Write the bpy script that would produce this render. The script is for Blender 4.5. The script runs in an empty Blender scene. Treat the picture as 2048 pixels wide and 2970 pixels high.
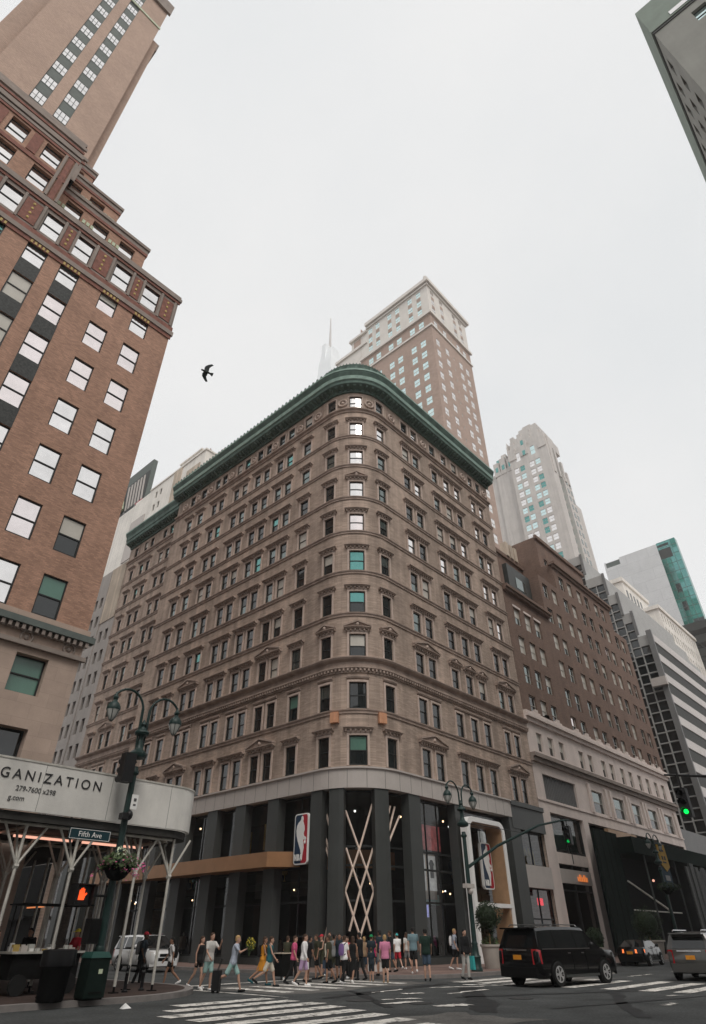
import bpy, bmesh, math, random
from mathutils import Vector, Matrix
R = math.radians
rng = random.Random(7)
scene = bpy.context.scene
COL = scene.collection

# ---------------------------------------------------------------- camera
cd = bpy.data.cameras.new("camera")
cam = bpy.data.objects.new("camera", cd)
COL.objects.link(cam)
cd.sensor_fit = 'VERTICAL'
cd.sensor_height = 36.0
cd.lens = 1724.16 / 2970 * 36.0
cd.clip_start = 0.1
cd.clip_end = 5000
PITCH, YAW, ROLL, CAMH = R(35.576), R(42.44), R(-0.197), 1.6
_fw = Vector((math.cos(PITCH) * math.cos(YAW), math.cos(PITCH) * math.sin(YAW), math.sin(PITCH)))
_rt = Vector((math.sin(YAW), -math.cos(YAW), 0))
_up = _rt.cross(_fw)
_rt2 = _rt * math.cos(ROLL) + _up * math.sin(ROLL)
_up2 = _up * math.cos(ROLL) - _rt * math.sin(ROLL)
cam.matrix_world = Matrix(((_rt2.x, _up2.x, -_fw.x, 0), (_rt2.y, _up2.y, -_fw.y, 0),
                           (_rt2.z, _up2.z, -_fw.z, CAMH), (0, 0, 0, 1)))
scene.camera = cam

# ---------------------------------------------------------------- world: overcast sky
SUN_EL, SUN_AZ = R(54), R(238)          # azimuth counter-clockwise from +X: the sun stands behind the camera
world = bpy.data.worlds.new("World")
scene.world = world
world.use_nodes = True
nt = world.node_tree
nt.nodes.clear()
out = nt.nodes.new('ShaderNodeOutputWorld')
bg = nt.nodes.new('ShaderNodeBackground')
sky = nt.nodes.new('ShaderNodeTexSky')
sky.sky_type = 'NISHITA'
sky.sun_disc = False
sky.sun_elevation = SUN_EL
sky.sun_rotation = math.pi / 2 - SUN_AZ
sky.dust_density = 4.0
mixw = nt.nodes.new('ShaderNodeMixRGB')
mixw.inputs[0].default_value = 0.955
tcw = nt.nodes.new('ShaderNodeTexCoord')
nzw = nt.nodes.new('ShaderNodeTexNoise')
nzw.inputs['Scale'].default_value = 2.2
nzw.inputs['Detail'].default_value = 5
rpw = nt.nodes.new('ShaderNodeValToRGB')
rpw.color_ramp.elements[0].position = 0.3
rpw.color_ramp.elements[0].color = (8.35, 8.5, 8.58, 1)
rpw.color_ramp.elements[1].position = 0.62
rpw.color_ramp.elements[1].color = (9.15, 9.13, 9.08, 1)
nt.links.new(tcw.outputs['Generated'], nzw.inputs['Vector'])
nt.links.new(nzw.outputs['Fac'], rpw.inputs['Fac'])
nt.links.new(sky.outputs['Color'], mixw.inputs[1])
nt.links.new(rpw.outputs['Color'], mixw.inputs[2])
nt.links.new(mixw.outputs[0], bg.inputs['Color'])
bg.inputs['Strength'].default_value = 0.1
nt.links.new(bg.outputs[0], out.inputs['Surface'])

sd = bpy.data.lights.new("sun", 'SUN')
sd.energy = 1.5
sd.angle = R(25)
sd.color = (1.0, 0.95, 0.88)
sun = bpy.data.objects.new("sun", sd)
COL.objects.link(sun)
sdir = Vector((math.cos(SUN_EL) * math.cos(SUN_AZ), math.cos(SUN_EL) * math.sin(SUN_AZ), math.sin(SUN_EL)))
sun.rotation_euler = sdir.to_track_quat('Z', 'Y').to_euler()
sun.location = (-20, -20, 60)

scene.view_settings.view_transform = 'Standard'
scene.view_settings.look = 'None'
scene.view_settings.exposure = 0.0
scene.view_settings.gamma = 1.0
scene.render.engine = 'CYCLES'
scene.cycles.max_bounces = 8
scene.cycles.diffuse_bounces = 3
scene.cycles.glossy_bounces = 3
scene.cycles.transparent_max_bounces = 12
scene.cycles.volume_bounces = 1

# ---------------------------------------------------------------- mesh helpers
def wpos(o):
    p = Vector((0, 0, 0))
    while o is not None:
        p += o.location
        o = o.parent
    return p

class MB:
    def __init__(s):
        s.v = []; s.f = []; s.m = []
    def add(s, vs, fs, mi=0):
        b = len(s.v)
        s.v.extend([tuple(p) for p in vs])
        for f in fs:
            s.f.append(tuple(b + i for i in f)); s.m.append(mi)
    def quad(s, a, b, c, d, mi=0):
        s.add((a, b, c, d), ((0, 1, 2, 3),), mi)
    def box(s, x0, y0, z0, x1, y1, z1, mi=0):
        s.hexa([(x0, y0, z0), (x1, y0, z0), (x1, y1, z0), (x0, y1, z0), (x0, y0, z1), (x1, y0, z1), (x1, y1, z1), (x0, y1, z1)], mi)
    def hexa(s, p, mi=0):
        s.add(p, ((0, 3, 2, 1), (4, 5, 6, 7), (0, 1, 5, 4), (1, 2, 6, 5), (2, 3, 7, 6), (3, 0, 4, 7)), mi)
    def loft(s, rings, mi=0, cap=True, closed=True):
        n = len(rings[0]); vs = [p for r in rings for p in r]; fs = []
        for i in range(len(rings) - 1):
            for j in range(n if closed else n - 1):
                k = (j + 1) % n
                fs.append((i * n + j, i * n + k, (i + 1) * n + k, (i + 1) * n + j))
        if cap:
            fs.append(tuple(range(n - 1, -1, -1)))
            fs.append(tuple((len(rings) - 1) * n + j for j in range(n)))
        s.add(vs, fs, mi)
    def tube(s, pts, r, n=8, mi=0, cap=True):
        pts = [Vector(p) for p in pts]
        rs = r if isinstance(r, (list, tuple)) else [r] * len(pts)
        rings = []; ref = None
        for i, p in enumerate(pts):
            t = (pts[min(i + 1, len(pts) - 1)] - pts[max(i - 1, 0)])
            if t.length < 1e-9: t = Vector((0, 0, 1))
            t.normalize()
            if ref is None:
                ref = Vector((0, 0, 1)) if abs(t.z) < 0.9 else Vector((1, 0, 0))
            a = t.cross(ref)
            if a.length < 1e-6:
                a = t.cross(Vector((0, 1, 0)))
            a.normalize(); b = a.cross(t); ref = b
            rings.append([p + (a * math.cos(2 * math.pi * k / n) + b * math.sin(2 * math.pi * k / n)) * rs[i] for k in range(n)])
        s.loft(rings, mi, cap)
    def lathe(s, prof, c=(0, 0, 0), n=16, mi=0, sx=1, sy=1):
        rings = [[(c[0] + r * sx * math.cos(2 * math.pi * k / n), c[1] + r * sy * math.sin(2 * math.pi * k / n), c[2] + z) for k in range(n)] for r, z in prof]
        s.loft(rings, mi, True)
    def ball(s, c, rx, ry=None, rz=None, n=10, m=6, mi=0):
        ry = rx if ry is None else ry; rz = rx if rz is None else rz
        prof = []
        for i in range(m + 1):
            a = -math.pi / 2 + math.pi * i / m
            prof.append((max(math.cos(a), 0.02), math.sin(a)))
        rings = [[(c[0] + q * rx * math.cos(2 * math.pi * k / n), c[1] + q * ry * math.sin(2 * math.pi * k / n), c[2] + z * rz) for k in range(n)] for q, z in prof]
        s.loft(rings, mi, True)
    def prism(s, poly, fn, d0, d1, mi=0):
        n = len(poly)
        vs = [fn(a, b, d0) for a, b in poly] + [fn(a, b, d1) for a, b in poly]
        fs = [tuple(range(n)), tuple(range(2 * n - 1, n - 1, -1))]
        for i in range(n):
            j = (i + 1) % n
            fs.append((i, n + i, n + j, j))
        s.add(vs, fs, mi)
    def build(s, name, mats, parent=None, smooth=False, fix=True):
        if not s.f: return None
        off = wpos(parent) if parent else Vector((0, 0, 0))
        me = bpy.data.meshes.new(name)
        me.from_pydata([(x - off.x, y - off.y, z - off.z) for x, y, z in s.v], [], s.f)
        if not isinstance(mats, (list, tuple)): mats = [mats]
        for m in mats: me.materials.append(m)
        me.polygons.foreach_set('material_index', s.m)
        if fix:
            bm = bmesh.new(); bm.from_mesh(me)
            bmesh.ops.recalc_face_normals(bm, faces=bm.faces)
            bm.to_mesh(me); bm.free()
        if smooth:
            me.polygons.foreach_set('use_smooth', [True] * len(me.polygons))
            if hasattr(me, 'set_sharp_from_angle'): me.set_sharp_from_angle(angle=R(42))
        me.update()
        o = bpy.data.objects.new(name, me)
        COL.objects.link(o)
        if parent: o.parent = parent
        return o

def tag(o, label=None, cat=None, group=None, kind=None):
    if label: o['label'] = label
    if cat: o['category'] = cat
    if group: o['group'] = group
    if kind: o['kind'] = kind
    return o
def thing(name, label, cat, loc=(0, 0, 0), group=None):
    o = bpy.data.objects.new(name, None); COL.objects.link(o)
    o.empty_display_size = 0.3
    o.location = loc
    return tag(o, label, cat, group)
def copy_thing(o, parent=None):
    c = o.copy(); COL.objects.link(c)
    if parent: c.parent = parent
    for ch in list(o.children): copy_thing(ch, c)
    return c

# ---------------------------------------------------------------- facade frames
class Flat:
    def __init__(s, o, u, n):
        s.o = Vector(o); s.u = Vector(u); s.n = Vector(n)
    def pt(s, a, d, z):
        p = s.o + s.u * a + s.n * d
        return (p.x, p.y, z)
    def st(s, a, b): return [a, b]
class CornerPath:               # straight, quarter arc, straight
    def __init__(s, x0, y0, yl, r):
        s.x0, s.y0, s.yl, s.r = x0, y0, yl, r
        s.l1 = yl - (y0 + r); s.la = r * math.pi / 2
    def sl(s, y): return s.yl - y
    def sr(s, x): return s.l1 + s.la + x - (s.x0 + s.r)
    def pt(s, a, d, z):
        if a <= s.l1: return (s.x0 - d, s.yl - a, z)
        if a >= s.l1 + s.la: return (s.x0 + s.r + a - s.l1 - s.la, s.y0 - d, z)
        th = (a - s.l1) / s.r
        return (s.x0 + s.r - (s.r + d) * math.cos(th), s.y0 + s.r - (s.r + d) * math.sin(th), z)
    def st(s, a, b):
        k = [a]; n = 14
        for i in range(n + 1):
            t = s.l1 + s.la * i / n
            if a + 1e-4 < t < b - 1e-4: k.append(t)
        return k + [b]
def fprof(mb, fr, a, b, prof, mi=0):       # closed (d,z) profile swept along the facade
    mb.loft([[fr.pt(t, d, z) for d, z in prof] for t in fr.st(a, b)], mi, True)
def fbox(mb, fr, a, b, d0, d1, z0, z1, mi=0):
    fprof(mb, fr, a, b, [(d0, z0), (d1, z0), (d1, z1), (d0, z1)], mi)
def fwall(mb, fr, a, b, z0, z1, ops, dep, mi=0, mr=None):
    mr = mi if mr is None else mr
    ss = set(fr.st(a, b)); zz = {z0, z1}
    for o in ops:
        ss.update(o[:2]); zz.update(o[2:4])
    ss = sorted(ss); zz = sorted(zz)
    si = {v: i for i, v in enumerate(ss)}; zi = {v: i for i, v in enumerate(zz)}
    hole = set()
    for o in ops:
        for i in range(si[o[0]], si[o[1]]):
            for j in range(zi[o[2]], zi[o[3]]): hole.add((i, j))
    n = len(ss); base = len(mb.v)
    for z in zz:
        for t in ss: mb.v.append(fr.pt(t, 0, z))
    for j in range(len(zz) - 1):
        for i in range(n - 1):
            if (i, j) not in hole:
                mb.f.append((base + j * n + i, base + j * n + i + 1, base + (j + 1) * n + i + 1, base + (j + 1) * n + i)); mb.m.append(mi)
    for o in ops:
        p, q, lo, hi = o[:4]
        for t in (p, q): mb.quad(fr.pt(t, 0, lo), fr.pt(t, -dep, lo), fr.pt(t, -dep, hi), fr.pt(t, 0, hi), mr)
        st = fr.st(p, q)
        for t0, t1 in zip(st[:-1], st[1:]):
            for z in (lo, hi): mb.quad(fr.pt(t0, 0, z), fr.pt(t1, 0, z), fr.pt(t1, -dep, z), fr.pt(t0, -dep, z), mr)
CAMP = Vector((0, 0, CAMH))
def capped(root, name, items, make, limit=100):
    """items nearest the camera become parts of their own, the rest one part of kind stuff"""
    items = sorted(items, key=lambda it: (Vector(it['c']) - CAMP).length)
    for it in items[:limit]: make(it, None)
    if items[limit:]:
        mb = MB(); mats = []
        for it in items[limit:]: make(it, (mb, mats))
        o = mb.build(name, mats, root, fix=False)
        tag(o, kind='stuff')
def merge(dst, src, mats):
    mb, dm = dst
    idx = []
    for m in mats:
        if m not in dm: dm.append(m)
        idx.append(dm.index(m))
    b = len(mb.v)
    mb.v.extend(src.v)
    for f, m in zip(src.f, src.m):
        mb.f.append(tuple(b + i for i in f)); mb.m.append(idx[m])
def windows(root, specs, frame_mat, sub=True, limit=100, fw=0.07, rail=True, mull=0, hangs=0.5):
    """spec: (frame, s0, s1, z0, z1, depth, upper glass, lower glass)"""
    items = []
    for sp in specs:
        fr, a, b, z0, z1, dep, gu, gl = sp
        items.append({'c': fr.pt((a + b) / 2, 0, (z0 + z1) / 2), 'sp': sp})
    def mk(it, dst):
        fr, a, b, z0, z1, dep, gu, gl = it['sp']
        mb = MB(); d0, d1 = -dep, -dep + 0.09
        e = 0.004
        fbox(mb, fr, a + e, a + fw, d0, d1, z0 + e, z1 - e); fbox(mb, fr, b - fw, b - e, d0, d1, z0 + e, z1 - e)
        fbox(mb, fr, a + fw, b - fw, d0, d1, z0 + e, z0 + fw + .03); fbox(mb, fr, a + fw, b - fw, d0, d1, z1 - fw, z1 - e)
        zm = z0 + (z1 - z0) * hangs
        if rail: fbox(mb, fr, a + fw, b - fw, d0, d1 - .01, zm - .035, zm + .035)
        for i in range(mull):
            t = a + (b - a) * (i + 1) / (mull + 1)
            fbox(mb, fr, t - .03, t + .03, d0, d1 - .015, z0 + fw, z1 - fw)
        pb = MB()
        dp = -dep + 0.03
        st = fr.st(a + e, b - e)
        for t0, t1 in zip(st[:-1], st[1:]):
            pb.quad(fr.pt(t0, dp, z0 + e), fr.pt(t1, dp, z0 + e), fr.pt(t1, dp, zm), fr.pt(t0, dp, zm), 1)
            pb.quad(fr.pt(t0, dp + .025, zm), fr.pt(t1, dp + .025, zm), fr.pt(t1, dp + .025, z1 - e), fr.pt(t0, dp + .025, z1 - e), 0)
        if dst:
            merge(dst, mb, [frame_mat]); merge(dst, pb, [gu, gl])
        elif sub:
            w = mb.build('window', frame_mat, root, fix=False)
            pb.build('pane', [gu, gl], w, fix=False)
        else:
            t = MB(); mm = []
            merge((t, mm), mb, [frame_mat]); merge((t, mm), pb, [gu, gl])
            t.build('window', mm, root, fix=False)
    capped(root, 'window', items, mk, limit)
# ---------------------------------------------------------------- materials
def srgb(r, g, b):
    f = lambda c: (c / 255 / 12.92) if c <= 10 else ((c / 255 + 0.055) / 1.055) ** 2.4
    return (f(r), f(g), f(b))
def mat(name, col, rough=0.85, var=0.15, scale=1.0, bump=0.0, brick=None, mortar=None, metal=0.0, streak=0.0, coat=0.0, emit=0.0, ior=1.45, spec=0.4, fine=0.0):
    m = bpy.data.materials.new(name); m.use_nodes = True
    t = m.node_tree; p = t.nodes['Principled BSDF']; L = t.links.new
    p.inputs['Roughness'].default_value = rough
    p.inputs['Metallic'].default_value = metal
    p.inputs['IOR'].default_value = ior
    p.inputs['Specular IOR Level'].default_value = spec
    p.inputs['Coat Weight'].default_value = coat
    p.inputs['Coat Roughness'].default_value = 0.05
    p.inputs['Base Color'].default_value = (*col, 1)
    if emit:
        p.inputs['Emission Color'].default_value = (*col, 1)
        p.inputs['Emission Strength'].default_value = emit
    if var or brick or streak or fine:
        geo = t.nodes.new('ShaderNodeNewGeometry')
        cur = None
        def mulnode(fac_socket, lo, hi, prev):
            mr = t.nodes.new('ShaderNodeMapRange')
            mr.inputs['From Min'].default_value = 0.3; mr.inputs['From Max'].default_value = 0.7
            mr.inputs['To Min'].default_value = lo; mr.inputs['To Max'].default_value = hi
            L(fac_socket, mr.inputs['Value'])
            mx = t.nodes.new('ShaderNodeVectorMath'); mx.operation = 'MULTIPLY'
            if prev is None: mx.inputs[0].default_value = col
            else: L(prev, mx.inputs[0])
            L(mr.outputs['Result'], mx.inputs[1])
            return mx.outputs[0]
        bf = None
        if brick:
            sx = t.nodes.new('ShaderNodeSeparateXYZ'); L(geo.outputs['Position'], sx.inputs[0])
            ad = t.nodes.new('ShaderNodeMath'); L(sx.outputs['X'], ad.inputs[0]); L(sx.outputs['Y'], ad.inputs[1])
            cb = t.nodes.new('ShaderNodeCombineXYZ'); L(ad.outputs[0], cb.inputs['X']); L(sx.outputs['Z'], cb.inputs['Y'])
            bt = t.nodes.new('ShaderNodeTexBrick')
            bt.inputs['Scale'].default_value = 1.0
            bt.inputs['Brick Width'].default_value = brick[0]; bt.inputs['Row Height'].default_value = brick[1]
            bt.inputs['Mortar Size'].default_value = brick[2]
            bt.inputs['Color1'].default_value = (*[c * (1 - brick[3]) for c in col], 1)
            bt.inputs['Color2'].default_value = (*[c * (1 + brick[3]) for c in col], 1)
            bt.inputs['Mortar'].default_value = (*(mortar or [c * .7 for c in col]), 1)
            L(cb.outputs[0], bt.inputs['Vector'])
            cur = bt.outputs['Color']; bf = bt.outputs['Fac']
        if var:
            nz = t.nodes.new('ShaderNodeTexNoise'); nz.inputs['Scale'].default_value = scale; nz.inputs['Detail'].default_value = 6
            nz.inputs['Roughness'].default_value = 0.65
            L(geo.outputs['Position'], nz.inputs['Vector'])
            cur = mulnode(nz.outputs['Fac'], 1 - var, 1 + var, cur)
        if streak:
            mp = t.nodes.new('ShaderNodeMapping'); mp.inputs['Scale'].default_value = (1.3, 1.3, 0.07)
            L(geo.outputs['Position'], mp.inputs['Vector'])
            n2 = t.nodes.new('ShaderNodeTexNoise'); n2.inputs['Scale'].default_value = 1.0; n2.inputs['Detail'].default_value = 5
            L(mp.outputs[0], n2.inputs['Vector'])
            cur = mulnode(n2.outputs['Fac'], 1 - streak, 1 + streak * .5, cur)
        if fine:
            n3 = t.nodes.new('ShaderNodeTexNoise'); n3.inputs['Scale'].default_value = 14.0; n3.inputs['Detail'].default_value = 3
            L(geo.outputs['Position'], n3.inputs['Vector'])
            cur = mulnode(n3.outputs['Fac'], 1 - fine, 1 + fine, cur)
        L(cur, p.inputs['Base Color'])
        if emit: L(cur, p.inputs['Emission Color'])
        if bump:
            b = t.nodes.new('ShaderNodeBump'); b.inputs['Strength'].default_value = bump; b.inputs['Distance'].default_value = 0.02
            n4 = t.nodes.new('ShaderNodeTexNoise'); n4.inputs['Scale'].default_value = 9.0; n4.inputs['Detail'].default_value = 4
            L(geo.outputs['Position'], n4.inputs['Vector'])
            L(n4.outputs['Fac'], b.inputs['Height']); L(b.outputs[0], p.inputs['Normal'])
    return m
def wavy(m, scale=0.4, strength=0.012):     # old float glass is never quite flat
    t = m.node_tree; p = t.nodes['Principled BSDF']; L = t.links.new
    g = t.nodes.new('ShaderNodeNewGeometry'); n = t.nodes.new('ShaderNodeTexNoise')
    n.inputs['Scale'].default_value = scale; n.inputs['Detail'].default_value = 1
    L(g.outputs['Position'], n.inputs['Vector'])
    b = t.nodes.new('ShaderNodeBump'); b.inputs['Strength'].default_value = strength; b.inputs['Distance'].default_value = 1.0
    L(n.outputs['Fac'], b.inputs['Height']); L(b.outputs[0], p.inputs['Normal'])
    return m
def glassmat(name, tint=(.8, .8, .8), refl=1.0):   # thin shop glass: see through, mirror at grazing angles
    m = bpy.data.materials.new(name); m.use_nodes = True
    t = m.node_tree; t.nodes.clear(); L = t.links.new
    o = t.nodes.new('ShaderNodeOutputMaterial'); mx = t.nodes.new('ShaderNodeMixShader')
    tr = t.nodes.new('ShaderNodeBsdfTransparent'); tr.inputs[0].default_value = (*tint, 1)
    gl = t.nodes.new('ShaderNodeBsdfGlossy'); gl.inputs['Roughness'].default_value = 0.02; gl.inputs[0].default_value = (refl, refl, refl, 1)
    fr = t.nodes.new('ShaderNodeFresnel'); fr.inputs[0].default_value = 1.5
    L(fr.outputs[0], mx.inputs[0]); L(tr.outputs[0], mx.inputs[1]); L(gl.outputs[0], mx.inputs[2]); L(mx.outputs[0], o.inputs[0])
    return m
M = {}
M['stone'] = mat('brown_roman_brick', (.46, .355, .29), .9, .20, .30, .35, (.42, .085, .006, .16), (.30, .24, .205), streak=.30)
M['trim'] = mat('brownstone_trim', (.40, .31, .262), .9, .2, 1.4, .4, streak=.2)
M['jamb'] = mat('pale_terracotta', (.55, .44, .38), .85, .14, 2.0, .2)
M['copper'] = mat('green_copper', (.105, .17, .143), .7, .32, .9, .25, streak=.25)
M['copper_pale'] = mat('pale_green_copper', (.26, .375, .325), .7, .3, 1.6, .2)
M['fascia'] = mat('grey_panel', (.52, .475, .445), .6, .06, 1.0)
M['column'] = mat('dark_grey_metal_cladding', (.058, .062, .06), .5, .1, .6)
M['darkframe'] = mat('dark_window_frame', (.025, .027, .027), .5, .1, 3)
M['lightframe'] = mat('pale_window_frame', (.5, .48, .44), .6, .1, 3)
M['bronze'] = mat('copper_brown_panel', (.36, .19, .095), .45, .12, .8, metal=.25)
M['wood'] = mat('light_wood_panel', (.42, .26, .15), .5, .18, 1.2)
M['pole'] = mat('pale_wood_pole', (.80, .64, .54), .6, .12, 3)
M['white'] = mat('white_panel', (.86, .85, .83), .35, .04, 1)
M['blue'] = mat('navy_enamel', (.008, .03, .07), .4, .05, 1)
M['red'] = mat('red_enamel', (.42, .02, .035), .4, .05, 1)
M['fbrick'] = mat('orange_brown_brick', (.44, .255, .18), .92, .14, .5, .3, (.22, .075, .008, .2), (.33, .22, .17), streak=.1)
M['tbrick'] = mat('pinkish_brick', (.50, .36, .285), .92, .1, .3, .2, (.22, .075, .008, .12), (.38, .27, .22))
M['fstone'] = mat('grey_brown_limestone', (.30, .25, .22), .9, .16, .8, .3, streak=.12)
M['fbase'] = mat('warm_limestone', (.45, .345, .285), .9, .1, .9, .25, (1.3, .62, .006, .04), (.36, .28, .23))
M['terracotta'] = mat('red_terracotta', (.24, .105, .08), .85, .3, 3.0, .3)
M['gold'] = mat('ochre_faience', (.50, .36, .12), .6, .3, 6.0)
M['faience'] = mat('pale_green_faience', (.50, .56, .40), .6, .3, 5.0)
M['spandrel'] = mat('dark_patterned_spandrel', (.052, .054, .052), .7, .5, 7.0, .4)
M['spandrel2'] = mat('grey_green_spandrel', (.12, .14, .13), .7, .15, 2.0)
M['bbrick'] = mat('dark_brown_brick', (.205, .135, .105), .92, .13, .5, .3, (.22, .075, .007, .16), (.16, .11, .09), streak=.1)
M['pstone'] = mat('pinkish_limestone', (.74, .64, .59), .85, .08, .7, .2, streak=.08)
M['t1brick'] = mat('tower_brick', (.46, .345, .29), .92, .08, .3, .0, (.5, .2, .01, .1))  # brick paled: part of the distance haze is put into the colour
M['t1white'] = mat('cream_terracotta', (.76, .72, .67), .85, .08, .5)
M['t2'] = mat('grey_limestone', (.62, .585, .555), .85, .08, .3, streak=.12)
M['concrete'] = mat('pale_concrete_panel', (.68, .69, .70), .7, .06, .25, 0, (9, 5, .03, .03), (.40, .41, .42))
M['w1'] = mat('pale_grey_stone', (.42, .385, .36), .88, .1, .4, streak=.1)
M['w2'] = mat('cream_stucco', (.84, .80, .74), .88, .1, .25, streak=.12)
M['w2tan'] = mat('tan_stained_stucco', (.56, .47, .38), .9, .2, .3, streak=.25)
M['kgrid'] = mat('pale_concrete_grid', (.42, .42, .41), .7, .08, .5)
M['kgrey'] = mat('mid_grey_cladding', (.20, .20, .20), .6, .1, .5)
M['kwhite'] = mat('white_spandrel_band', (.62, .59, .57), .6, .06, .4)
M['trgrey'] = mat('grey_green_limestone', (.30, .30, .275), .85, .1, .25, streak=.08)
M['copperroof'] = mat('verdigris_parapet', (.24, .29, .25), .8, .12, .6)
M['dgreen'] = mat('dark_green_plywood', (.006, .012, .0095), .9, .15, .6, spec=.1)
# window glass
M['g_deepteal'] = wavy(mat('deep_teal_curtain_glass', (.06, .22, .185), .08, .3, .08, metal=.75))
M['g_dark'] = wavy(mat('dark_glass', (.012, .016, .017), .04, 0, ior=1.6, spec=.6))
M['g_mid'] = wavy(mat('half_mirror_glass', (.20, .235, .23), .06, .1, .4, metal=.75))
M['g_teal'] = wavy(mat('teal_glass', (.14, .35, .33), .06, .12, .4, metal=.8))
M['g_tealp'] = wavy(mat('pale_teal_glass', (.66, .84, .84), .08, .1, .5, metal=.85))
M['g_sky'] = wavy(mat('mirror_glass', (.84, .82, .81), .05, .10, .7, metal=.92))
M['g_pink'] = wavy(mat('rosy_mirror_glass', (.86, .79, .78), .05, .10, .7, metal=.92))
M['g_far'] = mat('haze_tinted_glass', (.92, .94, .95), .7, .03, .1, metal=.1)  # distance haze is put into this pale colour
M['aqua'] = mat('aqua_awning_cloth', (.30, .45, .42), .8, .2, 2)  # colours a display board and the painted reflection in a shop bay
M['g_blind'] = mat('drawn_blind', (.56, .53, .47), .5, .06, 2.0, coat=.4)
M['g_green'] = wavy(mat('green_reflection_glass', (.10, .21, .165), .3, .12, .8, coat=.6))  # green of the buildings mirrored in low windows is put into the colour
M['shopglass'] = glassmat('shop_glass', (.86, .90, .90))
M['interior'] = mat('dark_interior', (.03, .03, .03), .8, .2, .5)
M['lampglow'] = mat('warm_lamp', (1, .62, .34), .5, 0, emit=4)
M['whiteglow'] = mat('white_lamp', (1, .95, .9), .5, 0, emit=3)
M['screen'] = mat('magenta_screen', (.8, .1, .35), .5, .6, 4, emit=.6)
M['screen2'] = mat('blue_violet_screen', (.35, .35, .7), .5, .6, 4, emit=.6)
M['orangesign'] = mat('orange_lit_sign', (1, .30, .08), .5, 0, emit=.35)
M['redsign'] = mat('red_lit_sign', (.9, .02, .05), .5, 0, emit=.9)
M['greendim'] = mat('small_green_signal_lamp', (.0, .55, .10), .5, 0, emit=.7)
M['glow_poster'] = mat('pale_poster_added_glow', (.72, .70, .68), .5, .3, 2, emit=.22)  # glow added so the posters show up behind the glass
M['glow_poster2'] = mat('red_teal_poster_added_glow', (.42, .10, .10), .5, .6, 1.5, emit=.25)  # glow added here too, to brighten the picture board
M['bindark'] = mat('near_black_green_bin', (.006, .014, .011), .7, .2, 3, spec=.2)
M['greenlamp'] = mat('green_signal_lamp', (.0, .9, .08), .5, 0, emit=2.2)
M['hand'] = mat('orange_red_signal_lamp', (1, .10, .02), .5, 0, emit=1.2)
M['pink_light'] = mat('salmon_strip_lamp', (1, .5, .36), .5, 0, emit=1.0)
# ground
M['asphalt'] = mat('asphalt', (.056, .059, .059), .88, .42, .55, .5, fine=.4)
M['asphalt2'] = mat('worn_asphalt', (.125, .12, .112), .9, .35, .9, .4, fine=.3)
M['tar'] = mat('tar_patch', (.022, .023, .024), .7, .3, 1.5, .3)
M['mark'] = mat('worn_white_paint', (.74, .71, .66), .8, .3, 1.6, .2, fine=.22)
M['paver_shaded'] = mat('shade_darkened_brick_paver', (.075, .048, .04), .9, .3, .8, .3, (.3, .15, .008, .15))  # brick paver darkened: the shed's shade is put into the colour
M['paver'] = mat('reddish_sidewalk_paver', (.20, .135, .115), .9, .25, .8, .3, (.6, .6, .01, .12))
M['kerb'] = mat('granite_kerb', (.23, .21, .2), .85, .2, 2.0, .2)
M['iron'] = mat('cast_iron_cover', (.05, .05, .05), .6, .3, 6, .4)
# furniture
M['lampgreen'] = mat('dark_green_cast_iron', (.012, .032, .029), .45, .25, 3, .2)
M['lampglass'] = mat('milky_lantern_glass', (.55, .55, .52), .15, .05, 3, coat=.6)
M['black'] = mat('black_metal', (.010, .010, .011), .45, .15, 3)
M['matte'] = mat('matte_black', (.008, .008, .008), .9, .2, 2, spec=.15)
M['signgreen'] = mat('dark_green_street_sign', (.006, .035, .045), .45, .1, 2)
M['shed'] = mat('weathered_grey_plywood', (.72, .70, .66), .8, .10, .9, .2, streak=.14)
M['post'] = mat('galvanised_post', (.56, .54, .49), .55, .25, 2.5, metal=.25)
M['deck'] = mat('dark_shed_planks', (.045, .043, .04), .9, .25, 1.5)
M['ink'] = mat('dark_grey_lettering', (.03, .03, .032), .7, .1, 2)
M['ink2'] = mat('mid_grey_lettering', (.10, .10, .10), .7, .1, 2)
M['leaf'] = mat('leaf_green', (.055, .085, .03), .7, .45, 9)
M['leaf2'] = mat('dark_box_foliage', (.018, .032, .012), .7, .5, 9)
M['petal'] = mat('pink_petals', (.55, .10, .25), .7, .3, 9)
M['planter'] = mat('cream_planter', (.44, .40, .36), .8, .15, 1.5, .2)
M['tyre'] = mat('tyre_rubber', (.012, .012, .012), .85, .2, 5)
M['rim'] = mat('alloy_rim', (.50, .50, .50), .35, .1, 4, metal=.3)
M['carblack'] = mat('black_car_paint', (.004, .004, .0045), .22, .1, 1, coat=.35, spec=.25)
M['carwhite'] = mat('white_car_paint', (.72, .72, .72), .3, .03, 1, coat=1.0)
M['carsilver'] = mat('grey_beige_car_paint', (.075, .073, .068), .3, .05, 1, metal=.5, coat=.6)
M['carglass'] = mat('tinted_car_glass', (.010, .012, .013), .03, 0, ior=1.55, spec=.6)
M['carteal'] = mat('painted_rear_reflection', (.30, .48, .46), .05, .2, 2, metal=.7)  # colour of a reflection painted on the rear window
M['chrome'] = mat('chrome_trim', (.65, .65, .66), .15, .05, 3, metal=1)
M['tail'] = mat('red_tail_lamp', (.40, .01, .015), .2, .1, 3, coat=1)
M['taillit'] = mat('lit_tail_lamp', (1, .22, .06), .3, .0, emit=1.2)
M['headlamp'] = mat('headlamp_glass', (.75, .72, .68), .1, .1, 3, coat=1)
M['plate'] = mat('orange_licence_plate', (.70, .27, .02), .5, .1, 5)
M['yellow'] = mat('yellow_banner_cloth', (.42, .25, .035), .8, .15, 2)
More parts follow.
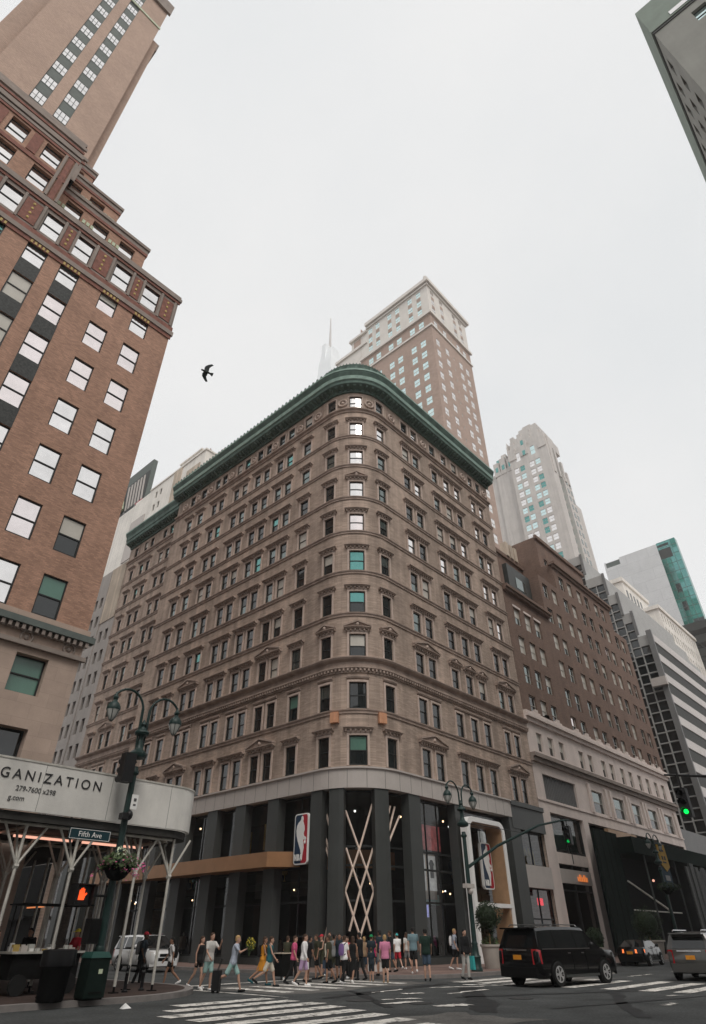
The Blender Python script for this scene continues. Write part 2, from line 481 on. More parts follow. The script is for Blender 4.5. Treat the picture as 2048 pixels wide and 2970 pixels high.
M['navy'] = mat('navy_banner_cloth', (.008, .035, .06), .8, .15, 2)
M['bird'] = mat('dark_feathers', (.06, .07, .07), .8, .3, 9)

def worn_paint(m):          # paint flaked through to the asphalt
    t = m.node_tree; p = t.nodes['Principled BSDF']; L = t.links.new
    src = p.inputs['Base Color'].links[0].from_socket
    g = t.nodes.new('ShaderNodeNewGeometry'); n = t.nodes.new('ShaderNodeTexNoise'); n.inputs['Scale'].default_value = 2.6; n.inputs['Detail'].default_value = 9; n.inputs['Roughness'].default_value = .75
    L(g.outputs['Position'], n.inputs['Vector'])
    r = t.nodes.new('ShaderNodeValToRGB'); r.color_ramp.elements[0].position = .40; r.color_ramp.elements[1].position = .50
    L(n.outputs['Fac'], r.inputs['Fac'])
    mx = t.nodes.new('ShaderNodeMixRGB'); mx.inputs[1].default_value = (.11, .108, .102, 1)
    L(r.outputs['Color'], mx.inputs[0]); L(src, mx.inputs[2]); L(mx.outputs[0], p.inputs['Base Color'])
worn_paint(M['mark'])
# ---------------------------------------------------------------- ground, sidewalks, markings
def struct(name, mb, m, **k):
    return tag(mb.build(name, m, None, **k), kind='structure')
g = MB(); g.quad((-1500, -1500, 0), (2500, -1500, 0), (2500, 2500, 0), (-1500, 2500, 0)); struct('road', g, M['asphalt'])
def corner_poly(x0, y0, x1, y1, cx, cy, r):     # rectangle with the corner at (cx, cy) rounded
    pts = []
    for (x, y) in ((x0, y0), (x1, y0), (x1, y1), (x0, y1)):
        if abs(x - cx) < 1e-6 and abs(y - cy) < 1e-6:
            sx = 1 if x == x0 else -1; sy = 1 if y == y0 else -1
            c = (x + sx * r, y + sy * r)
            a0 = math.atan2(0, -sx); a1 = math.atan2(-sy, 0)
            arc = []
            for i in range(13):
                t = i / 12
                vx = -sx * math.cos(t * math.pi / 2); vy = -sy * math.sin(t * math.pi / 2)
                arc.append((c[0] + vx * r, c[1] + vy * r))
            # orientation: keep the counter-clockwise order of the rectangle
            if (sx > 0) != (sy > 0): pass
            else: arc = arc
            prev = pts[-1] if pts else (x0, y1)
            if (Vector(arc[0]) - Vector(prev)).length > (Vector(arc[-1]) - Vector(prev)).length: arc.reverse()
            pts += arc
        else: pts.append((x, y))
    return pts
ident = lambda a, b, d: (a, b, d)
def walk(name, x0, y0, x1, y1, cx, cy, r=4.0):
    k = MB(); k.prism(corner_poly(x0, y0, x1, y1, cx, cy, r), ident, 0.0, 0.146); struct('kerb', k, M['kerb'])
    sx = .3 if cx == x0 else -.3; sy = .3 if cy == y0 else -.3
    xx0, xx1 = (x0 + .3, x1) if sx > 0 else (x0, x1 - .3)
    yy0, yy1 = (y0 + .3, y1) if sy > 0 else (y0, y1 - .3)
    s = MB(); s.prism(corner_poly(xx0, yy0, xx1, yy1, cx + sx, cy + sy, r - .3), ident, 0.05, 0.15)
    struct('sidewalk', s, M['paver_shaded' if name == 'ne' else 'paver'])
KX0, KX1, KY0, KY1 = 17.0, 26.7, 0.3, 20.7
walk('se', KX1, KY1, 400, 300, KX1, KY1)
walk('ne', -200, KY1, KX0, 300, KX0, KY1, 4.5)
walk('nw', -200, -300, KX0, KY0, KX0, KY0)
walk('sw', KX1, -300, 400, KY0, KX1, KY0)

def sheet(mb, pts, z): mb.add([(x, y, z) for x, y in pts], [tuple(range(len(pts)))])
def ragged(x0, y0, x1, y1, n=7, j=.25):
    r = random.Random(int(x0 * 91 + y0 * 17)); p = []
    for i in range(n): p.append((x0 + (x1 - x0) * i / n, y0 + r.uniform(-j, j)))
    for i in range(n): p.append((x1 + r.uniform(-j, j), y0 + (y1 - y0) * i / n))
    for i in range(n): p.append((x1 - (x1 - x0) * i / n, y1 + r.uniform(-j, j)))
    for i in range(n): p.append((x0 + r.uniform(-j, j), y1 - (y1 - y0) * i / n))
    return p
pt = MB()
sheet(pt, ragged(17.6, 19.4, 26.2, 24.6, 8, .3), .004)
sheet(pt, ragged(27.3, 14.6, 34.5, 19.6, 6, .3), .004)
sheet(pt, ragged(11.2, 9.0, 16.6, 12.0, 6, .3), .004)
struct('worn_road_patch', pt, M['asphalt2'])
tr = MB()
def strip(mb, a, b, w, z):
    a = Vector(a); b = Vector(b); d = (b - a).normalized(); n = Vector((-d.y, d.x)) * w / 2
    k = 9; L = []; Rr = []; rr = random.Random(int(a.x * 31 + b.y * 7))
    for i in range(k + 1):
        p = a.lerp(b, i / k); o = n * rr.uniform(.6, 1.4); q = n.normalized() * rr.uniform(-.12, .12)
        L.append((p + o + q)[:]); Rr.append((p - o + q)[:])
    sheet(mb, L + Rr[::-1], z)
strip(tr, (17.2, 11.0), (25.0, 17.0), .7, .008); strip(tr, (18.5, 7.5), (26.0, 11.5), .35, .008)
strip(tr, (20.5, 14.4), (33, 8.0), .30, .008); strip(tr, (17.5, 17.4), (26, 18.6), .5, .008); strip(tr, (16.5, 13.8), (20.5, 18.9), .28, .008)
strip(tr, (19, 10.2), (31, 7.3), .22, .008)
struct('tar_seam', tr, M['tar'])
mk = MB()
def bar(x0, y0, x1, y1, mb=None):
    r = random.Random(int(x0 * 77 + y0 * 131)); n = 10; p = []
    for i in range(n + 1): p.append((x0 + (x1 - x0) * i / n, y0 + r.uniform(-.035, .035)))
    for i in range(n + 1): p.append((x1 - (x1 - x0) * i / n, y1 + r.uniform(-.035, .035)))
    sheet(mk, p, .012)
y = 18.95
while y > -2:
    bar(10.9 + (1.9 if y > 18 else .9 if y > 17 else 0), y - .62, 16.3 if y > 15.5 else 15.9 - (15.5 - y) * .35, y); y -= 1.16
for i, y in enumerate((19.0, 17.8, 16.6, 15.4, 13.95, 12.35, 10.95, 9.75, 8.5, 7.3, 6.1, 4.9)):
    bar(27.0, y - .6, 32.6 + .4 * (i % 2), y)
for x in (18.2, 19.5, 20.8, 22.1, 23.4, 24.7):
    n = len(mk.v); sheet(mk, [(x, 20.0), (x + .55, 20.0), (x + .55, 23.6), (x, 23.6)], .012)
sheet(mk, [(17.6, 25.4), (26.3, 25.4), (26.3, 25.75), (17.6, 25.75)], .012)
sheet(mk, [(16.9, 18.2), (17.05, 20.0), (16.95, 24.6), (16.75, 24.6)], .012)
for (x0, y0, x1, y1, w) in ((21.5, 15.4, 24.2, 15.5, .18), (23.6, 17.6, 25.6, 16.5, .25), (25.9, 17.7, 26.6, 16.2, .3), (20.3, 17.7, 22.3, 17.9, .2), (18.3, 15.6, 19.4, 14.9, .22), (17.2, 14.6, 18.6, 14.4, .35), (17.6, 13.0, 18.7, 12.7, .5), (20.6, 16.6, 21.3, 16.2, .35), (36, 14.9, 39, 14.9, .15), (42, 14.9, 45, 14.9, .15), (48, 14.9, 51, 14.9, .15), (22, 8.3, 22.9, 8.2, .18), (25.4, 9.3, 25.9, 9.2, .2)):
    strip(mk, (x0, y0), (x1, y1), w, .0125)
struct('road_marking', mk, M['mark'], fix=False)
for (x, y, r) in ((17.6, 15.9, .42), (18.1, 13.9, .36), (21.5, 12.5, .38), (9.4, 18.4, .0)):
    if r:
        c = MB(); c.lathe([(r, 0), (r, .016), (r * .93, .019), (r * .9, .014), (0.02, .016)], (x, y, 0), 24); tag(struct('manhole_cover', c, M['iron'], smooth=False))
# ---------------------------------------------------------------- corner building with the green cornice
X0, Y0, RC = 31.2, 28.0, 3.8
main = thing('corner_building', 'brown stone office block with a rounded corner and a green copper cornice', 'building', (X0, Y0, 0))
FP = CornerPath(X0, Y0, 59.5, RC)
FR = Flat((X0 + 1.7, 0, 0), (0, -1, 0), (-1, 0, 0))       # recessed wing, s = -y
SEND = FP.sr(55.7)
SILL = [11.25, 15.15, 19.0, 22.85, 26.72, 30.75, 34.5, 38.35, 42.1, 45.75]
HEAD = [13.25, 17.1, 20.95, 24.7, 28.62, 32.5, 36.2, 40.0, 43.75, 47.5]
ctr = 29.7 + 1.04
groupsL = [([(56.0, 1.1)], 'f'), ([(53.7, 1.1)], 'f'), ([(50.9, .98), (49.5, .98)], 'p'), ([(46.65, .98), (45.15, .98)], 'f'), ([(42.9, .98), (41.35, .98)], 'f'), ([(39.15, .98), (37.6, .98)], 'p'), ([(34.9, 1.1)], 'f')]
groups = [([(FP.sl(y), w) for y, w in gl], k) for gl, k in groupsL]
groups += [([(28.02, 1.02)], 'f'), ([(30.68, 1.28)], 'a'), ([(33.42, 1.02)], 'f')]
groups += [([(FP.sr(38.8), 1.08), (FP.sr(40.55), 1.08)], 'p'), ([(FP.sr(43.95), 1.08), (FP.sr(46.2), 1.08), (FP.sr(48.3), 1.08)], 't'), ([(FP.sr(51.75), 1.0), (FP.sr(53.45), 1.0)], 'p')]
groupsR = [([(-61.0, .85)], 'f'), ([(-63.4, .95), (-65.0, .95)][::-1], 'f'), ([(-68.2, .95), (-69.8, .95)][::-1], 'p'), ([(-72.4, .9)], 'f')]
opsF = []; specs = []; opsR = []
def pick(fl, s, frm):
    left = frm is FR or s < 27
    if left: c = [('g_dark', .62), ('g_mid', .2), ('g_teal', .06), ('g_blind', .12)]
    elif s > 32 and fl > 3: c = [('g_sky', .28), ('g_mid', .25), ('g_dark', .37), ('g_blind', .1)]
    else: c = [('g_dark', .7), ('g_mid', .18), ('g_blind', .12)]
    if abs(s - 30.68) < .1:  # pane colours by floor imitate reflected buildings below and sky above
        return [('g_green', 'g_dark'), ('g_dark', 'g_dark'), ('g_blind', 'g_dark'), ('g_teal', 'g_dark'), ('g_teal', 'g_teal'), ('g_pink', 'g_pink'), ('g_sky', 'g_sky'), ('g_sky', 'g_sky'), ('g_sky', 'g_sky'), ('g_sky', 'g_sky')][fl]
    if fl <= 1: c = [('g_dark', .9), ('g_green', .06), ('g_mid', .04)]
    r = rng.random(); u = c[-1][0]
    for k, p in c:
        if r < p: u = k; break
        r -= p
    lo = u if u in ('g_dark', 'g_sky') or rng.random() < .5 else 'g_dark'
    if u == 'g_dark' and rng.random() < .25 and fl > 3: lo = 'g_mid'
    return u, lo
for frm, grs, ops in ((FP, groups, opsF), (FR, groupsR, opsR)):
    for gr, k in grs:
        for s, w in gr:
            for fl in range(10):
                ops.append((s - w / 2, s + w / 2, SILL[fl], HEAD[fl]))
                u, l = pick(fl, s, frm)
                specs.append((frm, s - w / 2, s + w / 2, SILL[fl], HEAD[fl], .17, M[u], M[l]))
wall = MB()
fwall(wall, FP, 0, SEND, 11.05, 48.6, opsF, .22, 0, 0)
fwall(wall, FR, -74.4, -59.5, 11.05, 48.6, opsR, .22, 0, 0)
wall.quad((X0, 59.5, 11.05), (X0 + 1.7, 59.5, 11.05), (X0 + 1.7, 59.5, 48.6), (X0, 59.5, 48.6))
wall.quad((X0 + 1.7, 74.4, 0), (58, 74.4, 0), (58, 74.4, 48.6), (X0 + 1.7, 74.4, 48.6))
wall.quad((55.7, 28, 0), (55.7, 74.4, 0), (55.7, 74.4, 48.6), (55.7, 28, 48.6))
wall.build('wall', [M['stone'], M['jamb']], main)
roof = MB()
rp = [FP.pt(t, -.3, 50.0)[:2] for t in FP.st(0, SEND)] + [(55.4, 74.4), (X0 + 2, 74.4), (X0 + 2, 59.5)]
roof.prism(rp, ident, 49.6, 50.0); roof.build('roof', M['column'], main)
windows(main, specs, M['darkframe'])
# window surrounds with hoods, one per group and floor
items = []
for frm, grs in ((FP, groups), (FR, groupsR)):
    for gr, k in grs:
        for fl in range(10):
            items.append({'c': frm.pt(gr[0][0], 0, SILL[fl]), 'frm': frm, 'gr': gr, 'k': k, 'fl': fl})
def surround(it, dst):
    fr, gr, k, fl = it['frm'], it['gr'], it['k'], it['fl']
    mb = MB(); z0, z1 = SILL[fl], HEAD[fl]
    for s, w in gr:
        a, b = s - w / 2, s + w / 2
        fbox(mb, fr, a - .17, a - .012, .002, .075, z0, z1 + .17, 1); fbox(mb, fr, b + .012, b + .17, .002, .075, z0, z1 + .17, 1)
        fbox(mb, fr, a - .012, b + .012, .002, .072, z1 + .01, z1 + .17, 1)
    a = gr[0][0] - gr[0][1] / 2 - .3; b = gr[-1][0] + gr[-1][1] / 2 + .3
    if fl == 9: pass
    else:
        h = z1 + .26
        ped = (k == 'p' and fl in (0, 2)) or (k == 'a' and fl in (2, 6)) or (k == 'f' and fl == 2 and abs(gr[0][0] - 30.7) < 3) or (k == 't' and fl == 2)
        if fl == 1: fprof(mb, fr, a + .1, b - .1, [(.002, h), (.1, h), (.16, h + .12), (.16, h + .22), (.002, h + .22)])
        else:
            spans = [(a, b)]
            if k == 't' and fl == 2: spans = [(s - w / 2 - .28, s + w / 2 + .28) for s, w in gr]
            for a, b in spans:
                fprof(mb, fr, a + .06, b - .06, [(.002, h - .06), (.09, h - .06), (.09, h + .12), (.002, h + .12)], 1)
                n = max(3, int((b - a) / .3))
                for i in range(n):                       # brackets under the hood
                    t = a + .1 + (b - a - .2) * i / (n - 1)
                    fbox(mb, fr, t - .06, t + .06, .09, .22, h + .0, h + .13)
                fprof(mb, fr, a - .08, b + .08, [(.002, h + .13), (.24, h + .13), (.28, h + .18), (.36, h + .24), (.36, h + .29), (.002, h + .32)])
                if ped:
                    m = (a + b) / 2; hh = .5 if b - a > 2 else .36
                    st = fr.st(a - .08, b + .08)
                    pk = [(a - .08, h + .32), (b + .08, h + .32), (m, h + .32 + hh)]
                    for (d0, d1, sc, mi) in ((.002, .24, 1.0, 0),):
                        mb.prism(pk, lambda q, z, d: fr.pt(q, d, z), d0, d1, mi)
                    for (p, q) in (((a - .1, h + .32), (m, h + .32 + hh)), ((m, h + .32 + hh), (b + .1, h + .32))):
                        mb.prism([p, q, (q[0], q[1] + .13), (p[0], p[1] + .13)], lambda x, z, d: fr.pt(x, d, z), .002, .36)
                    mb.ball(fr.pt(m, .24, h + .32 + hh * .4), .14, .14, .16, 8, 5, 1)
    if dst: merge(dst, mb, [M['trim'], M['jamb']])
    else: mb.build('window_surround', [M['trim'], M['jamb']], main, fix=False)
capped(main, 'window_surround', items, surround)
# belt courses
for fl in range(1, 10):
    z = SILL[fl] - .24
    mb = MB()
    for fr, a, b in ((FP, -.0, SEND), (FR, -74.4, -59.5)):
        if fl == 2:
            fprof(mb, fr, a, b, [(.002, z - .95), (.10, z - .95), (.14, z - .75), (.30, z - .62), (.30, z - .5), (.16, z - .45), (.16, z - .12), (.42, z + .02), (.5, z + .14), (.5, z + .22), (.002, z + .235)])
            t = a + .2
            while t < b - .1:
                fbox(mb, fr, t, t + .13, .14, .27, z - .84, z - .66); t += .3
        elif fl == 9: fprof(mb, fr, a, b, [(.002, z - .25), (.1, z - .25), (.12, z - .05), (.3, z + .05), (.32, z + .15), (.32, z + .2), (.002, z + .235)])
        else: fprof(mb, fr, a, b, [(.002, z - .12), (.08, z - .12), (.09, z + .02), (.15, z + .08), (.17, z + .14), (.17, z + .18), (.002, z + .235)])
    mb.build('belt_course', M['trim'], main)
# copper patches by the corner, wreaths of the attic
for s in (29.0, 32.45):
    mb = MB(); fbox(mb, FP, s - .3, s + .3, .03, .3, 14.15, 14.88); fbox(mb, FP, s - .03, s + .03, .3, .33, 14.15, 14.88)
    mb.build('copper_panel', mat('bright_copper_panel', (.62, .32, .19), .5, .1, 2), main)
wr = [29.35, 32.1, FP.sl(33.4), FP.sl(36.2), FP.sl(40.25), FP.sl(44.0), FP.sl(48.1), FP.sl(52.3), FP.sl(54.9), FP.sl(57.6), FP.sr(36.6), FP.sr(42.2), FP.sr(50.1), FP.sr(54.8)]
for s in wr:
    mb = MB()
    ring = [FP.pt(s + .42 * math.cos(a * math.pi / 8), .1, 46.62 + .42 * math.sin(a * math.pi / 8)) for a in range(17)]
    mb.tube(ring, .11, 6, 1)
    mb.ball(FP.pt(s, .05, 46.62), .2, .2, .22, 8, 5, 1)
    for dx in (-.62, .62): fbox(mb, FP, s + dx - .05, s + dx + .05, .002, .08, 45.9, 47.4)
    mb.build('wreath', [M['trim'], M['jamb']], main, smooth=True)
# cornice
CPROF = [(.002, 48.05), (.2, 48.05), (.28, 48.35), (.95, 48.55), (1.0, 48.62), (1.03, 49.0), (1.12, 49.1), (1.16, 49.55), (1.34, 49.95), (1.38, 50.3), (1.3, 50.36), (.002, 50.42)]
cm = MB(); fprof(cm, FP, -.1, SEND + .25, CPROF)
t = .2
while t < SEND:
    fprof(cm, FP, t, t + .2, [(.1, 48.1), (.8, 48.36), (.9, 48.56), (.1, 48.56)]); t += .55
pl = MB(); fprof(pl, FP, -.1, SEND + .25, [(1.03, 49.02), (1.13, 49.1), (1.17, 49.5), (1.2, 49.5), (1.16, 49.06), (1.06, 48.98)])
cor = cm.build('cornice', M['copper'], main)
fl_ = MB(); fprof(fl_, FP, -.1, SEND + .25, [(1.385, 50.1), (1.42, 50.12), (1.42, 50.34), (1.30, 50.42), (1.29, 50.38), (1.385, 50.30)])
fl_.build('gutter_edge', M['copper_pale'], cor)
pl.build('fascia_moulding', M['copper_pale'], cor)
an = MB(); t = .3
while t < 33.2:
    p = [(t - .11, 50.4), (t + .11, 50.4), (t + .13, 50.62), (t, 50.82), (t - .13, 50.62)]
    an.prism(p, lambda x, z, d: FP.pt(x, d, z), 1.2, 1.32); t += .62
an.build('antefix', M['copper'], cor)
cr = MB()
for i in range(40):
    a = 24.6 + i * .3; z = 50.4 + 1.35 * math.sin(math.pi * min(max((a - 24.4) / 12.6, 0), 1)) ** .8
    fprof(cr, FP, a, a + .3, [(.2, 50.3), (.75, 50.3), (.62, z - .4), (.75, z), (.2, z)])
    cr.prism([(a + .05, z), (a + .25, z), (a + .15, z + .3)], lambda x, q, d: FP.pt(x, d, q), .55, .7)
cr.build('corner_crest', M['copper'], main)
c2 = MB(); fprof(c2, FR, -74.3, -59.6, [(d, z - .05) for d, z in CPROF])
t = -74.1
while t < -60:
    fprof(c2, FR, t, t + .2, [(.1, 48.05), (.8, 48.3), (.9, 48.5), (.1, 48.5)]); t += .55
c2 = c2.build('cornice', M['copper'], main)
f2 = MB(); fprof(f2, FR, -74.3, -59.6, [(1.385, 50.05), (1.42, 50.07), (1.42, 50.29), (1.30, 50.37), (1.29, 50.33), (1.385, 50.25)]); f2.build('gutter_edge', M['copper_pale'], c2)

# ---- shop front: grey band, columns, glass, floors
band = MB()
for fr, a, b in ((FP, 0, FP.sr(50.0)), (FR, -74.4, -59.5)):
    fprof(band, fr, a, b, [(-.4, 9.78), (.30, 9.78), (.30, 10.95), (.42, 11.0), (.42, 11.1), (-.4, 11.14)])
bd = band.build('fascia_band', M['fascia'], main)
t = 1.2
while t < FP.sr(50):
    jn = MB(); fbox(jn, FP, t - .012, t + .012, .30, .304, 9.8, 10.94); t += 1.25
    jn.build('panel_joint', M['column'], bd)
b2 = MB(); fprof(b2, FP, FP.sr(50.0), SEND, [(-.4, 9.0), (.26, 9.0), (.26, 10.7), (.40, 10.75), (.40, 11.1), (-.4, 11.14)]); b2.build('fascia_band', M['column'], main)
cols = [(0.6, .6), (3.6, .55), (FP.sl(51.6), .6), (FP.sl(47.4), .62), (FP.sl(43.5), .62), (FP.sl(40.0), .6), (FP.sl(36.25), .58), (27.65, .5), (29.22, .5), (32.2, .5), (35.35, .65), (FP.sr(42.25), .6), (FP.sr(50.4), .85)]
for s, hw in cols:
    c = MB(); fprof(c, FP, s - hw, s + hw, [(-.5, .15), (.22, .15), (.22, 9.78), (-.5, 9.78)])
    fbox(c, FP, s - hw - .04, s + hw + .04, -.45, .26, .15, .5); c.build('column', M['column'], main)
for yy in (61.5, 66, 70.6):
    c = MB(); fbox(c, FR, -yy - .5, -yy + .5, -.4, .2, .15, 9.78); c.build('column', M['column'], main)
gl = MB()
for fr, a, b in ((FP, 0.2, FP.sr(49.6)), (FR, -74.1, -59.6)):
    st = fr.st(a, b)
    for t0, t1 in zip(st[:-1], st[1:]): gl.quad(fr.pt(t0, -.55, .5), fr.pt(t1, -.55, .5), fr.pt(t1, -.55, 9.75), fr.pt(t0, -.55, 9.75))
gl.build('shop_window', M['shopglass'], main, fix=False)
mu = MB()
for i in range(len(cols) - 2):
    a = cols[i][0] + cols[i][1]; b = cols[i + 1][0] - cols[i + 1][1]
    if b - a < .6: continue
    k = max(1, int((b - a) / 1.3))
    for j in range(1, k):
        t = a + (b - a) * j / k; fbox(mu, FP, t - .03, t + .03, -.62, -.5, .5, 9.75)
    for z in (.5, 3.4, 5.3, 6.35, 9.6): fbox(mu, FP, a, b, -.63, -.5, z, z + .12)
mu.build('glazing_bar', M['darkframe'], main)
pl_ = MB(); fbox(pl_, FP, 0, FP.sr(49.6), -.6, -.35, .15, .5); pl_.build('plinth', M['column'], main)
it = MB()
inner = [FP.pt(t, -7, 0)[:2] for t in (0, 15, FP.l1 - 2)] + [(39.5, 37.0)] + [FP.pt(t, -7, 0)[:2] for t in (FP.sr(42), SEND - .1)]
for p, q in zip(inner[:-1], inner[1:]): it.quad((*p, .15), (*q, .15), (*q, 9.8), (*p, 9.8))
for z in (4.75, 9.72):
    poly = [FP.pt(t, -.75 if z > 9 else -1.9, 0)[:2] for t in FP.st(.1, SEND - .2)] + inner[::-1]
    it.prism(poly, ident, z, z + .06)
it.build('shop_interior', M['interior'], main, fix=False)
cb = MB()
fprof(cb, FP, 26.5, 35.4, [(-1.86, 5.3), (-1.8, 5.3), (-1.8, 6.35), (-1.86, 6.35)]); cb.build('balcony_front', M['bronze'], main)
for i in range(34):
    s = rng.uniform(1, FP.sr(49)); z = rng.choice((4.5, 9.4)); p = FP.pt(s, -rng.uniform(1.2, 4.5), z - rng.uniform(0, .4))
    b = MB(); b.ball(p, .06 if z < 9 else .075, n=8, m=4); b.build('spot_lamp', M['lampglow'] if rng.random() < .7 else M['whiteglow'], main)
for i in range(3):
    b = MB(); b.ball(FP.pt(FP.sl(45.1 - i * .6), -1.0, 8.55), .07, n=8, m=4); b.build('spot_lamp', M['lampglow'], main)
goods = [('g_teal', 0), ('petal', 0), ('gold', 0), ('white', 0), ('red', 0), ('blue', 0), ('leaf', 0)]
for i in range(60):                       # clothes on rails and display figures behind the glass
    s = rng.uniform(2, FP.sr(49)); up = rng.random() < .35; z = (4.83 if up else .2); d = -rng.uniform(2.1 if up else 1.0, 3.2); h = rng.uniform(1.0, 1.8); w = rng.uniform(.14, .35)
    c = rng.choice(['petal', 'gold', 'white', 'red', 'blue', 'dgreen', 'w2tan', 'column', 'column', 'g_teal'])
    b = MB(); p = FP.pt(s, d, z)
    b.lathe([(.1, 0), (.1, h * .05), (.03, h * .08), (.03, h * .35), (w * .8, h * .4), (w, h * .7), (w * .7, h * .84), (.05, h * .87), (.09, h * .93), (.02, h)], p, 8)
    b.build('display_figure', M[c], main, smooth=True)
for (s, d, z0, z1, w, m) in ((FP.sr(39.3), -1.6, 2.7, 3.5, 1.2, 'screen2'), (33.6, -1.6, 2.6, 3.5, .5, 'screen2'), (FP.sl(33.6), -1.4, 3.0, 3.6, .5, 'screen'), (FP.sr(39.0), -1.1, 3.7, 6.4, 2.6, 'w2tan'), (FP.sl(38.3), -1.1, 6.8, 8.5, .45, 'gold'), (FP.sr(39.6), -1.2, 6.7, 8.3, 3.4, 'glow_poster2'), (FP.sr(39.2), -1.3, 3.4, 4.0, 3.2, 'aqua'), (FP.sr(47.8), -1.3, 6.6, 8.6, 1.8, 'glow_poster'), (33.9, -1.5, 3.2, 4.2, .5, 'orangesign'), (FP.sl(42), -2.5, 6.8, 8.4, .6, 'gold')):
    b = MB(); fbox(b, FP, s - w / 2, s + w / 2, d, d + .08, z0, z1); b.build('display_board', M[m], main)
# two jersey posters hanging in the bay right of the corner
for x in (38.5, 39.7):
    b = MB(); s = FP.sr(x); fbox(b, FP, s - .5, s + .5, -.95, -.9, 4.2, 6.3); pb = b.build('poster', M['glow_poster'], main)
    b = MB(); b.prism([(s - .3, 5.8), (s - .12, 6.05), (s + .12, 6.05), (s + .3, 5.8), (s + .2, 5.65), (s + .2, 4.95), (s - .2, 4.95), (s - .2, 5.65)], lambda q, z, d: FP.pt(q, d, z), -.895, -.88)
    b.build('jersey', M['red'] if x < 39 else M['column'], pb)
# wooden lattice in the corner bay
la = MB(); lat = [((29.75, 8.6), (30.75, 6.3)), ((31.7, 8.7), (30.65, 6.3)), ((30.7, 6.35), (29.75, 3.9)), ((30.7, 6.35), (31.65, 3.9))]
def pole(mb, a, b, d=-.42): mb.tube([FP.pt(a[0] + (b[0] - a[0]) * i / 4, d, a[1] + (b[1] - a[1]) * i / 4) for i in range(5)], .07, 6)
x0, x1, xm = 29.7, 31.75, 30.72
for a, b in (((x0, 8.5), (xm, 6.2)), ((x1, 8.9), (xm, 6.2)), ((x0 + .05, 6.3), (xm + .08, 3.9)), ((xm - .02, 6.2), (x0 + .02, 3.95)), ((xm, 6.2), (x1 - .02, 3.95)), ((x1, 6.3), (xm, 3.9)), ((x0, 3.95), (xm + .02, 1.6)), ((xm, 3.9), (x0 + .3, 1.9)), ((xm + .05, 3.9), (x1 - .3, 1.9)), ((x1, 3.95), (xm, 1.6)), ((xm, 1.6), (xm - .35, .3)), ((xm, 1.6), (xm + .4, .3)),
             ((27.95, 8.7), (28.7, 6.9)), ((27.9, 7.3), (28.7, 5.6)), ((28.0, 6.6), (28.6, 5.4)), ((28.1, 1.3), (28.7, 3.0)),
             ((32.7, 7.4), (33.4, 8.9)), ((32.75, 6.5), (33.9, 8.9)), ((32.75, 6.2), (34.4, 8.4)), ((33.0, 1.5), (33.4, .4))):
    pole(la, a, b)
la.build('lattice_pole', M['pole'], main)
# copper-brown canopy along the side street
cp = MB()
cp.prism([(X0 + .3, 33.7), (29.85, 35.2), (29.85, 59.2), (X0 + .3, 59.2)], ident, 5.42, 6.3)
cp.build('canopy', M['bronze'], main)
# shop bay at the far right of the front
sb = MB(); s0, s1 = FP.sr(51.3), SEND
fbox(sb, FP, s0, s1, -.2, .18, 4.85, 6.45); sb.build('sign_panel', M['fascia'], main)
sg = MB()
for z0, z1 in ((.5, 4.85), (6.45, 9.0)): sg.quad(FP.pt(s0, -.3, z0), FP.pt(s1, -.3, z0), FP.pt(s1, -.3, z1), FP.pt(s0, -.3, z1))
sg.build('shop_window', M['shopglass'], main, fix=False)
sf = MB()
for z in (.5, 2.7, 4.75, 6.45, 8.9): fbox(sf, FP, s0, s1, -.36, -.24, z, z + .1)
for k in (0, .5, .985): t = s0 + (s1 - s0) * k; fbox(sf, FP, t, t + .08, -.36, -.24, .3, 9.0)
sf.build('glazing_bar', M['darkframe'], main)
rs = MB(); fbox(rs, FP, s0 + 2.3, s0 + 3.2, -.5, -.44, 3.7, 4.2); rs.build('lit_sign', M['redsign'], main)
for k in range(4):
    b = MB(); x = s0 + .5 + (k % 2) * 3.0; fbox(b, FP, x, x + .7, -.52, -.47, 1.1 + .7 * (k // 2), 1.5 + .7 * (k // 2)); b.build('price_board', M['g_teal'], main)
for k in range(7):
    b = MB(); w = rng.uniform(.12, .22); b.lathe([(w, 0), (w, .9), (w * .5, 1.2), (.02, 1.35)], FP.pt(s0 + .4 + k * .6, -1.2, 6.6), 8); b.build('display_figure', M['gold'], main)

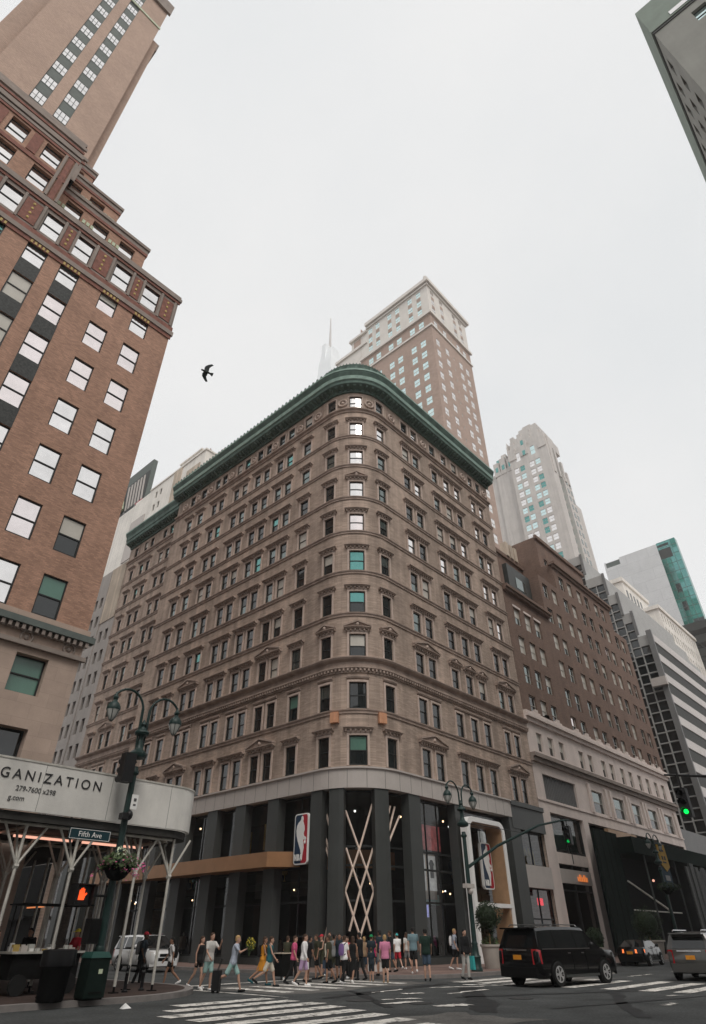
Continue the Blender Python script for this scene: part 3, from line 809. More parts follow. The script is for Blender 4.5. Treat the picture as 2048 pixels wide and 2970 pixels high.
# ---- basketball league signs: blue and red rounded panel with the white player
def player_sign(root, fr, a, b, z0, z1, d):
    w, h = b - a, z1 - z0
    def rr(x0, y0, x1, y1, r, n=5):
        p = []
        for cx, cy, st in ((x1 - r, y1 - r, 0), (x0 + r, y1 - r, 90), (x0 + r, y0 + r, 180), (x1 - r, y0 + r, 270)):
            for i in range(n + 1):
                t = R(st + 90 * i / n); p.append((cx + r * math.cos(t), cy + r * math.sin(t)))
        return p
    F = lambda x, y, q: fr.pt(a + x * w, q, z0 + y * h)
    ar = h / w
    def rrw(e, r):                      # rounded panel in unit coordinates, e inset in width units
        pts = rr(e, e, 1 - e, ar - e, r)
        return [(x, y / ar) for x, y in pts]
    mb = MB(); mb.prism(rrw(0, .16), F, d - .2, d); body = mb.build('panel', M['white'], root)
    inner = rrw(.06, .12)
    def clip(poly, side):               # split at a slanted line
        o = []; f = lambda p: (p[0] - (.56 + .02 * (p[1] - .5))) * side
        for i in range(len(poly)):
            p, q = poly[i], poly[(i + 1) % len(poly)]; fp, fq = f(p), f(q)
            if fp <= 0: o.append(p)
            if fp * fq < 0:
                t = fp / (fp - fq); o.append((p[0] + (q[0] - p[0]) * t, p[1] + (q[1] - p[1]) * t))
        return o
    mb = MB(); mb.prism(clip(inner, 1), F, d + .001, d + .012); mb.build('blue_field', M['blue'], root)
    mb = MB(); mb.prism(clip(inner, -1), F, d + .001, d + .012); mb.build('red_field', M['red'], root)
    sil = [(.50, .93), (.57, .95), (.63, .93), (.66, .88), (.63, .84), (.68, .80), (.74, .74), (.76, .66), (.70, .60), (.74, .54), (.86, .52), (.90, .49), (.86, .46), (.72, .47), (.66, .50), (.70, .42), (.74, .32), (.70, .24), (.66, .17), (.64, .09), (.58, .09), (.56, .18), (.50, .28), (.40, .36), (.28, .46), (.20, .56), (.16, .66), (.20, .76), (.30, .82), (.42, .85), (.48, .88)]
    mb = MB(); mb.prism(sil, F, d + .013, d + .03); mb.build('player_silhouette', M['white'], root)
    mb = MB(); mb.ball(F(.83, .42, d + .02), .08 * w, .04, .08 * w, 12, 6); mb.build('ball', M['white'], root)
    L = [[(.10, .075), (.10, .20), (.15, .20), (.22, .12), (.22, .20), (.27, .20), (.27, .075), (.22, .075), (.15, .155), (.15, .075)],
         [(.30, .075), (.30, .20), (.42, .20), (.45, .17), (.43, .14), (.46, .11), (.42, .075)],
         [(.47, .075), (.53, .20), (.57, .20), (.63, .075), (.58, .075), (.565, .105), (.535, .105), (.52, .075)]]
    mb = MB()
    for p in L: mb.prism(p, F, d + .031, d + .045)
    mb.build('lettering', M['white'], root)
    return body
ns = thing('shop_sign', 'blue and red player logo panel on the side street front beside the corner columns', 'sign', (30.8, 33, 5.5), 'player logo signs')
player_sign(ns, Flat((30.95, 0, 0), (0, -1, 0), (-1, 0, 0)), -33.75, -32.42, 5.48, 8.5, .05)
nb_ = MB()
for z in (6.2, 7.8): nb_.tube([(31.0, 33.0, z), (31.6, 33.0, z)], .05, 6)
nb_.build('bracket', M['black'], ns)
n2 = thing('shop_sign', 'blue and red player logo panel hanging inside the white entrance arch', 'sign', (45.3, 27.8, 4.4), 'player logo signs')
FA = Flat((0, 27.85, 0), (1, 0, 0), (0, -1, 0))
player_sign(n2, FA, 44.65, 46.05, 4.45, 7.5, .05)
nb_ = MB()
for x in (44.9, 45.8): nb_.tube([(x, 27.9, 7.4), (x, 27.9, 8.45)], .03, 6)
nb_.build('hanger', M['black'], n2)
# white rounded entrance arch with tan lining
arch = thing('entrance_arch', 'white rounded entrance arch with tan wood lining round a hanging logo panel', 'arch', (45, 27, .15))
def arch_poly(x0, x1, z0, z1, r):
    p = [(x0, z0)]
    for i in range(9): t = math.pi - math.pi / 2 * i / 8; p.append((x0 + r + r * math.cos(t), z1 - r + r * math.sin(t)))
    for i in range(9): t = math.pi / 2 - math.pi / 2 * i / 8; p.append((x1 - r + r * math.cos(t), z1 - r + r * math.sin(t)))
    p.append((x1, z0)); return p
def ringp(mb, outer, inn, y0, y1, mi=0):
    n = len(outer); vs = []
    for q, y in ((outer, y0), (inn, y0), (outer, y1), (inn, y1)): vs += [(x, y, z) for x, z in q]
    fs = []
    for i in range(n - 1):
        fs += [(i, i + 1, n + i + 1, n + i), (2 * n + i, 3 * n + i, 3 * n + i + 1, 2 * n + i + 1), (i, 2 * n + i, 2 * n + i + 1, i + 1), (n + i, n + i + 1, 3 * n + i + 1, 3 * n + i)]
    for i in (0, n - 1): fs.append((i, n + i, 3 * n + i, 2 * n + i))
    mb.add(vs, fs, mi)
mb = MB(); ringp(mb, arch_poly(41.7, 47.0, .15, 8.95, .75), arch_poly(42.1, 46.65, .15, 8.62, .55), 26.9, 27.5); mb.build('frame', M['white'], arch, smooth=True)
mb = MB(); mb.box(42.11, 26.92, 3.3, 46.64, 27.4, 3.55); mb.build('crossbar', M['white'], arch)
mb = MB(); ringp(mb, arch_poly(42.11, 46.64, 3.56, 8.61, .54), arch_poly(42.17, 46.58, 3.56, 8.55, .5), 27.0, 28.4); mb.box(46.4, 27.0, .2, 46.63, 28.3, 3.29); mb.build('lining', M['wood'], arch)
# ---------------------------------------------------------------- brick tower with setbacks, left
YF, XF = 28.0, 11.25
fren = thing('setback_brick_tower', 'orange brick tower with stepped setbacks, red terracotta bands and rows of bright windows', 'building', (XF, YF, 0))
FF = Flat((0, YF, 0), (1, 0, 0), (0, -1, 0))
FS = Flat((XF, 0, 0), (0, 1, 0), (1, 0, 0))
wall = MB(); ops = []; specs = []
FZ = [14.95 + 3.46 * i for i in range(7)]          # window centres of the brick shaft
colx = [9.05, 6.72, 4.0, 1.95, -.6, -2.8, -5.4, -7.6]
darkcols = (4.0, 1.95, -5.4, -7.6)
def fglass(c, i):
    if i == 0: return ('g_green', 'g_dark') if c > 8 else ('g_sky', 'g_sky')  # low pane colours imitate the buildings they would mirror
    if i == 1 and c > 8: return 'g_blind', 'g_dark'
    if c == 1.95 and i in (4, 5): return 'g_blind', 'g_blind'
    r = rng.random()
    if c < 2 and r < .3: return 'g_teal', 'g_teal'
    if r < .12: return 'g_sky', 'g_mid'
    if r < .2: return 'g_blind', 'g_pink'
    if r < .5: return 'g_pink', 'g_pink'
    return 'g_sky', 'g_sky'
for c in colx:
    for i, z in enumerate(FZ):
        o = (c - .61, c + .61, z - 1.06, z + 1.06)
        ops.append(o); u, l = fglass(c, i); specs.append((FF, *o, .17, M[u], M[l]))
fwall(wall, FF, -34, XF, 13.85, 37.0, ops, .24, 0, 0)
ops2 = []
for c in [9.2, 6.95, 4.12, 2.1] + [-.6, -2.8, -5.4, -7.6]:
    o = (c - .62, c + .62, 37.75, 39.85); ops2.append(o); specs.append((FF, *o, .2, M['g_sky'], M['g_sky']))
at = MB(); fwall(at, FF, -34, XF, 37.0, 40.9, ops2, .4, 0, 1)
# stone base
ops3 = []
for c in (9.15, 5.6, 2.0, -1.6, -5.2):
    o = (c - .72, c + .72, 10.3, 12.0); ops3.append(o); specs.append((FF, *o, .4, M['g_green'], M['g_green']))
for c in (8.6, 4.4, .2, -4):
    o = (c - 1.3, c + 1.3, 5.2, 8.9); ops3.append(o); specs.append((FF, *o, .5, M['g_dark'], M['g_dark']))
bs = MB(); fwall(bs, FF, -34, XF, 0, 13.85, ops3, .5)
sideops = []
for yy in [30.5 + 3 * k for k in range(12)]:
    for i, z in enumerate(FZ): sideops.append((yy - .6, yy + .6, z - 1.06, z + 1.06))
sw = MB(); fwall(sw, FS, 28, 66, 13.85, 40.9, sideops, .35)
for o in sideops: specs.append((FS, *o, .3, M['g_mid'], M['g_dark']))
bs.quad((XF, 28, 0), (XF, 66, 0), (XF, 66, 13.85), (XF, 28, 13.85))
bs.build('stone_base', M['fbase'], fren)
wall.build('brick_shaft', M['fbrick'], fren); sw.build('side_wall', M['fbrick'], fren)
at.build('attic_storey', [M['fstone'], M['terracotta']], fren)
# dark spandrels between windows of the striped columns
for c in darkcols:
    for i in range(7):
        z0 = FZ[i] + 1.07; z1 = (FZ[i + 1] - 1.07) if i < 6 else 36.2
        b = MB(); fbox(b, FF, c - .61, c + .61, -.2, .012, z0, z1); b.build('spandrel', M['spandrel'], fren)
def belt(z0, z1, d, m, a=-34, b=XF, fr=FF):
    k = MB(); fbox(k, fr, a, b + (d if fr is FF else 0), .003, d, z0, z1); k.build('belt_course', M[m], fren)
belt(36.55, 36.95, .16, 'fstone'); belt(36.2, 36.55, .08, 'terracotta'); belt(36.95, 37.45, .07, 'terracotta')
for c in colx:                                     # coloured relief over the top windows
    k = MB()
    for i in range(5): k.box(c - .55 + i * .24, YF - .12, 36.22, c - .42 + i * .24, YF - .082, 36.48)
    k.build('faience_relief', M['gold'], fren)
belt(40.2, 40.42, .10, 'terracotta'); belt(40.45, 40.75, .18, 'fstone'); belt(40.78, 41.05, .1, 'fstone')
for x, w in ((10.5, .42), (8.08, .3), (5.5, .5), (3.1, .3), (.65, .5), (-1.7, .3), (-4.1, .5), (-6.5, .3)):
    k = MB(); k.box(x - w, YF - .05, 37.7, x + w, YF - .003, 39.9); k.build('terracotta_panel', M['terracotta'], fren)
    g = MB()
    for j in range(4):
        g.ball((x, YF - .06, 38.1 + j * .5), .09, .05, .13, 6, 4)
    g.build('faience_relief', M['gold'], fren)
    for e in (-1, 1):
        k = MB(); k.box(x + e * (w + .12) - .08, YF - .1, 37.5, x + e * (w + .12) + .08, YF - .003, 40.15); k.build('pilaster', M['fstone'], fren)
# base belts with roundels
belt(13.55, 13.85, .12, 'fbase'); belt(13.2, 13.5, .35, 'spandrel2'); belt(12.3, 12.5, .2, 'fstone')
k = MB(); k.box(-20, YF - .12, 12.94, XF, YF - .003, 13.19); t = -20
while t < XF: k.box(t, YF - .3, 12.95, t + .14, YF - .121, 13.18); t += .3
k.build('dentil_row', M['fstone'], fren)
for x in (10.6, 8.6, 6.6, 4.6, 2.6):
    k = MB(); k.tube([(x + .26 * math.cos(a * math.pi / 8), YF - .05, 12.72 + .26 * math.sin(a * math.pi / 8)) for a in range(17)], .05, 6); k.ball((x, YF, 12.72), .13, .08, .13, 8, 5); k.build('roundel', M['fstone'], fren, smooth=True)
# setbacks on the right shoulder
for i, (s, zb, zt, wx) in enumerate(((2.55, 40.9, 47.4, ((7.2, .5), (5.0, .5), (2.9, .5), (.7, .5))), (5.0, 47.3, 53.5, ((4.4, .5), (2.4, .5), (.4, .5))), (7.6, 53.4, 59.6, ((2.2, .45),)))):
    fr = Flat((0, YF + s, 0), (1, 0, 0), (0, -1, 0)); x1 = XF - s; w = MB(); ops = []
    for c, hw in wx:
        o = (c - .62, c + .62, zt - 3.1, zt - 1.35); ops.append(o); specs.append((fr, *o, .35, M['g_sky'], M['g_sky']))
    fwall(w, fr, -34, x1, zb, zt, ops, .4)
    w.quad((x1, YF + s, zb), (x1, 66 - s, zb), (x1, 66 - s, zt), (x1, YF + s, zt))
    w.quad((-34, YF + s, zt - .3), (x1, YF + s, zt - .3), (x1, 66, zt - .3), (-34, 66, zt - .3))
    w.build('setback_wall', M['fbrick'], fren)
    for z0, z1, d, m in ((zt - 1.1, zt - .8, .09, 'terracotta'), (zt - .75, zt - .35, .06, 'fstone'), (zt - .32, zt, .16, 'fstone')):
        k = MB(); k.box(-34, YF + s - d, z0, x1 + d, YF + s - .003, z1); k.box(x1 + .003, YF + s - d + .002, z0 + .002, x1 + d, 66 - s, z1 - .002); k.build('parapet_band', M[m], fren)
    for c, hw in wx:
        g = MB()
        for j in range(3): g.box(c + .75 + j * .32, YF + s - .06, zt - 2.6, c + .98 + j * .32, YF + s - .003, zt - 2.2)
        if c + 1.8 < x1: g.build('faience_relief', M['faience'], fren)
w = MB(); w.quad((-34, YF, 40.6), (XF, YF, 40.6), (XF, 66, 40.6), (-34, 66, 40.6)); w.build('terrace', M['fstone'], fren)
# middle front rising flush through the first setback
w = MB(); ops = []
for c in (.1, -2.2, -4.6, -7):
    for z in (42.3, 45.3):
        o = (c - .6, c + .6, z - 1.0, z + 1.0); ops.append(o); specs.append((FF, *o, .35, M['g_sky'], M['g_sky']))
fwall(w, FF, -34, 1.62, 41.05, 47.5, ops, .4); w.quad((1.62, YF, 41.05), (1.62, YF + 5, 41.05), (1.62, YF + 5, 47.5), (1.62, YF, 47.5))
w.quad((-34, YF, 47.3), (1.62, YF, 47.3), (1.62, 40, 47.3), (-34, 40, 47.3))
w.build('front_bay', M['fbrick'], fren)
for z0, z1, d, m in ((43.5, 43.9, .08, 'terracotta'), (46.5, 46.75, .09, 'terracotta'), (46.8, 47.1, .12, 'fstone'), (47.2, 47.5, .2, 'fstone')):
    k = MB(); k.box(-34, YF - d, z0, 1.62 + d * .5, YF - .003, z1); k.build('parapet_band', M[m], fren)
k = MB(); k.box(1.0, YF - .09, 41.1, 1.35, YF - .003, 46.4); k.build('terracotta_panel', M['terracotta'], fren)
for x in (.82, 1.53):
    k = MB(); k.box(x - .09, YF - .14, 41.1, x + .09, YF - .003, 46.45); k.build('pilaster', M['fstone'], fren)
for x in (-1.05, -3.4, -5.8):
    k = MB(); k.box(x - .3, YF - .06, 44.1, x + .3, YF - .003, 46.3); k.build('terracotta_panel', M['terracotta'], fren)
for dy, x1, zt in ((1.6, 2.0, 50.4), (3.2, 1.75, 54.2), (4.8, 1.6, 57.2), (6.4, 1.8, 60.2)):
    fr = Flat((0, YF + dy, 0), (1, 0, 0), (0, -1, 0)); w = MB(); ops = []
    for c in (-.1, -2.4, -4.8, -7.2):
        o = (c - .55, c + .55, zt - 2.4, zt - 1.2); ops.append(o); specs.append((fr, *o, .4, M['g_dark'], M['g_mid']))
    fwall(w, fr, -34, x1, 47, zt, ops, .45); w.quad((x1, YF + dy, 47), (x1, 40, 47), (x1, 40, zt), (x1, YF + dy, zt)); w.quad((-34, YF + dy, zt - .1), (x1, YF + dy, zt - .1), (x1, 40, zt - .1), (-34, 40, zt - .1))
    w.build('setback_wall', M['fstone'], fren)
    for z0, z1, d, m in ((zt - .85, zt - .6, .09, 'terracotta'), (zt - .32, zt, .15, 'fstone')):
        k = MB(); k.box(-34, YF + dy - d, z0, x1 + d, YF + dy - .003, z1); k.build('parapet_band', M[m], fren)
    g = MB()
    for c in (-1.25, -3.6, -6.0):
        for j in range(4): g.ball((c - .3 + .2 * j, YF + dy, zt - 1.6 + .05 * (j % 2)), .1, .08, .1, 6, 4)
    g.build('faience_relief', M['faience'], fren)
# tall slab
YT = 36.2; XT = 2.55
FT = Flat((0, YT, 0), (1, 0, 0), (0, -1, 0))
w = MB(); ops = []; z = 64.6; tw = []
while z < 104:
    for c in (-.85, -3.05): tw.append((c, z))
    z += 3.48
for c in (-.85, -3.05): ops.append((c - .62, c + .62, 59.5, 104.5))
fwall(w, FT, -6.9, XT, 55, 106, ops, .3); w.quad((XT, YT, 55), (XT, YT + .9, 55), (XT, YT + .9, 106), (XT, YT, 106))
w.box(-8.6, YT + .9, 55, XT + .75, 58, 96); w.box(-6.9, YT + .92, 96, XT, 56, 106)
w.build('tower_slab', M['tbrick'], fren)
tspecs = []
for c, zz in tw:
    o = (c - .61, c + .61, zz - .85, zz + .95); tspecs.append((FT, *o, .16, M['g_sky'], M['g_sky']))
    b = MB(); fbox(b, FT, c - .615, c + .615, -.29, -.10, zz + .96, zz + 2.62); b.build('spandrel', M['spandrel2'], fren)
    b = MB()
    for dx in (-.2, .2): fbox(b, FT, c + dx - .03, c + dx + .03, -.16, -.05, zz - .85, zz + .95)
    b.build('mullion', M['spandrel2'], fren)
k = MB(); k.box(-7, YT - .12, 97.6, XT + .1, YT - .003, 98.0); k.build('parapet_band', M['faience'], fren)
k = MB(); k.box(-8, YT - .35, 103.6, XT + .35, YT - .003, 106.6); k.build('parapet_band', M['fstone'], fren)
k = MB(); k.box(XT + .003, YT + .95, 94.3, XT + .95, YT + 3, 96.2); k.build('parapet_band', M['fstone'], fren)
windows(fren, specs, M['darkframe'])
windows(fren, tspecs, M['spandrel2'], sub=False, fw=.05, rail=False)

# ---------------------------------------------------------------- dark brown block with the pale stone base, right
brn = thing('brown_brick_block', 'dark brown brick office block with a pale stone base, next to the corner building', 'building', (75, 28, 0))
FB = Flat((0, 28, 0), (1, 0, 0), (0, -1, 0))
specs = []; w = MB(); ops = []
for c in (58.3, 60.75, 63.1):
    for z in (21.1, 24.4, 27.7, 31.1): ops.append((c - .72, c + .72, z - 1.0, z + 1.05))
fwall(w, FB, 55.75, 66.2, 20.0, 34.3, ops, .35)
ops2 = []; pairs = [(67.75, 70.25), (73.65, 76.15), (79.2, 81.7), (85.0, 87.3), (90.6, 92.9)]
for p in pairs:
    for c in p:
        for z in (21.0, 24.15, 27.6, 31.1, 34.6, 38.1, 41.5):
            if z > 40 and c < 70.5: continue
            if c > 90 and z > 39: continue
            ops2.append((c - .72, c + .72, z - 1.02, z + 1.02))
lo = [o for o in ops2 if o[3] < 40]; hi = [o for o in ops2 if o[3] > 40]
fwall(w, FB, 66.2, 95.0, 20.0, 40.0, lo, .35)
fwall(w, FB, 71.6, 90.4, 40.0, 44.0, hi, .35)
w.quad((66.2, 28, 34.3), (66.2, 50, 34.3), (66.2, 50, 40), (66.2, 28, 40)); w.quad((71.6, 28, 40), (71.6, 50, 40), (71.6, 50, 44), (71.6, 28, 44))
w.quad((90.4, 28, 40), (90.4, 50, 40), (90.4, 50, 44), (90.4, 28, 44)); w.quad((95, 28, 0), (95, 50, 0), (95, 50, 40), (95, 28, 40))
for a, b, z in ((55.75, 66.2, 34.2), (66.2, 95, 39.9), (71.6, 90.4, 43.9)): w.quad((a, 28, z), (b, 28, z), (b, 50, z), (a, 50, z))
FB2 = Flat((0, 30.5, 0), (1, 0, 0), (0, -1, 0)); ops3 = []
for c in (76.0, 78.3, 81.2, 83.4, 86.2, 88.2): ops3.append((c - .6, c + .6, 45.6, 47.5))
fwall(w, FB2, 73.8, 89.6, 43.9, 50.6, ops3, .3); w.quad((73.8, 30.5, 43.9), (73.8, 50, 43.9), (73.8, 50, 50.6), (73.8, 30.5, 50.6)); w.quad((73.8, 30.5, 50.5), (89.6, 30.5, 50.5), (89.6, 50, 50.5), (73.8, 50, 50.5))
FB3 = Flat((0, 33.5, 0), (1, 0, 0), (0, -1, 0)); ops4 = []
for c in (64.5, 67.5, 70.5):
    for z in (38.5, 42.0): ops4.append((c - .6, c + .6, z - .95, z + .95))
fwall(w, FB3, 60.8, 74.2, 34, 46.2, ops4, .3); w.quad((60.8, 33.5, 34), (60.8, 50, 34), (60.8, 50, 46.2), (60.8, 33.5, 46.2)); w.quad((60.8, 33.5, 46.1), (74.2, 33.5, 46.1), (74.2, 50, 46.1), (60.8, 50, 46.1))
w.build('wall', M['bbrick'], brn)
for fr, l, u in ((FB, ops + ops2, None), (FB2, ops3, None), (FB3, ops4, None)):
    for o in l:
        r = rng.random(); g1 = 'g_blind' if r < .45 else ('g_mid' if r < .75 else ('g_pink' if r < .82 else 'g_dark'))
        specs.append((fr, *o, .28, M[g1], M['g_mid'] if rng.random() < .4 else M['g_blind' if g1 == 'g_blind' else 'g_dark']))
def pbox(name, m, *b):
    k = MB()
    for q in b: k.box(*q)
    return k.build(name, M[m], brn)
pbox('cornice', 'bbrick', (55.75, 27.6, 33.7, 66.5, 27.997, 34.0), (55.75, 27.4, 34.0, 66.5, 28.3, 34.35))
pbox('cornice', 'bbrick', (71.4, 27.75, 43.3, 90.5, 27.997, 43.7), (71.2, 27.5, 43.7, 90.7, 28.4, 44.05))
pbox('cornice', 'bbrick', (73.6, 30.2, 50.2, 89.8, 30.6, 50.8), (60.6, 33.2, 45.8, 74.4, 33.6, 46.4))
for x in (58.3, 60.75, 63.1): pbox('lintel', 'pstone', (x - .85, 27.93, 32.2, x + .85, 27.997, 32.45))
# roof house, tank frame
k = MB(); k.box(60.2, 29.2, 34.3, 65.9, 33.4, 39.6); k.build('roof_house', M['column'], brn)
k = MB(); k.box(62, 29.15, 36.8, 64.4, 29.19, 38.3); k.build('roof_house_window', M['g_mid'], brn)
pbox('chimney', 'bbrick', (57.4, 31, 34.3, 60.0, 36, 44.8), (57.3, 29.4, 34.3, 59.4, 31.6, 39.0)); pbox('chimney_cap', 'pstone', (57.2, 30.9, 44.8, 60.1, 36.1, 45.2))
k = MB()
for x in (69.0, 70.2, 71.4): k.box(x, 33.0, 46.3, x + .7, 34, 48.6)
k.build('roof_louvre', M['w2tan'], brn)
# stone base
bs = MB(); so = []
for c in [58.3, 60.7, 63.1]: so.append((c - .6, c + .6, 16.5, 18.3))
for p in ((67.7, 70.0), (73.5, 75.8), (78.9, 81.4), (84.3, 87.0), (89.9, 92.5)):
    for c in p: so.append((c - .6, c + .6, 16.4, 18.2))
so.append((57.5, 64.5, 12.15, 14.4)); big = so[-1]
for a, b in ((68.3, 71.2), (73.9, 76.9), (79.1, 81.8), (84.2, 87.2), (89.8, 92.8)): so.append((a, b, 12.25, 14.4))
so += [(57.7, 64.65, .15, 11.05), (65.85, 75.8, .15, 11.0), (76.8, 84.8, .15, 11.0), (85.8, 94.2, .15, 11.0)]
fwall(bs, FB, 55.75, 95.0, 0, 20.0, so, .6)
bs.build('stone_base', M['pstone'], brn)
for o in so:
    if o[3] > 18: specs.append((FB, *o, .3, M['g_blind'], M['g_dark']))
    elif o is big:
        b = MB(); fbox(b, FB, o[0], o[1], -.5, -.3, o[2], o[3]); q = b.build('louvre_window', M['spandrel'], brn)
        b = MB(); t = o[0] + .2
        while t < o[1]: fbox(b, FB, t, t + .08, -.3, -.2, o[2], o[3]); t += .35
        b.build('louvre', M['kgrey'], q)
    elif o[3] > 14: specs.append((FB, *o, .3, M['g_mid'], M['g_dark']))
pbox('belt_course', 'pstone', (55.7, 27.75, 19.1, 95.1, 27.997, 19.5), (55.7, 27.5, 19.5, 95.2, 27.997, 19.8), (55.7, 27.65, 19.8, 95.1, 27.997, 20.1))
pbox('belt_course', 'fstone', (55.7, 27.7, 15.3, 95.1, 27.997, 15.7), (55.7, 27.45, 15.7, 95.2, 27.997, 16.05))
pbox('belt_course', 'pstone', (55.75, 27.9, 11.9, 95.1, 27.997, 12.05))
for x in (67.6, 71.9, 73.1, 77.6, 78.4, 82.6, 83.5, 88.0, 89.0, 93.6): pbox('pilaster', 'pstone', (x - .25, 27.8, 12.1, x + .25, 27.997, 14.9))
for p in pairs + [(58.3, 60.75), (60.75, 63.1)]:
    for c in p: pbox('window_crest', 'pstone', (c - .8, 27.8, 20.1, c + .8, 27.997, 20.35), (c - .3, 27.78, 20.35, c + .3, 27.997, 20.6))
windows(brn, specs, M['lightframe'], sub=False, rail=True)
# shop in the first bay
sh = MB(); FQ = FB
sh.quad((57.7, 28.55, .15), (64.65, 28.55, .15), (64.65, 28.55, 11.05), (57.7, 28.55, 11.05)); sh.build('shop_window', M['shopglass'], brn, fix=False)
k = MB(); k.box(57.7, 28.3, 5.5, 64.65, 28.5, 6.6); k.build('sign_panel', M['fascia'], brn)
k = MB(); k.box(57.7, 28.3, 7.0, 64.65, 28.5, 7.9); k.build('sign_panel', M['pstone'], brn)
for i in range(5):
    k = MB(); k.box(61.6 + i * .42, 28.22, 5.75, 61.9 + i * .42, 28.29, 6.1 + .18 * (i % 2)); k.build('lit_letter', M['orangesign'], brn)
k = MB()
for x in (57.72, 61.1, 64.5): k.box(x, 28.4, .15, x + .12, 28.6, 11.0)
for z in (.2, 4.9, 8.0, 10.9): k.box(57.7, 28.42, z, 64.65, 28.58, z + .12)
k.build('glazing_bar', M['darkframe'], brn)
k = MB(); k.box(57, 33, .15, 95, 33.2, 11.2); k.box(57, 28.7, 11.05, 95, 33.2, 11.2); k.box(57.0, 28.7, .15, 57.2, 33, 11); k.box(64.8, 28.7, .15, 65.2, 33, 11); k.build('shop_interior', M['interior'], brn)
for i in range(6):
    b = MB(); b.box(59 + (i % 3) * 1.9, 31, 2.2 + 1.0 * (i // 3), 60.1 + (i % 3) * 1.9, 31.1, 2.7 + (i // 3)); b.build('menu_board', M['orangesign'] if i % 2 else M['wood'], brn)
for i in range(5):
    b = MB(); b.ball((59.5 + i * 1.1, 30.5, 10.2), .12, n=8, m=4); b.build('spot_lamp', M['lampglow'], brn)
k = MB(); k.box(58.2, 28.8, 8.1, 63.9, 28.9, 9.9); k.build('painted_glass_reflection', M['aqua'], brn)  # aqua sheet paints the teal reflections of the shop glass
k = MB(); k.box(84.9, 29.5, .15, 94.5, 29.6, 11); k.build('shop_window', M['g_dark'], brn)

# ---------------------------------------------------------------- tall brown tower with a cream crown
t1 = thing('cream_crowned_tower', 'tall brown brick tower with a cream crown rising behind the corner building', 'building', (80, 47.2, 0))
FL = Flat((80, 0, 0), (0, -1, 0), (-1, 0, 0)); FRt = Flat((0, 47.2, 0), (1, 0, 0), (0, -1, 0))
specs = []; opl = []; opr = []
zs = [124.6] + [117.6 - 3.85 * k for k in range(15)]
zt = [137.0, 133.2, 129.8]
cl = [50.05, 52.85, 57.05, 59.75, 63.9, 66.5]; crx = [82.1, 86.0, 91.9, 94.8]
bo = []; to = []; bo2 = []; to2 = []
for z in zs + [121.3]:
    if z == 121.3: continue
    for c in cl: bo.append((-c - .78, -c + .78, z - 1.1, z + 1.1))
    for c in crx: bo2.append((c - .74, c + .74, z - 1.1, z + 1.1))
    bo2.append((88.55, 88.95, z - .6, z + .4))
for z in zt:
    for c in cl: to.append((-c - .72, -c + .72, z - 1.0, z + 1.0))
    for c in crx: to2.append((c - .7, c + .7, z - 1.0, z + 1.0))
w = MB(); fwall(w, FL, -70, -47.2, 0, 127.6, bo, .15); fwall(w, FRt, 80, 97.6, 0, 127.6, bo2, .15); w.quad((97.6, 47.2, 0), (97.6, 70, 0), (97.6, 70, 127.6), (97.6, 47.2, 127.6)); w.quad((80, 70, 0), (97.6, 70, 0), (97.6, 70, 141), (80, 70, 141))
w.build('brick_shaft', M['t1brick'], t1)
w = MB(); fwall(w, FL, -67.6, -47.2, 127.6, 140.2, to, .18, 0, 0); fwall(w, FRt, 80, 97.6, 127.6, 140.2, to2, .18); w.quad((97.6, 47.2, 127.6), (97.6, 67.6, 127.6), (97.6, 67.6, 140.2), (97.6, 47.2, 140.2)); w.quad((80, 67.6, 127), (97.6, 67.6, 127), (97.6, 67.6, 140.2), (80, 67.6, 140.2))
w.box(80.05, 67.6, 0, 97, 79, 133.5); w.box(80.1, 67.61, 133.5, 97, 73.5, 138.0); w.box(83, 50, 140.2, 96, 66, 143.2)
w.build('cream_crown', M['t1white'], t1)
for fr, l in ((FL, bo), (FL, to), (FRt, bo2), (FRt, to2)):
    for o in l:
        nar = o[1] - o[0] < .6
        gg = 'g_dark' if nar else ('g_tealp' if fr is FL else 'g_sky')
        specs.append((fr, *o, .12, M[gg], M[gg]))
windows(t1, specs, M['t1white'], sub=False, fw=.05, mull=1)
for z in (131.5, 135.1):
    for c in cl:
        k = MB(); k.box(79.98, c - .6, z - .75, 79.999, c + .6, z + .55); k.build('brick_panel', M['t1brick'], t1)
    for c in crx:
        k = MB(); k.box(c - .6, 47.18, z - .75, c + .6, 47.199, z + .55); k.build('brick_panel', M['t1brick'], t1)
for z0, z1, d, m in ((126.9, 127.7, .5, 't1white'), (122.2, 122.8, .3, 't1white'), (138.6, 139.2, .4, 't1white'), (139.4, 140.6, .9, 't1white')):
    k = MB(); k.box(80 - d, 47.2 - d, z0, 97.6 + d, 47.199, z1); k.box(80 - d, 47.2, z0 + .001, 79.999, 70 if z0 < 128 else 67.8, z1 - .001); k.build('cornice', M[m], t1)
k = MB(); k.box(79.5, 67.65, 137.6, 97, 74, 138.4); k.box(79.6, 67.6, 132.9, 97, 79.4, 133.8); k.box(79.95, 67.2, 128, 80.04, 69, 136); k.build('cornice', M['t1white'], t1)
k = MB(); k.box(80.03, 70.2, 134.2, 80.09, 72.6, 137); k.build('brick_panel', M['t1brick'], t1)
k = MB(); k.box(82.8, 49.9, 142.6, 96.2, 66.2, 143.6); k.build('penthouse_cornice', M['fascia'], t1)
k = MB(); k.tube([(80.2, 47.5, 140.6), (80.2, 47.5, 142.2)], .5, 8); k.ball((80.2, 47.5, 142.5), .5); k.build('corner_finial', M['t1white'], t1)

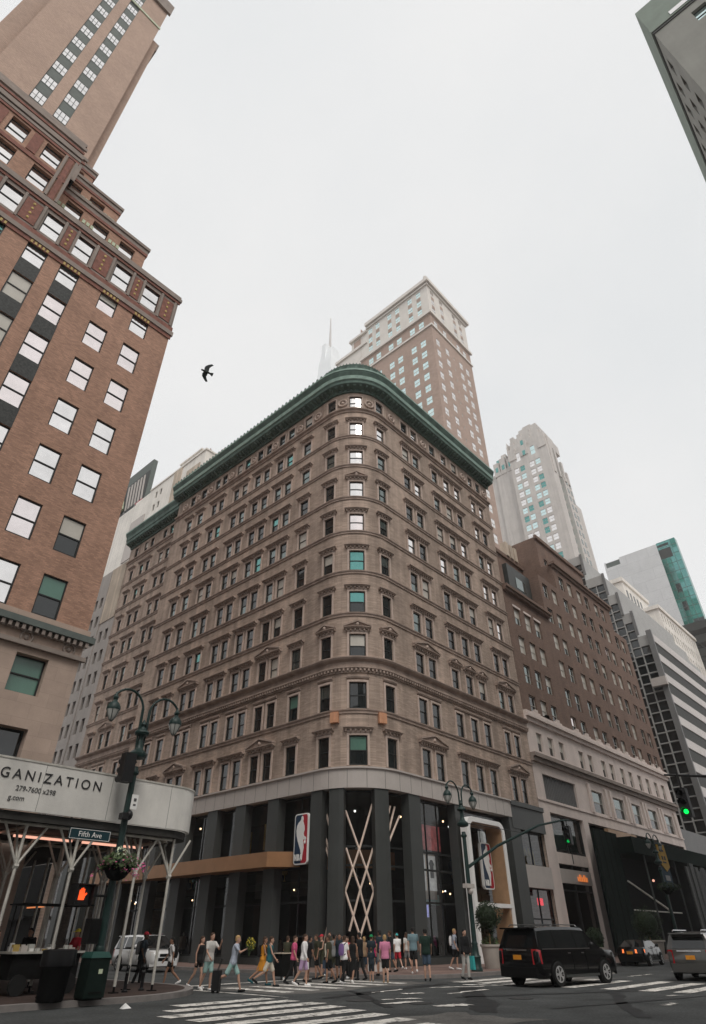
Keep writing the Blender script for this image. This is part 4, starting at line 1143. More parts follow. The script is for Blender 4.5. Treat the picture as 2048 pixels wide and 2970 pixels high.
# ---------------------------------------------------------------- grey stone tower with a stepped crown
t2 = thing('grey_deco_tower', 'pale grey stone tower with a stepped scalloped crown and teal windows', 'building', (170, 58.2, 0))
FG = Flat((170, 0, 0), (0, -1, 0), (-1, 0, 0)); FGr = Flat((0, 58.2, 0), (1, 0, 0), (0, -1, 0))
w = MB(); ops = []; specs = []
for k in range(26):
    z = 144.6 - 3.7 * k
    for c in (71.5, 69.1, 65.2, 62.8): ops.append((-c - .95, -c + .95, z - 1.2, z + 1.2))
for c in (70.05, 63.8): ops.append((-c - .9, -c + .9, 148.6, 152.6))
fwall(w, FG, -73.6, -58.2, 0, 153.5, ops, .25)
w.quad((170, 73.6, 0), (173, 73.6, 0), (173, 73.6, 160), (170, 73.6, 160)); w.box(173, 73.5, 0, 190, 92, 150); w.box(172.2, 73.6, 0, 173, 81, 150)
w.quad((170, 58.2, 0), (174.5, 58.2, 0), (174.5, 58.2, 153.5), (170, 58.2, 153.5)); w.box(174.5, 59.5, 0, 178.5, 72, 153); w.box(178.5, 58.2, 0, 184.6, 74, 141); w.box(184.6, 58.6, 0, 190, 74, 131)
for c, zt, dx in ((72.3, 155.5, -.3), (67.2, 156.5, -.3), (60, 156.2, -.3)): w.box(170 + dx, c - 1.5, 150, 171.5, c + 1.5, zt)
w.box(171, 59, 153.4, 184, 73, 158); w.box(172, 60, 158, 183, 72, 161.5); w.box(173.2, 61.5, 161.5, 182, 69, 165.5); w.box(174, 64, 165.5, 181, 67.5, 167)
for c in (74.6, 77.6, 80.4): w.box(172, c - 1.2, 148, 174, c + 1.2, 156 + rng.uniform(-2, 3)); w.box(174, c - 1, 150, 178, c + 1, 162 - (c - 74) * .9)
for c in (61.5, 65, 69, 72): w.box(171.4, c - .7, 157, 172.6, c + .7, 160.3); w.box(172.4, c - .8, 160, 174, c + .8, 163.4)
for x in (172, 176, 180, 183): w.box(x - .7, 57.9, 138, x + .7, 59, 156 - (x - 172) * 1.1)
w.build('wall', M['t2'], t2)
for o in ops:
    gg = rng.choice(['g_tealp', 'g_sky', 'g_tealp', 'g_teal', 'g_sky']); specs.append((FG, *o, .2, M[gg], M[gg]))
windows(t2, specs, M['t2'], sub=False, fw=.05, rail=True)
for z in (150.0, 155.0, 159.5):
    for c in (74.6, 77.5, 80.3, 67.2):
        k = MB(); xx = (171.95 if z < 154 else 173.95) if c > 73 else 169.65
        if z > 158: continue
        k.box(xx, c - .55, z, xx + .04, c + .55, z + 2.2); k.build('crown_window', M['g_teal'], t2)
sl = MB()
for k in range(26): z = 144 - 3.7 * k; sl.box(174.6, 59.4, z, 178.4, 59.48, z + 2.4)
sl.build('slot_window', M['g_teal'], t2)
sl = MB()
for k in range(22):
    z = 137 - 3.7 * k
    for x in (180, 182.6): sl.box(x, 58.12, z, x + 1.3, 58.19, z + 2.0)
sl.build('side_window', M['g_mid'], t2)

# ---------------------------------------------------------------- office block with dark window grid and white bands
kb = thing('grid_office_block', 'stepped office block with a dark window grid on its side and white front bands', 'building', (110, 28, 0))
FK = Flat((110, 0, 0), (0, -1, 0), (-1, 0, 0)); FKf = Flat((0, 28, 0), (1, 0, 0), (0, -1, 0))
w = MB()
steps = [(-28.6, -28.0, 46.0), (-30.3, -28.6, 46.0), (-31.9, -30.3, 50.9), (-33.5, -31.9, 55.4), (-36.8, -33.5, 60.2), (-42, -36.8, 66)]
cell = []
for i, (a, b, zt) in enumerate(steps[1:]):
    n = max(1, round((b - a) / 1.62))
    for j in range(n):
        c0 = a + (b - a) * j / n; c1 = a + (b - a) * (j + 1) / n; z = zt - 1.9
        while z > 14:
            cell.append((c0 + .085, c1 - .085, z - 1.5, z)); z -= 1.66
for i, (a, b, zt) in enumerate(steps):
    ops = [o for o in cell if o[0] >= a and o[1] <= b]
    fwall(w, FK, a, b, 0, zt, ops, .35)
    w.quad(FK.pt(a, 0, zt), FK.pt(b, 0, zt), FK.pt(b, -40, zt), FK.pt(a, -40, zt))
    if i: w.quad(FK.pt(b, 0, 0), FK.pt(b, -40, 0), FK.pt(b, -40, zt), FK.pt(b, 0, zt))
w.build('wall', M['kgrid'], kb)
items = [{'c': FK.pt(o[0], 0, o[2]), 'o': o} for o in cell]
def kwin(it, dst):
    o = it['o']; mb = MB(); mb.quad(FK.pt(o[0], -.33, o[2]), FK.pt(o[1], -.33, o[2]), FK.pt(o[1], -.33, o[3]), FK.pt(o[0], -.33, o[3]))
    if dst: merge(dst, mb, [M['g_dark']])
    else: mb.build('window', M['g_dark'], kb, fix=False)
capped(kb, 'window', items, kwin)
for i, (a, b, zt) in enumerate(steps[2:], 2):       # sloping grey fins at each step
    k = MB(); fbox(k, FK, b - .05, b + .45, .003, .25, zt - 4.6, zt + .2); k.build('fin', M['kgrey'], kb)
k = MB(); fbox(k, FK, -28.62, -27.7, .003, .5, 0, 46.6); k.build('corner_fin', M['kgrey'], kb)
k = MB(); z = 46.2
while z > 8:
    fbox(k, FKf, 110.6, 150, .003, .14, z - 1.5, z); z -= 3.65
k.build('white_band', M['kwhite'], kb)
k = MB(); k.quad((110, 28, 0), (150, 28, 0), (150, 28, 46), (110, 28, 46)); k.build('ribbon_window', M['spandrel'], kb)
k = MB(); fbox(k, FK, -30, -27.5, .36, 1.2, 36.4, 37.8); k.build('roof_unit', M['fascia'], kb)
k = MB(); k.box(97, 28.6, 0, 109.9, 36, 13.5); k.build('low_wing', M['kgrey'], kb)
# ---------------------------------------------------------------- concrete and green glass tower
t3 = thing('green_glass_tower', 'pale concrete panel tower with a green glass strip down its right edge', 'building', (240, 48, 0))
w = MB(); w.box(240, 48.4, 0, 262, 70.9, 131.5); w.box(240, 48.4, 131.5, 262, 64.2, 134.6); w.box(240.2, 70.2, 131.5, 262, 70.9, 134.4); w.build('concrete_wall', M['concrete'], t3)
k = MB(); k.box(240.3, 64.2, 131.5, 262, 70.2, 134.0); k.build('plant_screen', M['spandrel2'], t3)
k = MB(); k.box(240.05, 41.0, 0, 243, 48.39, 134.8, 1); rg = random.Random(21)
for i in range(34):
    for j in range(4):
        z0 = 134.6 - 3.9 * (i + 1); y0_ = 41.05 + 1.83 * j; ph = math.sin(i * .45 + j * .9) + rg.uniform(-.7, .7) + (.9 if i < 9 else -.5)  # pane tones imitate bright reflections above and dark ones below
        k.quad((240.03, y0_ + 1.8, z0), (240.03, y0_, z0), (240.03, y0_, z0 + 3.8), (240.03, y0_ + 1.8, z0 + 3.8), 0 if ph > .7 else (1 if ph > -.5 else 2))
k.build('glass_curtain', [M['g_teal'], M['g_deepteal'], M['g_dark']], t3, fix=False)
k = MB(); z = 132.0
while z > 40: k.box(239.98, 41.0, z, 240.049, 48.3, z + .15); z -= 3.9
for y in (43, 44.9, 46.7): k.box(239.97, y, 40, 240.046, y + .12, 134.5)
k.build('mullion', M['spandrel2'], t3)
k = MB(); k.box(239.95, 43.6, 127.0, 240.04, 48.3, 131.4); k.box(239.95, 43.8, 132.6, 240.04, 48.3, 133.6); k.build('plant_louvre', M['spandrel'], t3)
# beige stepped block between
bb = thing('beige_stepped_block', 'beige stone block with stepped attic bays seen above the white bands', 'building', (160, 36, 0))
w = MB(); FBb = Flat((160, 0, 0), (0, -1, 0), (-1, 0, 0)); FBf = Flat((0, 37, 0), (1, 0, 0), (0, -1, 0))
ops = []; specs = []
for x in [161.5 + 2.2 * k for k in range(13)]:
    for z in (62, 66, 70): ops.append((x - .5, x + .5, z - 1.2, z + 1.2))
fwall(w, FBf, 160, 190, 0, 73, ops, .4); w.quad((160, 37, 0), (160, 60, 0), (160, 60, 73), (160, 37, 73)); w.quad((160, 37, 72.8), (190, 37, 72.8), (190, 60, 72.8), (160, 60, 72.8))
w.box(160.5, 44, 73, 180, 58, 84); w.box(159.6, 36.6, 72.2, 190, 37, 73.2); w.box(159.6, 37.0, 72.2, 160, 60, 73.2); w.box(160.1, 43.6, 83.2, 180.4, 58.4, 84.4)
w.build('wall', M['w2'], bb)
for o in ops: specs.append((FBf, *o, .3, M['g_dark'], M['g_mid']))
for x in (162, 164.5, 167, 169.5, 172):
    k = MB(); k.box(x, 43.9, 77, x + 1, 43.99, 81); k.build('attic_window', M['g_dark'], bb)
windows(bb, specs, M['lightframe'], sub=False)
# dark slab far down the avenue
ds = thing('dark_overhang_block', 'dark block with a deep overhang at the right edge beyond the white bands', 'building', (190, 30, 0))
k = MB(); k.box(190, 29.5, 0, 215, 50, 78); k.build('wall', M['spandrel'], ds); k = MB()
for z in (66, 70, 74): k.box(189.9, 29.6, z, 189.99, 49, z + 1.6)
k.build('ribbon_window', M['g_dark'], ds)

# ---------------------------------------------------------------- pale blocks along the side street
wa = thing('pale_side_street_block', 'pale grey stone block with rows of small dark windows, left of the corner building', 'building', (33, 75, 0))
FW = Flat((33.0, 0, 0), (0, -1, 0), (-1, 0, 0)); w = MB(); ops = []; specs = []
for k in range(13):
    z = 41.5 - 3.05 * k
    for c in (76.1, 77.7, 80.2, 81.8, 84.2, 85.8, 88.2, 89.8, 92.2, 93.8, 96.2):
        if c < 78.7 and z > 37: continue
        if z < 9.5: continue
        ops.append((-c - .42, -c + .42, z - .85, z + .85))
fwall(w, FW, -110, -74.6, 0, 46.5, ops, .45); w.quad((33, 74.6, 0), (60, 74.6, 0), (60, 74.6, 46.5), (33, 74.6, 46.5)); w.quad((33, 74.6, 46.4), (60, 74.6, 46.4), (60, 110, 46.4), (33, 110, 46.4))
w.build('wall', M['w1'], wa)
for c in (78.95, 83.0, 87.0, 91.0): 
    k = MB(); k.box(32.85, c - .2, 1, 32.997, c + .2, 46); k.build('pier', M['w1'], wa)
k = MB(); k.box(32.9, 74.7, 37.6, 32.995, 78.7, 46.4); k.build('blank_panel', M['w2tan'], wa)
k = MB(); k.box(32.8, 74.7, .15, 32.99, 110, 8.2); k.build('darkened_shop_front', M['matte'], wa)  # black sheet added to darken the ground floor seen under the shed
k = MB(); k.box(31.6, 75, 3.2, 32.79, 84, 3.5); k.build('added_awning', M['matte'], wa)  # black slab added to darken the same gap
k = MB(); k.box(32.7, 73.5, 4.2, 32.79, 77.5, 4.32); k.build('lit_strip', M['orangesign'], wa)
for o in ops: specs.append((FW, *o, .4, M['g_dark'], M['g_dark']))
windows(wa, specs, M['darkframe'], sub=False, limit=100)
wb = thing('white_setback_block', 'white stucco block with stepped roof masses behind the green cornice', 'building', (48, 95, 0))
w = MB(); FX = Flat((48, 0, 0), (0, -1, 0), (-1, 0, 0)); ops = []; specs = []
for z in (60.5, 64.0, 67.5, 71, 74.5):
    for c in (92.2, 93.8, 97.4, 99.0): ops.append((-c - .42, -c + .42, z - .9, z + .9))
for z in (78, 81.5):
    for c in (101.2, 103.0): ops.append((-c - .42, -c + .42, z - .9, z + .9))
fwall(w, FX, -106, -85, 0, 84.0, ops, .4); w.quad((48, 85, 0), (70, 85, 0), (70, 85, 84), (48, 85, 84)); w.quad((48, 85, 83.9), (70, 85, 83.9), (70, 106, 83.9), (48, 106, 83.9))
w.box(50, 90.5, 84, 66, 98.5, 88.6); w.box(52, 84.6, 80, 66, 88, 87.0)
w.build('wall', M['w2'], wb)
k = MB(); k.box(47.8, 93.4, 70, 47.995, 96.2, 83.9); k.box(47.85, 86.5, 72, 47.994, 91.2, 81.5); k.build('stained_panel', M['w2tan'], wb)
k = MB(); k.box(49.8, 90.3, 88.6, 66.2, 98.7, 89.0); k.box(47.8, 84.8, 84.0, 70, 106, 84.4); k.build('coping', M['w2'], wb)
for o in ops: specs.append((FX, *o, .35, M['g_dark'], M['g_dark']))
windows(wb, specs, M['darkframe'], sub=False)
k = MB()
for i in range(6): k.tube([(51 + i * .3, 88.7 + .3 * i, 87), (51 + i * .3, 88.7 + .3 * i, 88.6)], .06, 5)
k.tube([(51, 88.7, 88.6), (52.5, 90.2, 88.6)], .06, 5); k.build('roof_rail', M['terracotta'], wb)
wc = thing('light_grey_slab', 'light grey slab with large pale windows squeezed between the brick tower and the white block', 'building', (50, 112, 0))
w = MB(); w.box(50, 106.2, 0, 72, 126, 86.5); w.box(50.5, 106.3, 86.5, 70, 118, 88); w.build('wall', M['w2'], wc)
k = MB(); k.box(49.8, 110.5, 70, 49.995, 116.5, 81); k.build('grey_panel', M['fascia'], wc)
for z in (54.5, 60.5, 66):
    k = MB(); k.box(49.8, 108.5, z, 49.995, 110.2, z + 2.6); k.build('window', M['g_sky'], wc)
    k = MB(); k.box(49.8, 111.5, z, 49.995, 112.8, z + 2.6); k.build('window', M['g_sky'], wc)
bbd = thing('rooftop_billboard', 'colourful rooftop billboard with striped lettering beside the brick tower', 'billboard', (52, 122, 88))
k = MB(); k.box(52, 117.6, 88.2, 53.2, 131, 103); k.build('frame', M['spandrel2'], bbd)
k = MB(); k.box(51.85, 118, 89.5, 51.99, 130.6, 99.5); k.build('face', M['spandrel'], bbd)
k = MB()
for i in range(6):
    y = 118.6 + i * 1.5; k.hexa([(51.7, y, 90.5), (51.84, y, 90.5), (51.84, y + .7, 90.5), (51.7, y + .7, 90.5), (51.7, y + 1.1, 98.8), (51.84, y + 1.1, 98.8), (51.84, y + 1.8, 98.8), (51.7, y + 1.8, 98.8)])
k.build('stripe', M['fascia'], bbd)
k = MB(); k.box(51.7, 118.2, 88.9, 51.9, 121.5, 90.4); k.build('red_patch', M['red'], bbd)
k = MB(); k.lathe([(.1, 0), (1.7, .6), (1.2, 3.0), (.3, 5.2), (.05, 5.6)], (51.2, 128.6, 90.6), 10, sx=.4); k.build('green_figure', M['faience'], bbd, smooth=True)
k = MB()
for y in (119, 124, 129): k.tube([(53, y, 88), (53, y, 89.5)], .2, 6); k.box(50.6, y, 87.0, 53, y + .3, 88.3)
k.build('support', M['kgrey'], bbd)
# far spire tower, its haze put into the colour
sp = thing('distant_spire_tower', 'distant pale glass tower with a thin spire left of the cream crowned tower', 'building', (200, 203.8, 0))
def sq(x, y, a, z): return [(x - a, y - a, z), (x + a, y - a, z), (x + a, y + a, z), (x - a, y + a, z)]
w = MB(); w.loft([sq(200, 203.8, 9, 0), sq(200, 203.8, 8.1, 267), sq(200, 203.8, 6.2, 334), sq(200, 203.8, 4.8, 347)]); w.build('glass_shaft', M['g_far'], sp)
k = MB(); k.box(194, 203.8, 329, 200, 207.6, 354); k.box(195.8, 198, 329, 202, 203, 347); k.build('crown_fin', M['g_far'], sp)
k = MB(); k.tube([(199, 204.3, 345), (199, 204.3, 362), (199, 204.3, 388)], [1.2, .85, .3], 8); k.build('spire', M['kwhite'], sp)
# ---------------------------------------------------------------- west side of the avenue
tr_ = thing('grey_corner_tower', 'grey green limestone building with a verdigris parapet and small dark windows, top right corner', 'building', (31.2, -7.4, 0))
FN = Flat((31.2, 0, 0), (0, -1, 0), (-1, 0, 0)); FE = Flat((0, -7.4, 0), (-1, 0, 0), (0, 1, 0))
w = MB(); o1 = []; o2 = []; specs = []
for k in range(17):
    z = 63.6 - 3.6 * k
    for y in (-10.6, -12.6, -15.0, -17, -20, -22, -25, -27): o1.append((-y - .55, -y + .55, z - .95, z + .95))
    for x in [33.6 + 2.3 * i for i in range(22)]: o2.append((-x - .5, -x + .5, z - .9, z + .9))
fwall(w, FN, 7.4, 30, 0, 65.75, o1, .5); fwall(w, FE, -86, -31.2, 0, 65.75, o2, .5); w.quad((31.2, -30, 0), (86, -30, 0), (86, -30, 67), (31.2, -30, 67)); w.quad((86, -30, 0), (86, -7.4, 0), (86, -7.4, 67), (86, -30, 67))
w.build('wall', M['trgrey'], tr_)
w = MB(); w.box(31.05, -30, 66.1, 86, -7.25, 71.2); w.build('parapet', M['copperroof'], tr_)
w = MB(); w.box(31.12, -30, 65.75, 86, -7.32, 66.1); w.build('painted_shadow_joint', M['spandrel'], tr_)  # dark strip paints the shadow line under the parapet
w = MB(); w.box(31.0, -10.9, 66.35, 31.049, -9.0, 67.0); w.build('parapet_slot', M['g_sky'], tr_)
w = MB(); w.box(31.0, -14.0, 66.35, 31.049, -11.6, 67.0); w.build('parapet_slot', M['g_sky'], tr_)
for o in o1: specs.append((FN, *o, .35, M['g_tealp'], M['g_tealp']))
for o in o2: specs.append((FE, *o, .35, M['g_dark'], M['g_dark']))
windows(tr_, specs, M['darkframe'], sub=False)
nw = thing('plain_stone_block', 'plain grey stone block on the near side of the avenue behind the camera', 'building', (11, -7.4, 0))  # out of view, added to shade the street and dim low reflections
FNw = Flat((0, -7.4, 0), (-1, 0, 0), (0, 1, 0)); w = MB(); ops = []; specs = []
for k in range(8):
    for x in [9 - 3 * i for i in range(14)]: ops.append((-x - .7, -x + .7, 4 + 3.4 * k, 6 + 3.4 * k))
fwall(w, FNw, -11.2, 40, 0, 33, ops, .4); w.quad((11.2, -7.4, 0), (11.2, -40, 0), (11.2, -40, 33), (11.2, -7.4, 33)); w.quad((11.2, -7.4, 33), (-40, -7.4, 33), (-40, -40, 33), (11.2, -40, 33))
w.build('wall', M['trgrey'], nw)
for o in ops: specs.append((FNw, *o, .3, M['g_dark'], M['g_mid']))
windows(nw, specs, M['darkframe'], sub=False)
# ---------------------------------------------------------------- lettering helper
def text(name, body, size, origin, u, n, m, parent, ext=.006, align='LEFT', spacing=1.0, up=(0, 0, 1)):
    cu = bpy.data.curves.new(name, 'FONT'); cu.body = body; cu.size = size; cu.extrude = ext; cu.align_x = align; cu.space_character = spacing
    o = bpy.data.objects.new(name, cu); COL.objects.link(o)
    dg = bpy.context.evaluated_depsgraph_get()
    me = bpy.data.meshes.new_from_object(o.evaluated_get(dg))
    bpy.data.objects.remove(o); bpy.data.curves.remove(cu)
    u = Vector(u); n = Vector(n); w = Vector(up); off = wpos(parent)
    for v in me.vertices: v.co = Vector(origin) - off + u * v.co.x + w * v.co.y + n * v.co.z
    me.materials.clear(); me.materials.append(m)
    t = bpy.data.objects.new(name, me); COL.objects.link(t); t.parent = parent
    return t
# ---------------------------------------------------------------- sidewalk shed round the brick tower
shed = thing('sidewalk_shed', 'grey plywood sidewalk shed with lettering on its panel and many pale posts', 'scaffold shed', (8, 24, .15))
def shed_path(off):       # along the avenue, round the corner, into the side street
    x1, y0, r = 15.25 + off, 21.95 - off, 1.3
    p = [(-14, y0), (-6, y0), (x1 - r, y0)]
    for i in range(1, 9): t = i / 8 * math.pi / 2; p.append((x1 - r + r * math.sin(t), y0 + r - r * math.cos(t)))
    return p + [(x1, 30), (x1, 60)]
mb = MB(); a, b = shed_path(0), shed_path(-.09)
mb.prism(a + b[::-1], ident, 4.92, 6.36); pan = mb.build('parapet_panel', M['shed'], shed)
mb = MB(); a, b = shed_path(.02), shed_path(-.12); mb.prism(a + b[::-1], ident, 6.361, 6.42); mb.build('coping', M['post'], pan)
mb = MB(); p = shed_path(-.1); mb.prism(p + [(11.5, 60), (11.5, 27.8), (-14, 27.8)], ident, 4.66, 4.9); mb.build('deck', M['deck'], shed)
for k in range(12):
    mb = MB(); x = 13.6 - k * 2.44
    if x < -13: break
    mb.box(x - .006, 21.943, 4.93, x + .006, 21.9485, 6.35); mb.build('panel_joint', M['kgrey'], pan)
for yy in (24.4, 26.8, 29.2):
    mb = MB(); mb.box(15.2515, yy - .006, 4.93, 15.256, yy + .006, 6.35); mb.build('panel_joint', M['kgrey'], pan)
UX, NY = (1, 0, 0), (0, -1, 0)
text('lettering', 'ORGANIZATION', .43, (10.78, 21.938, 5.80), UX, NY, M['ink'], pan, .012, 'RIGHT', 1.42)
text('small_lettering', '279-7600 x298', .215, (9.22, 21.938, 5.47), UX, NY, M['ink2'], pan, .006, 'RIGHT', 1.0)
text('small_lettering', 'g.com', .215, (8.28, 21.938, 5.19), UX, NY, M['ink2'], pan, .006, 'RIGHT', 1.0)
posts = [(x, 22.35) for x in (14.3, 12.9, 10.55, 8.75, 6.9, 5, 3, 1)] + [(x, 27.3) for x in (13.95, 12.3, 10.4, 8.6, 6.8, 4.8)] + [(x, 24.9) for x in (13.2, 11.3, 9.5, 7.6, 5.6)] + [(13.95, y) for y in (26.6, 28.2, 33.5, 41)] + [(11.7, y) for y in (30, 33, 36.5)] + [(13.95, y) for y in (23.4, 25.2, 29.6, 32, 35, 38)]
def make_post():
    mb = MB(); mb.tube([(0, 0, .17), (0, 0, 4.5)], .05, 10); o = mb.build('post', M['post'], None, smooth=True)
    k = MB(); k.box(-.12, -.12, .0, .12, .12, .025); k.tube([(0, 0, .0), (0, 0, .18)], .035, 8); k.build('base_plate', M['matte'], o)
    return o
p0 = make_post()
for i, (x, y) in enumerate(posts):
    o = p0 if i == 0 else copy_thing(p0)
    o.parent = shed; o.location = Vector((x, y, .15)) - wpos(shed)
for i, (x, y) in enumerate(posts):
    if y > 27 and x > 12: continue
    mb = MB()
    for sx in (-1, 1): mb.tube([(x, y, 3.45), (x + sx * .72, y, 4.66)], .042, 8)
    if y < 24: mb.tube([(x, y, 3.5), (x, y + .8, 4.66)], .04, 8)
    mb.tube([(x - .07, y, 3.44), (x + .07, y, 3.44)], .075, 8)
    mb.build('knee_brace', M['post'], shed, smooth=True)
for y in (22.35, 24.9, 27.3):
    mb = MB(); mb.tube([(-13, y, 4.62), (14.2, y, 4.62)], .06, 6); mb.build('beam', M['post'], shed)
for x in (13.95, 11.3, 8.75, 6.9):
    mb = MB(); mb.tube([(x, 22.3, 4.56), (x, 27.5, 4.56)], .05, 6); mb.build('beam', M['post'], shed)
for a, b in ((7.2, 8.7), (9.2, 11.3), (11.7, 13.3), (13.4, 14.2), (4, 6.5)):
    mb = MB(); mb.tube([(a, 24.4, 4.50), (b, 24.4, 4.50)], .045, 6); mb.build('strip_lamp', M['pink_light'], shed)

# ---------------------------------------------------------------- twin-arm street lamp
def street_lamp(label, x, y, hs=1.0, ax='x', sign=True):
    t = thing('street_lamp', label, 'street lamp', (x, y, .15), 'twin arm street lamps')
    Z = lambda z: .15 + z * hs
    mb = MB(); mb.lathe([(.30, 0), (.30, .12), (.25, .18), (.24, .55), (.27, .6), (.2, .7), (.15, 1.1), (.17, 1.16), (.13, 1.25)], (x, y, .15), 12)
    mb.build('base', M['lampgreen'], t, smooth=True)
    mb = MB(); mb.lathe([(.13, 1.2 * hs), (.12, 3 * hs), (.105, 6.2 * hs), (.16, 6.25 * hs), (.17, 6.32 * hs), (.12, 6.4 * hs), (.11, 6.5 * hs)], (x, y, .15), 12)
    mb.build('pole', M['lampgreen'], t, smooth=True)
    mb = MB(); mb.lathe([(.12, 0), (.30, .05), (.33, .12), (.33, .2), (.26, .26), (.17, .34), (.14, .42), (.11, .5), (.10, .82), (.24, .86), (.27, .93), (.24, 1.0), (.13, 1.06), (.12, 1.1), (.07, 1.16), (.11, 1.24), (.06, 1.33), (.02, 1.42)], (x, y, Z(6.75)), 14)
    mb.build('collar', M['lampgreen'], t, smooth=True)
    for sg in (-1, 1):
        F = (lambda a, z: (x + sg * a, y, z)) if ax == 'x' else (lambda a, z: (x, y + sg * a, z))
        z0 = Z(7.6); pts = [F(.12, z0)]
        for i in range(1, 13):
            th = math.pi - i / 12 * math.pi * .82
            pts.append(F(.80 + .68 * math.cos(th), z0 + .75 + .78 * math.sin(th)))
        ex = F(1.32, z0 + 1.12)
        mb = MB(); mb.tube(pts + [ex], .045, 8)
        mb.tube([F(.13, Z(7.0)), F(.16, z0 + .05), pts[2]], .03, 6)
        mb.lathe([(.03, 0), (.09, .03), (.11, .1), (.06, .18), (.03, .3)], (ex[0], ex[1], ex[2] - .1), 8)
        arm = mb.build('arm', M['lampgreen'], t, smooth=True)
        zc = ex[2] - .47
        mb = MB(); mb.lathe([(.245, 0), (.25, .05), (.235, .14), (.18, .24), (.10, .31), (.06, .39), (.02, .43)], (ex[0], ex[1], zc), 14); la_ = mb.build('lantern_hood', M['lampgreen'], t, smooth=True)
        mb = MB(); mb.lathe([(.03, -.38), (.09, -.33), (.165, -.19), (.22, -.04), (.235, -.002)], (ex[0], ex[1], zc), 14); mb.build('lantern_globe', M['lampglass'], la_, smooth=True)
        mb = MB()
        for k in range(6):
            th = k * math.pi / 3
            mb.tube([(ex[0] + r * math.cos(th), ex[1] + r * math.sin(th), zc + z) for r, z in ((.242, -.01), (.226, -.05), (.172, -.19), (.095, -.32), (.03, -.41))], .012, 4)
        mb.build('lantern_rib', M['lampgreen'], la_)
    return t
LX, LY = 11.55, 21.3
lamp1 = street_lamp('green twin arm street lamp with the avenue sign and flower basket, at the shed corner', LX, LY, 1.0)
# things fixed on the near lamp
box = thing('signal_box', 'dark traffic signal head seen from behind, high on the near street lamp', 'traffic signal', (LX, LY, 6))
mb = MB(); mb.box(LX - .62, LY - .35, 6.05, LX - .2, LY + .0, 7.0); mb.build('housing', M['black'], box)
mb = MB(); mb.tube([(LX - .2, LY - .1, 6.8), (LX, LY, 6.8)], .04, 6); mb.tube([(LX - .2, LY - .1, 6.25), (LX, LY, 6.25)], .04, 6); mb.build('bracket', M['black'], box)
mb = MB()
for k in range(3): mb.tube([(LX - .41, LY - .36 + .71, 6.22 + .3 * k), (LX - .41, LY + .12, 6.22 + .3 * k)], .11, 10)
mb.build('visor', M['black'], box)
wsn = thing('small_white_sign', 'small white sign plate strapped to the near lamp post below the signal box', 'sign', (LX, LY, 5.4))
mb = MB(); mb.box(LX + .02, LY - .17, 5.25, LX + .26, LY - .14, 5.72); mb.build('plate', M['white'], wsn)
mb = MB(); mb.box(LX + .1, LY - .176, 5.36, LX + .2, LY - .171, 5.42); mb.box(LX + .1, LY - .176, 5.5, LX + .2, LY - .171, 5.6); mb.build('mark', M['ink2'], wsn)
cmb = thing('camera_box', 'small black camera box on the near lamp post under the white plate', 'camera', (LX, LY, 5))
mb = MB(); mb.box(LX - .28, LY - .3, 4.9, LX - .05, LY - .05, 5.1); mb.build('body', M['black'], cmb); mb = MB(); mb.ball((LX + .02, LY - .2, 5.05), .12, .12, .16); mb.build('dome', M['black'], cmb, smooth=True)
av = thing('street_name_sign', 'dark green street sign reading Fifth Ave on the near lamp post', 'street sign', (LX, LY, 4.3))
mb = MB(); mb.box(LX - 1.85, LY - .03, 4.20, LX - .42, LY, 4.52); mb.build('plate', M['signgreen'], av)
mb = MB()
for b in ((LX - 1.83, LY - .036, 4.215, LX - .44, LY - .031, 4.228), (LX - 1.83, LY - .036, 4.492, LX - .44, LY - .031, 4.505), (LX - 1.83, LY - .036, 4.228, LX - 1.817, LY - .031, 4.492), (LX - .453, LY - .036, 4.228, LX - .44, LY - .031, 4.492)): mb.box(*b)
mb.build('border', M['white'], av)
text('lettering', 'Fifth Ave', .22, (LX - 1.135, LY - .034, 4.29), UX, NY, M['white'], av, .003, 'CENTER', 1.02)
mb = MB(); mb.tube([(LX - .45, LY - .01, 4.36), (LX, LY, 4.36)], .03, 6); mb.build('bracket', M['black'], av)
fb = thing('flower_basket', 'hanging basket of pink flowers and green leaves on the near lamp post', 'flower basket', (LX, LY - .2, 3.1))
mb = MB(); mb.lathe([(.12, 0), (.28, .08), (.40, .25), (.46, .42), (.43, .43), (.3, .38)], (LX - .05, LY - .25, 3.12), 16); mb.build('bowl', M['matte'], fb, smooth=True)
def clump(n, c, rx, ry, rz, s, seed, zmin=-9, droop=0):
    r = random.Random(seed); mb = MB()
    for i in range(n):
        th = r.uniform(0, 2 * math.pi); ph = math.acos(r.uniform(-1, 1)); q = r.uniform(.55, 1.0) ** .6
        lump = 1 + .22 * math.sin(3 * th + seed) * math.sin(2 * ph + seed * 2)
        p = Vector((c[0] + rx * q * lump * math.sin(ph) * math.cos(th), c[1] + ry * q * lump * math.sin(ph) * math.sin(th), c[2] + rz * q * lump * math.cos(ph)))
        if droop: p.z -= droop * r.random() * max(0, (math.hypot(p.x - c[0], p.y - c[1]) / rx - .6))
        if p.z < zmin: continue
        a = Vector((r.uniform(-1, 1), r.uniform(-1, 1), r.uniform(-1, 1))).normalized(); b = a.orthogonal().normalized(); k = s * r.uniform(.6, 1.3)
        mb.quad(p - a * k, p + b * k * .5, p + a * k, p - b * k * .5)
    return mb
clump(700, (LX - .05, LY - .25, 3.62), .62, .62, .30, .075, 3, droop=.25).build('leaf_mass', M['leaf'], fb, fix=False)
clump(130, (LX + .0, LY - .3, 3.56), .85, .75, .26, .05, 5, droop=.7).build('blossom', M['petal'], fb, fix=False)
clump(55, (LX + .55, LY - .35, 3.5), .32, .3, .35, .05, 9, droop=.3).build('blossom', M['petal'], fb, fix=False)
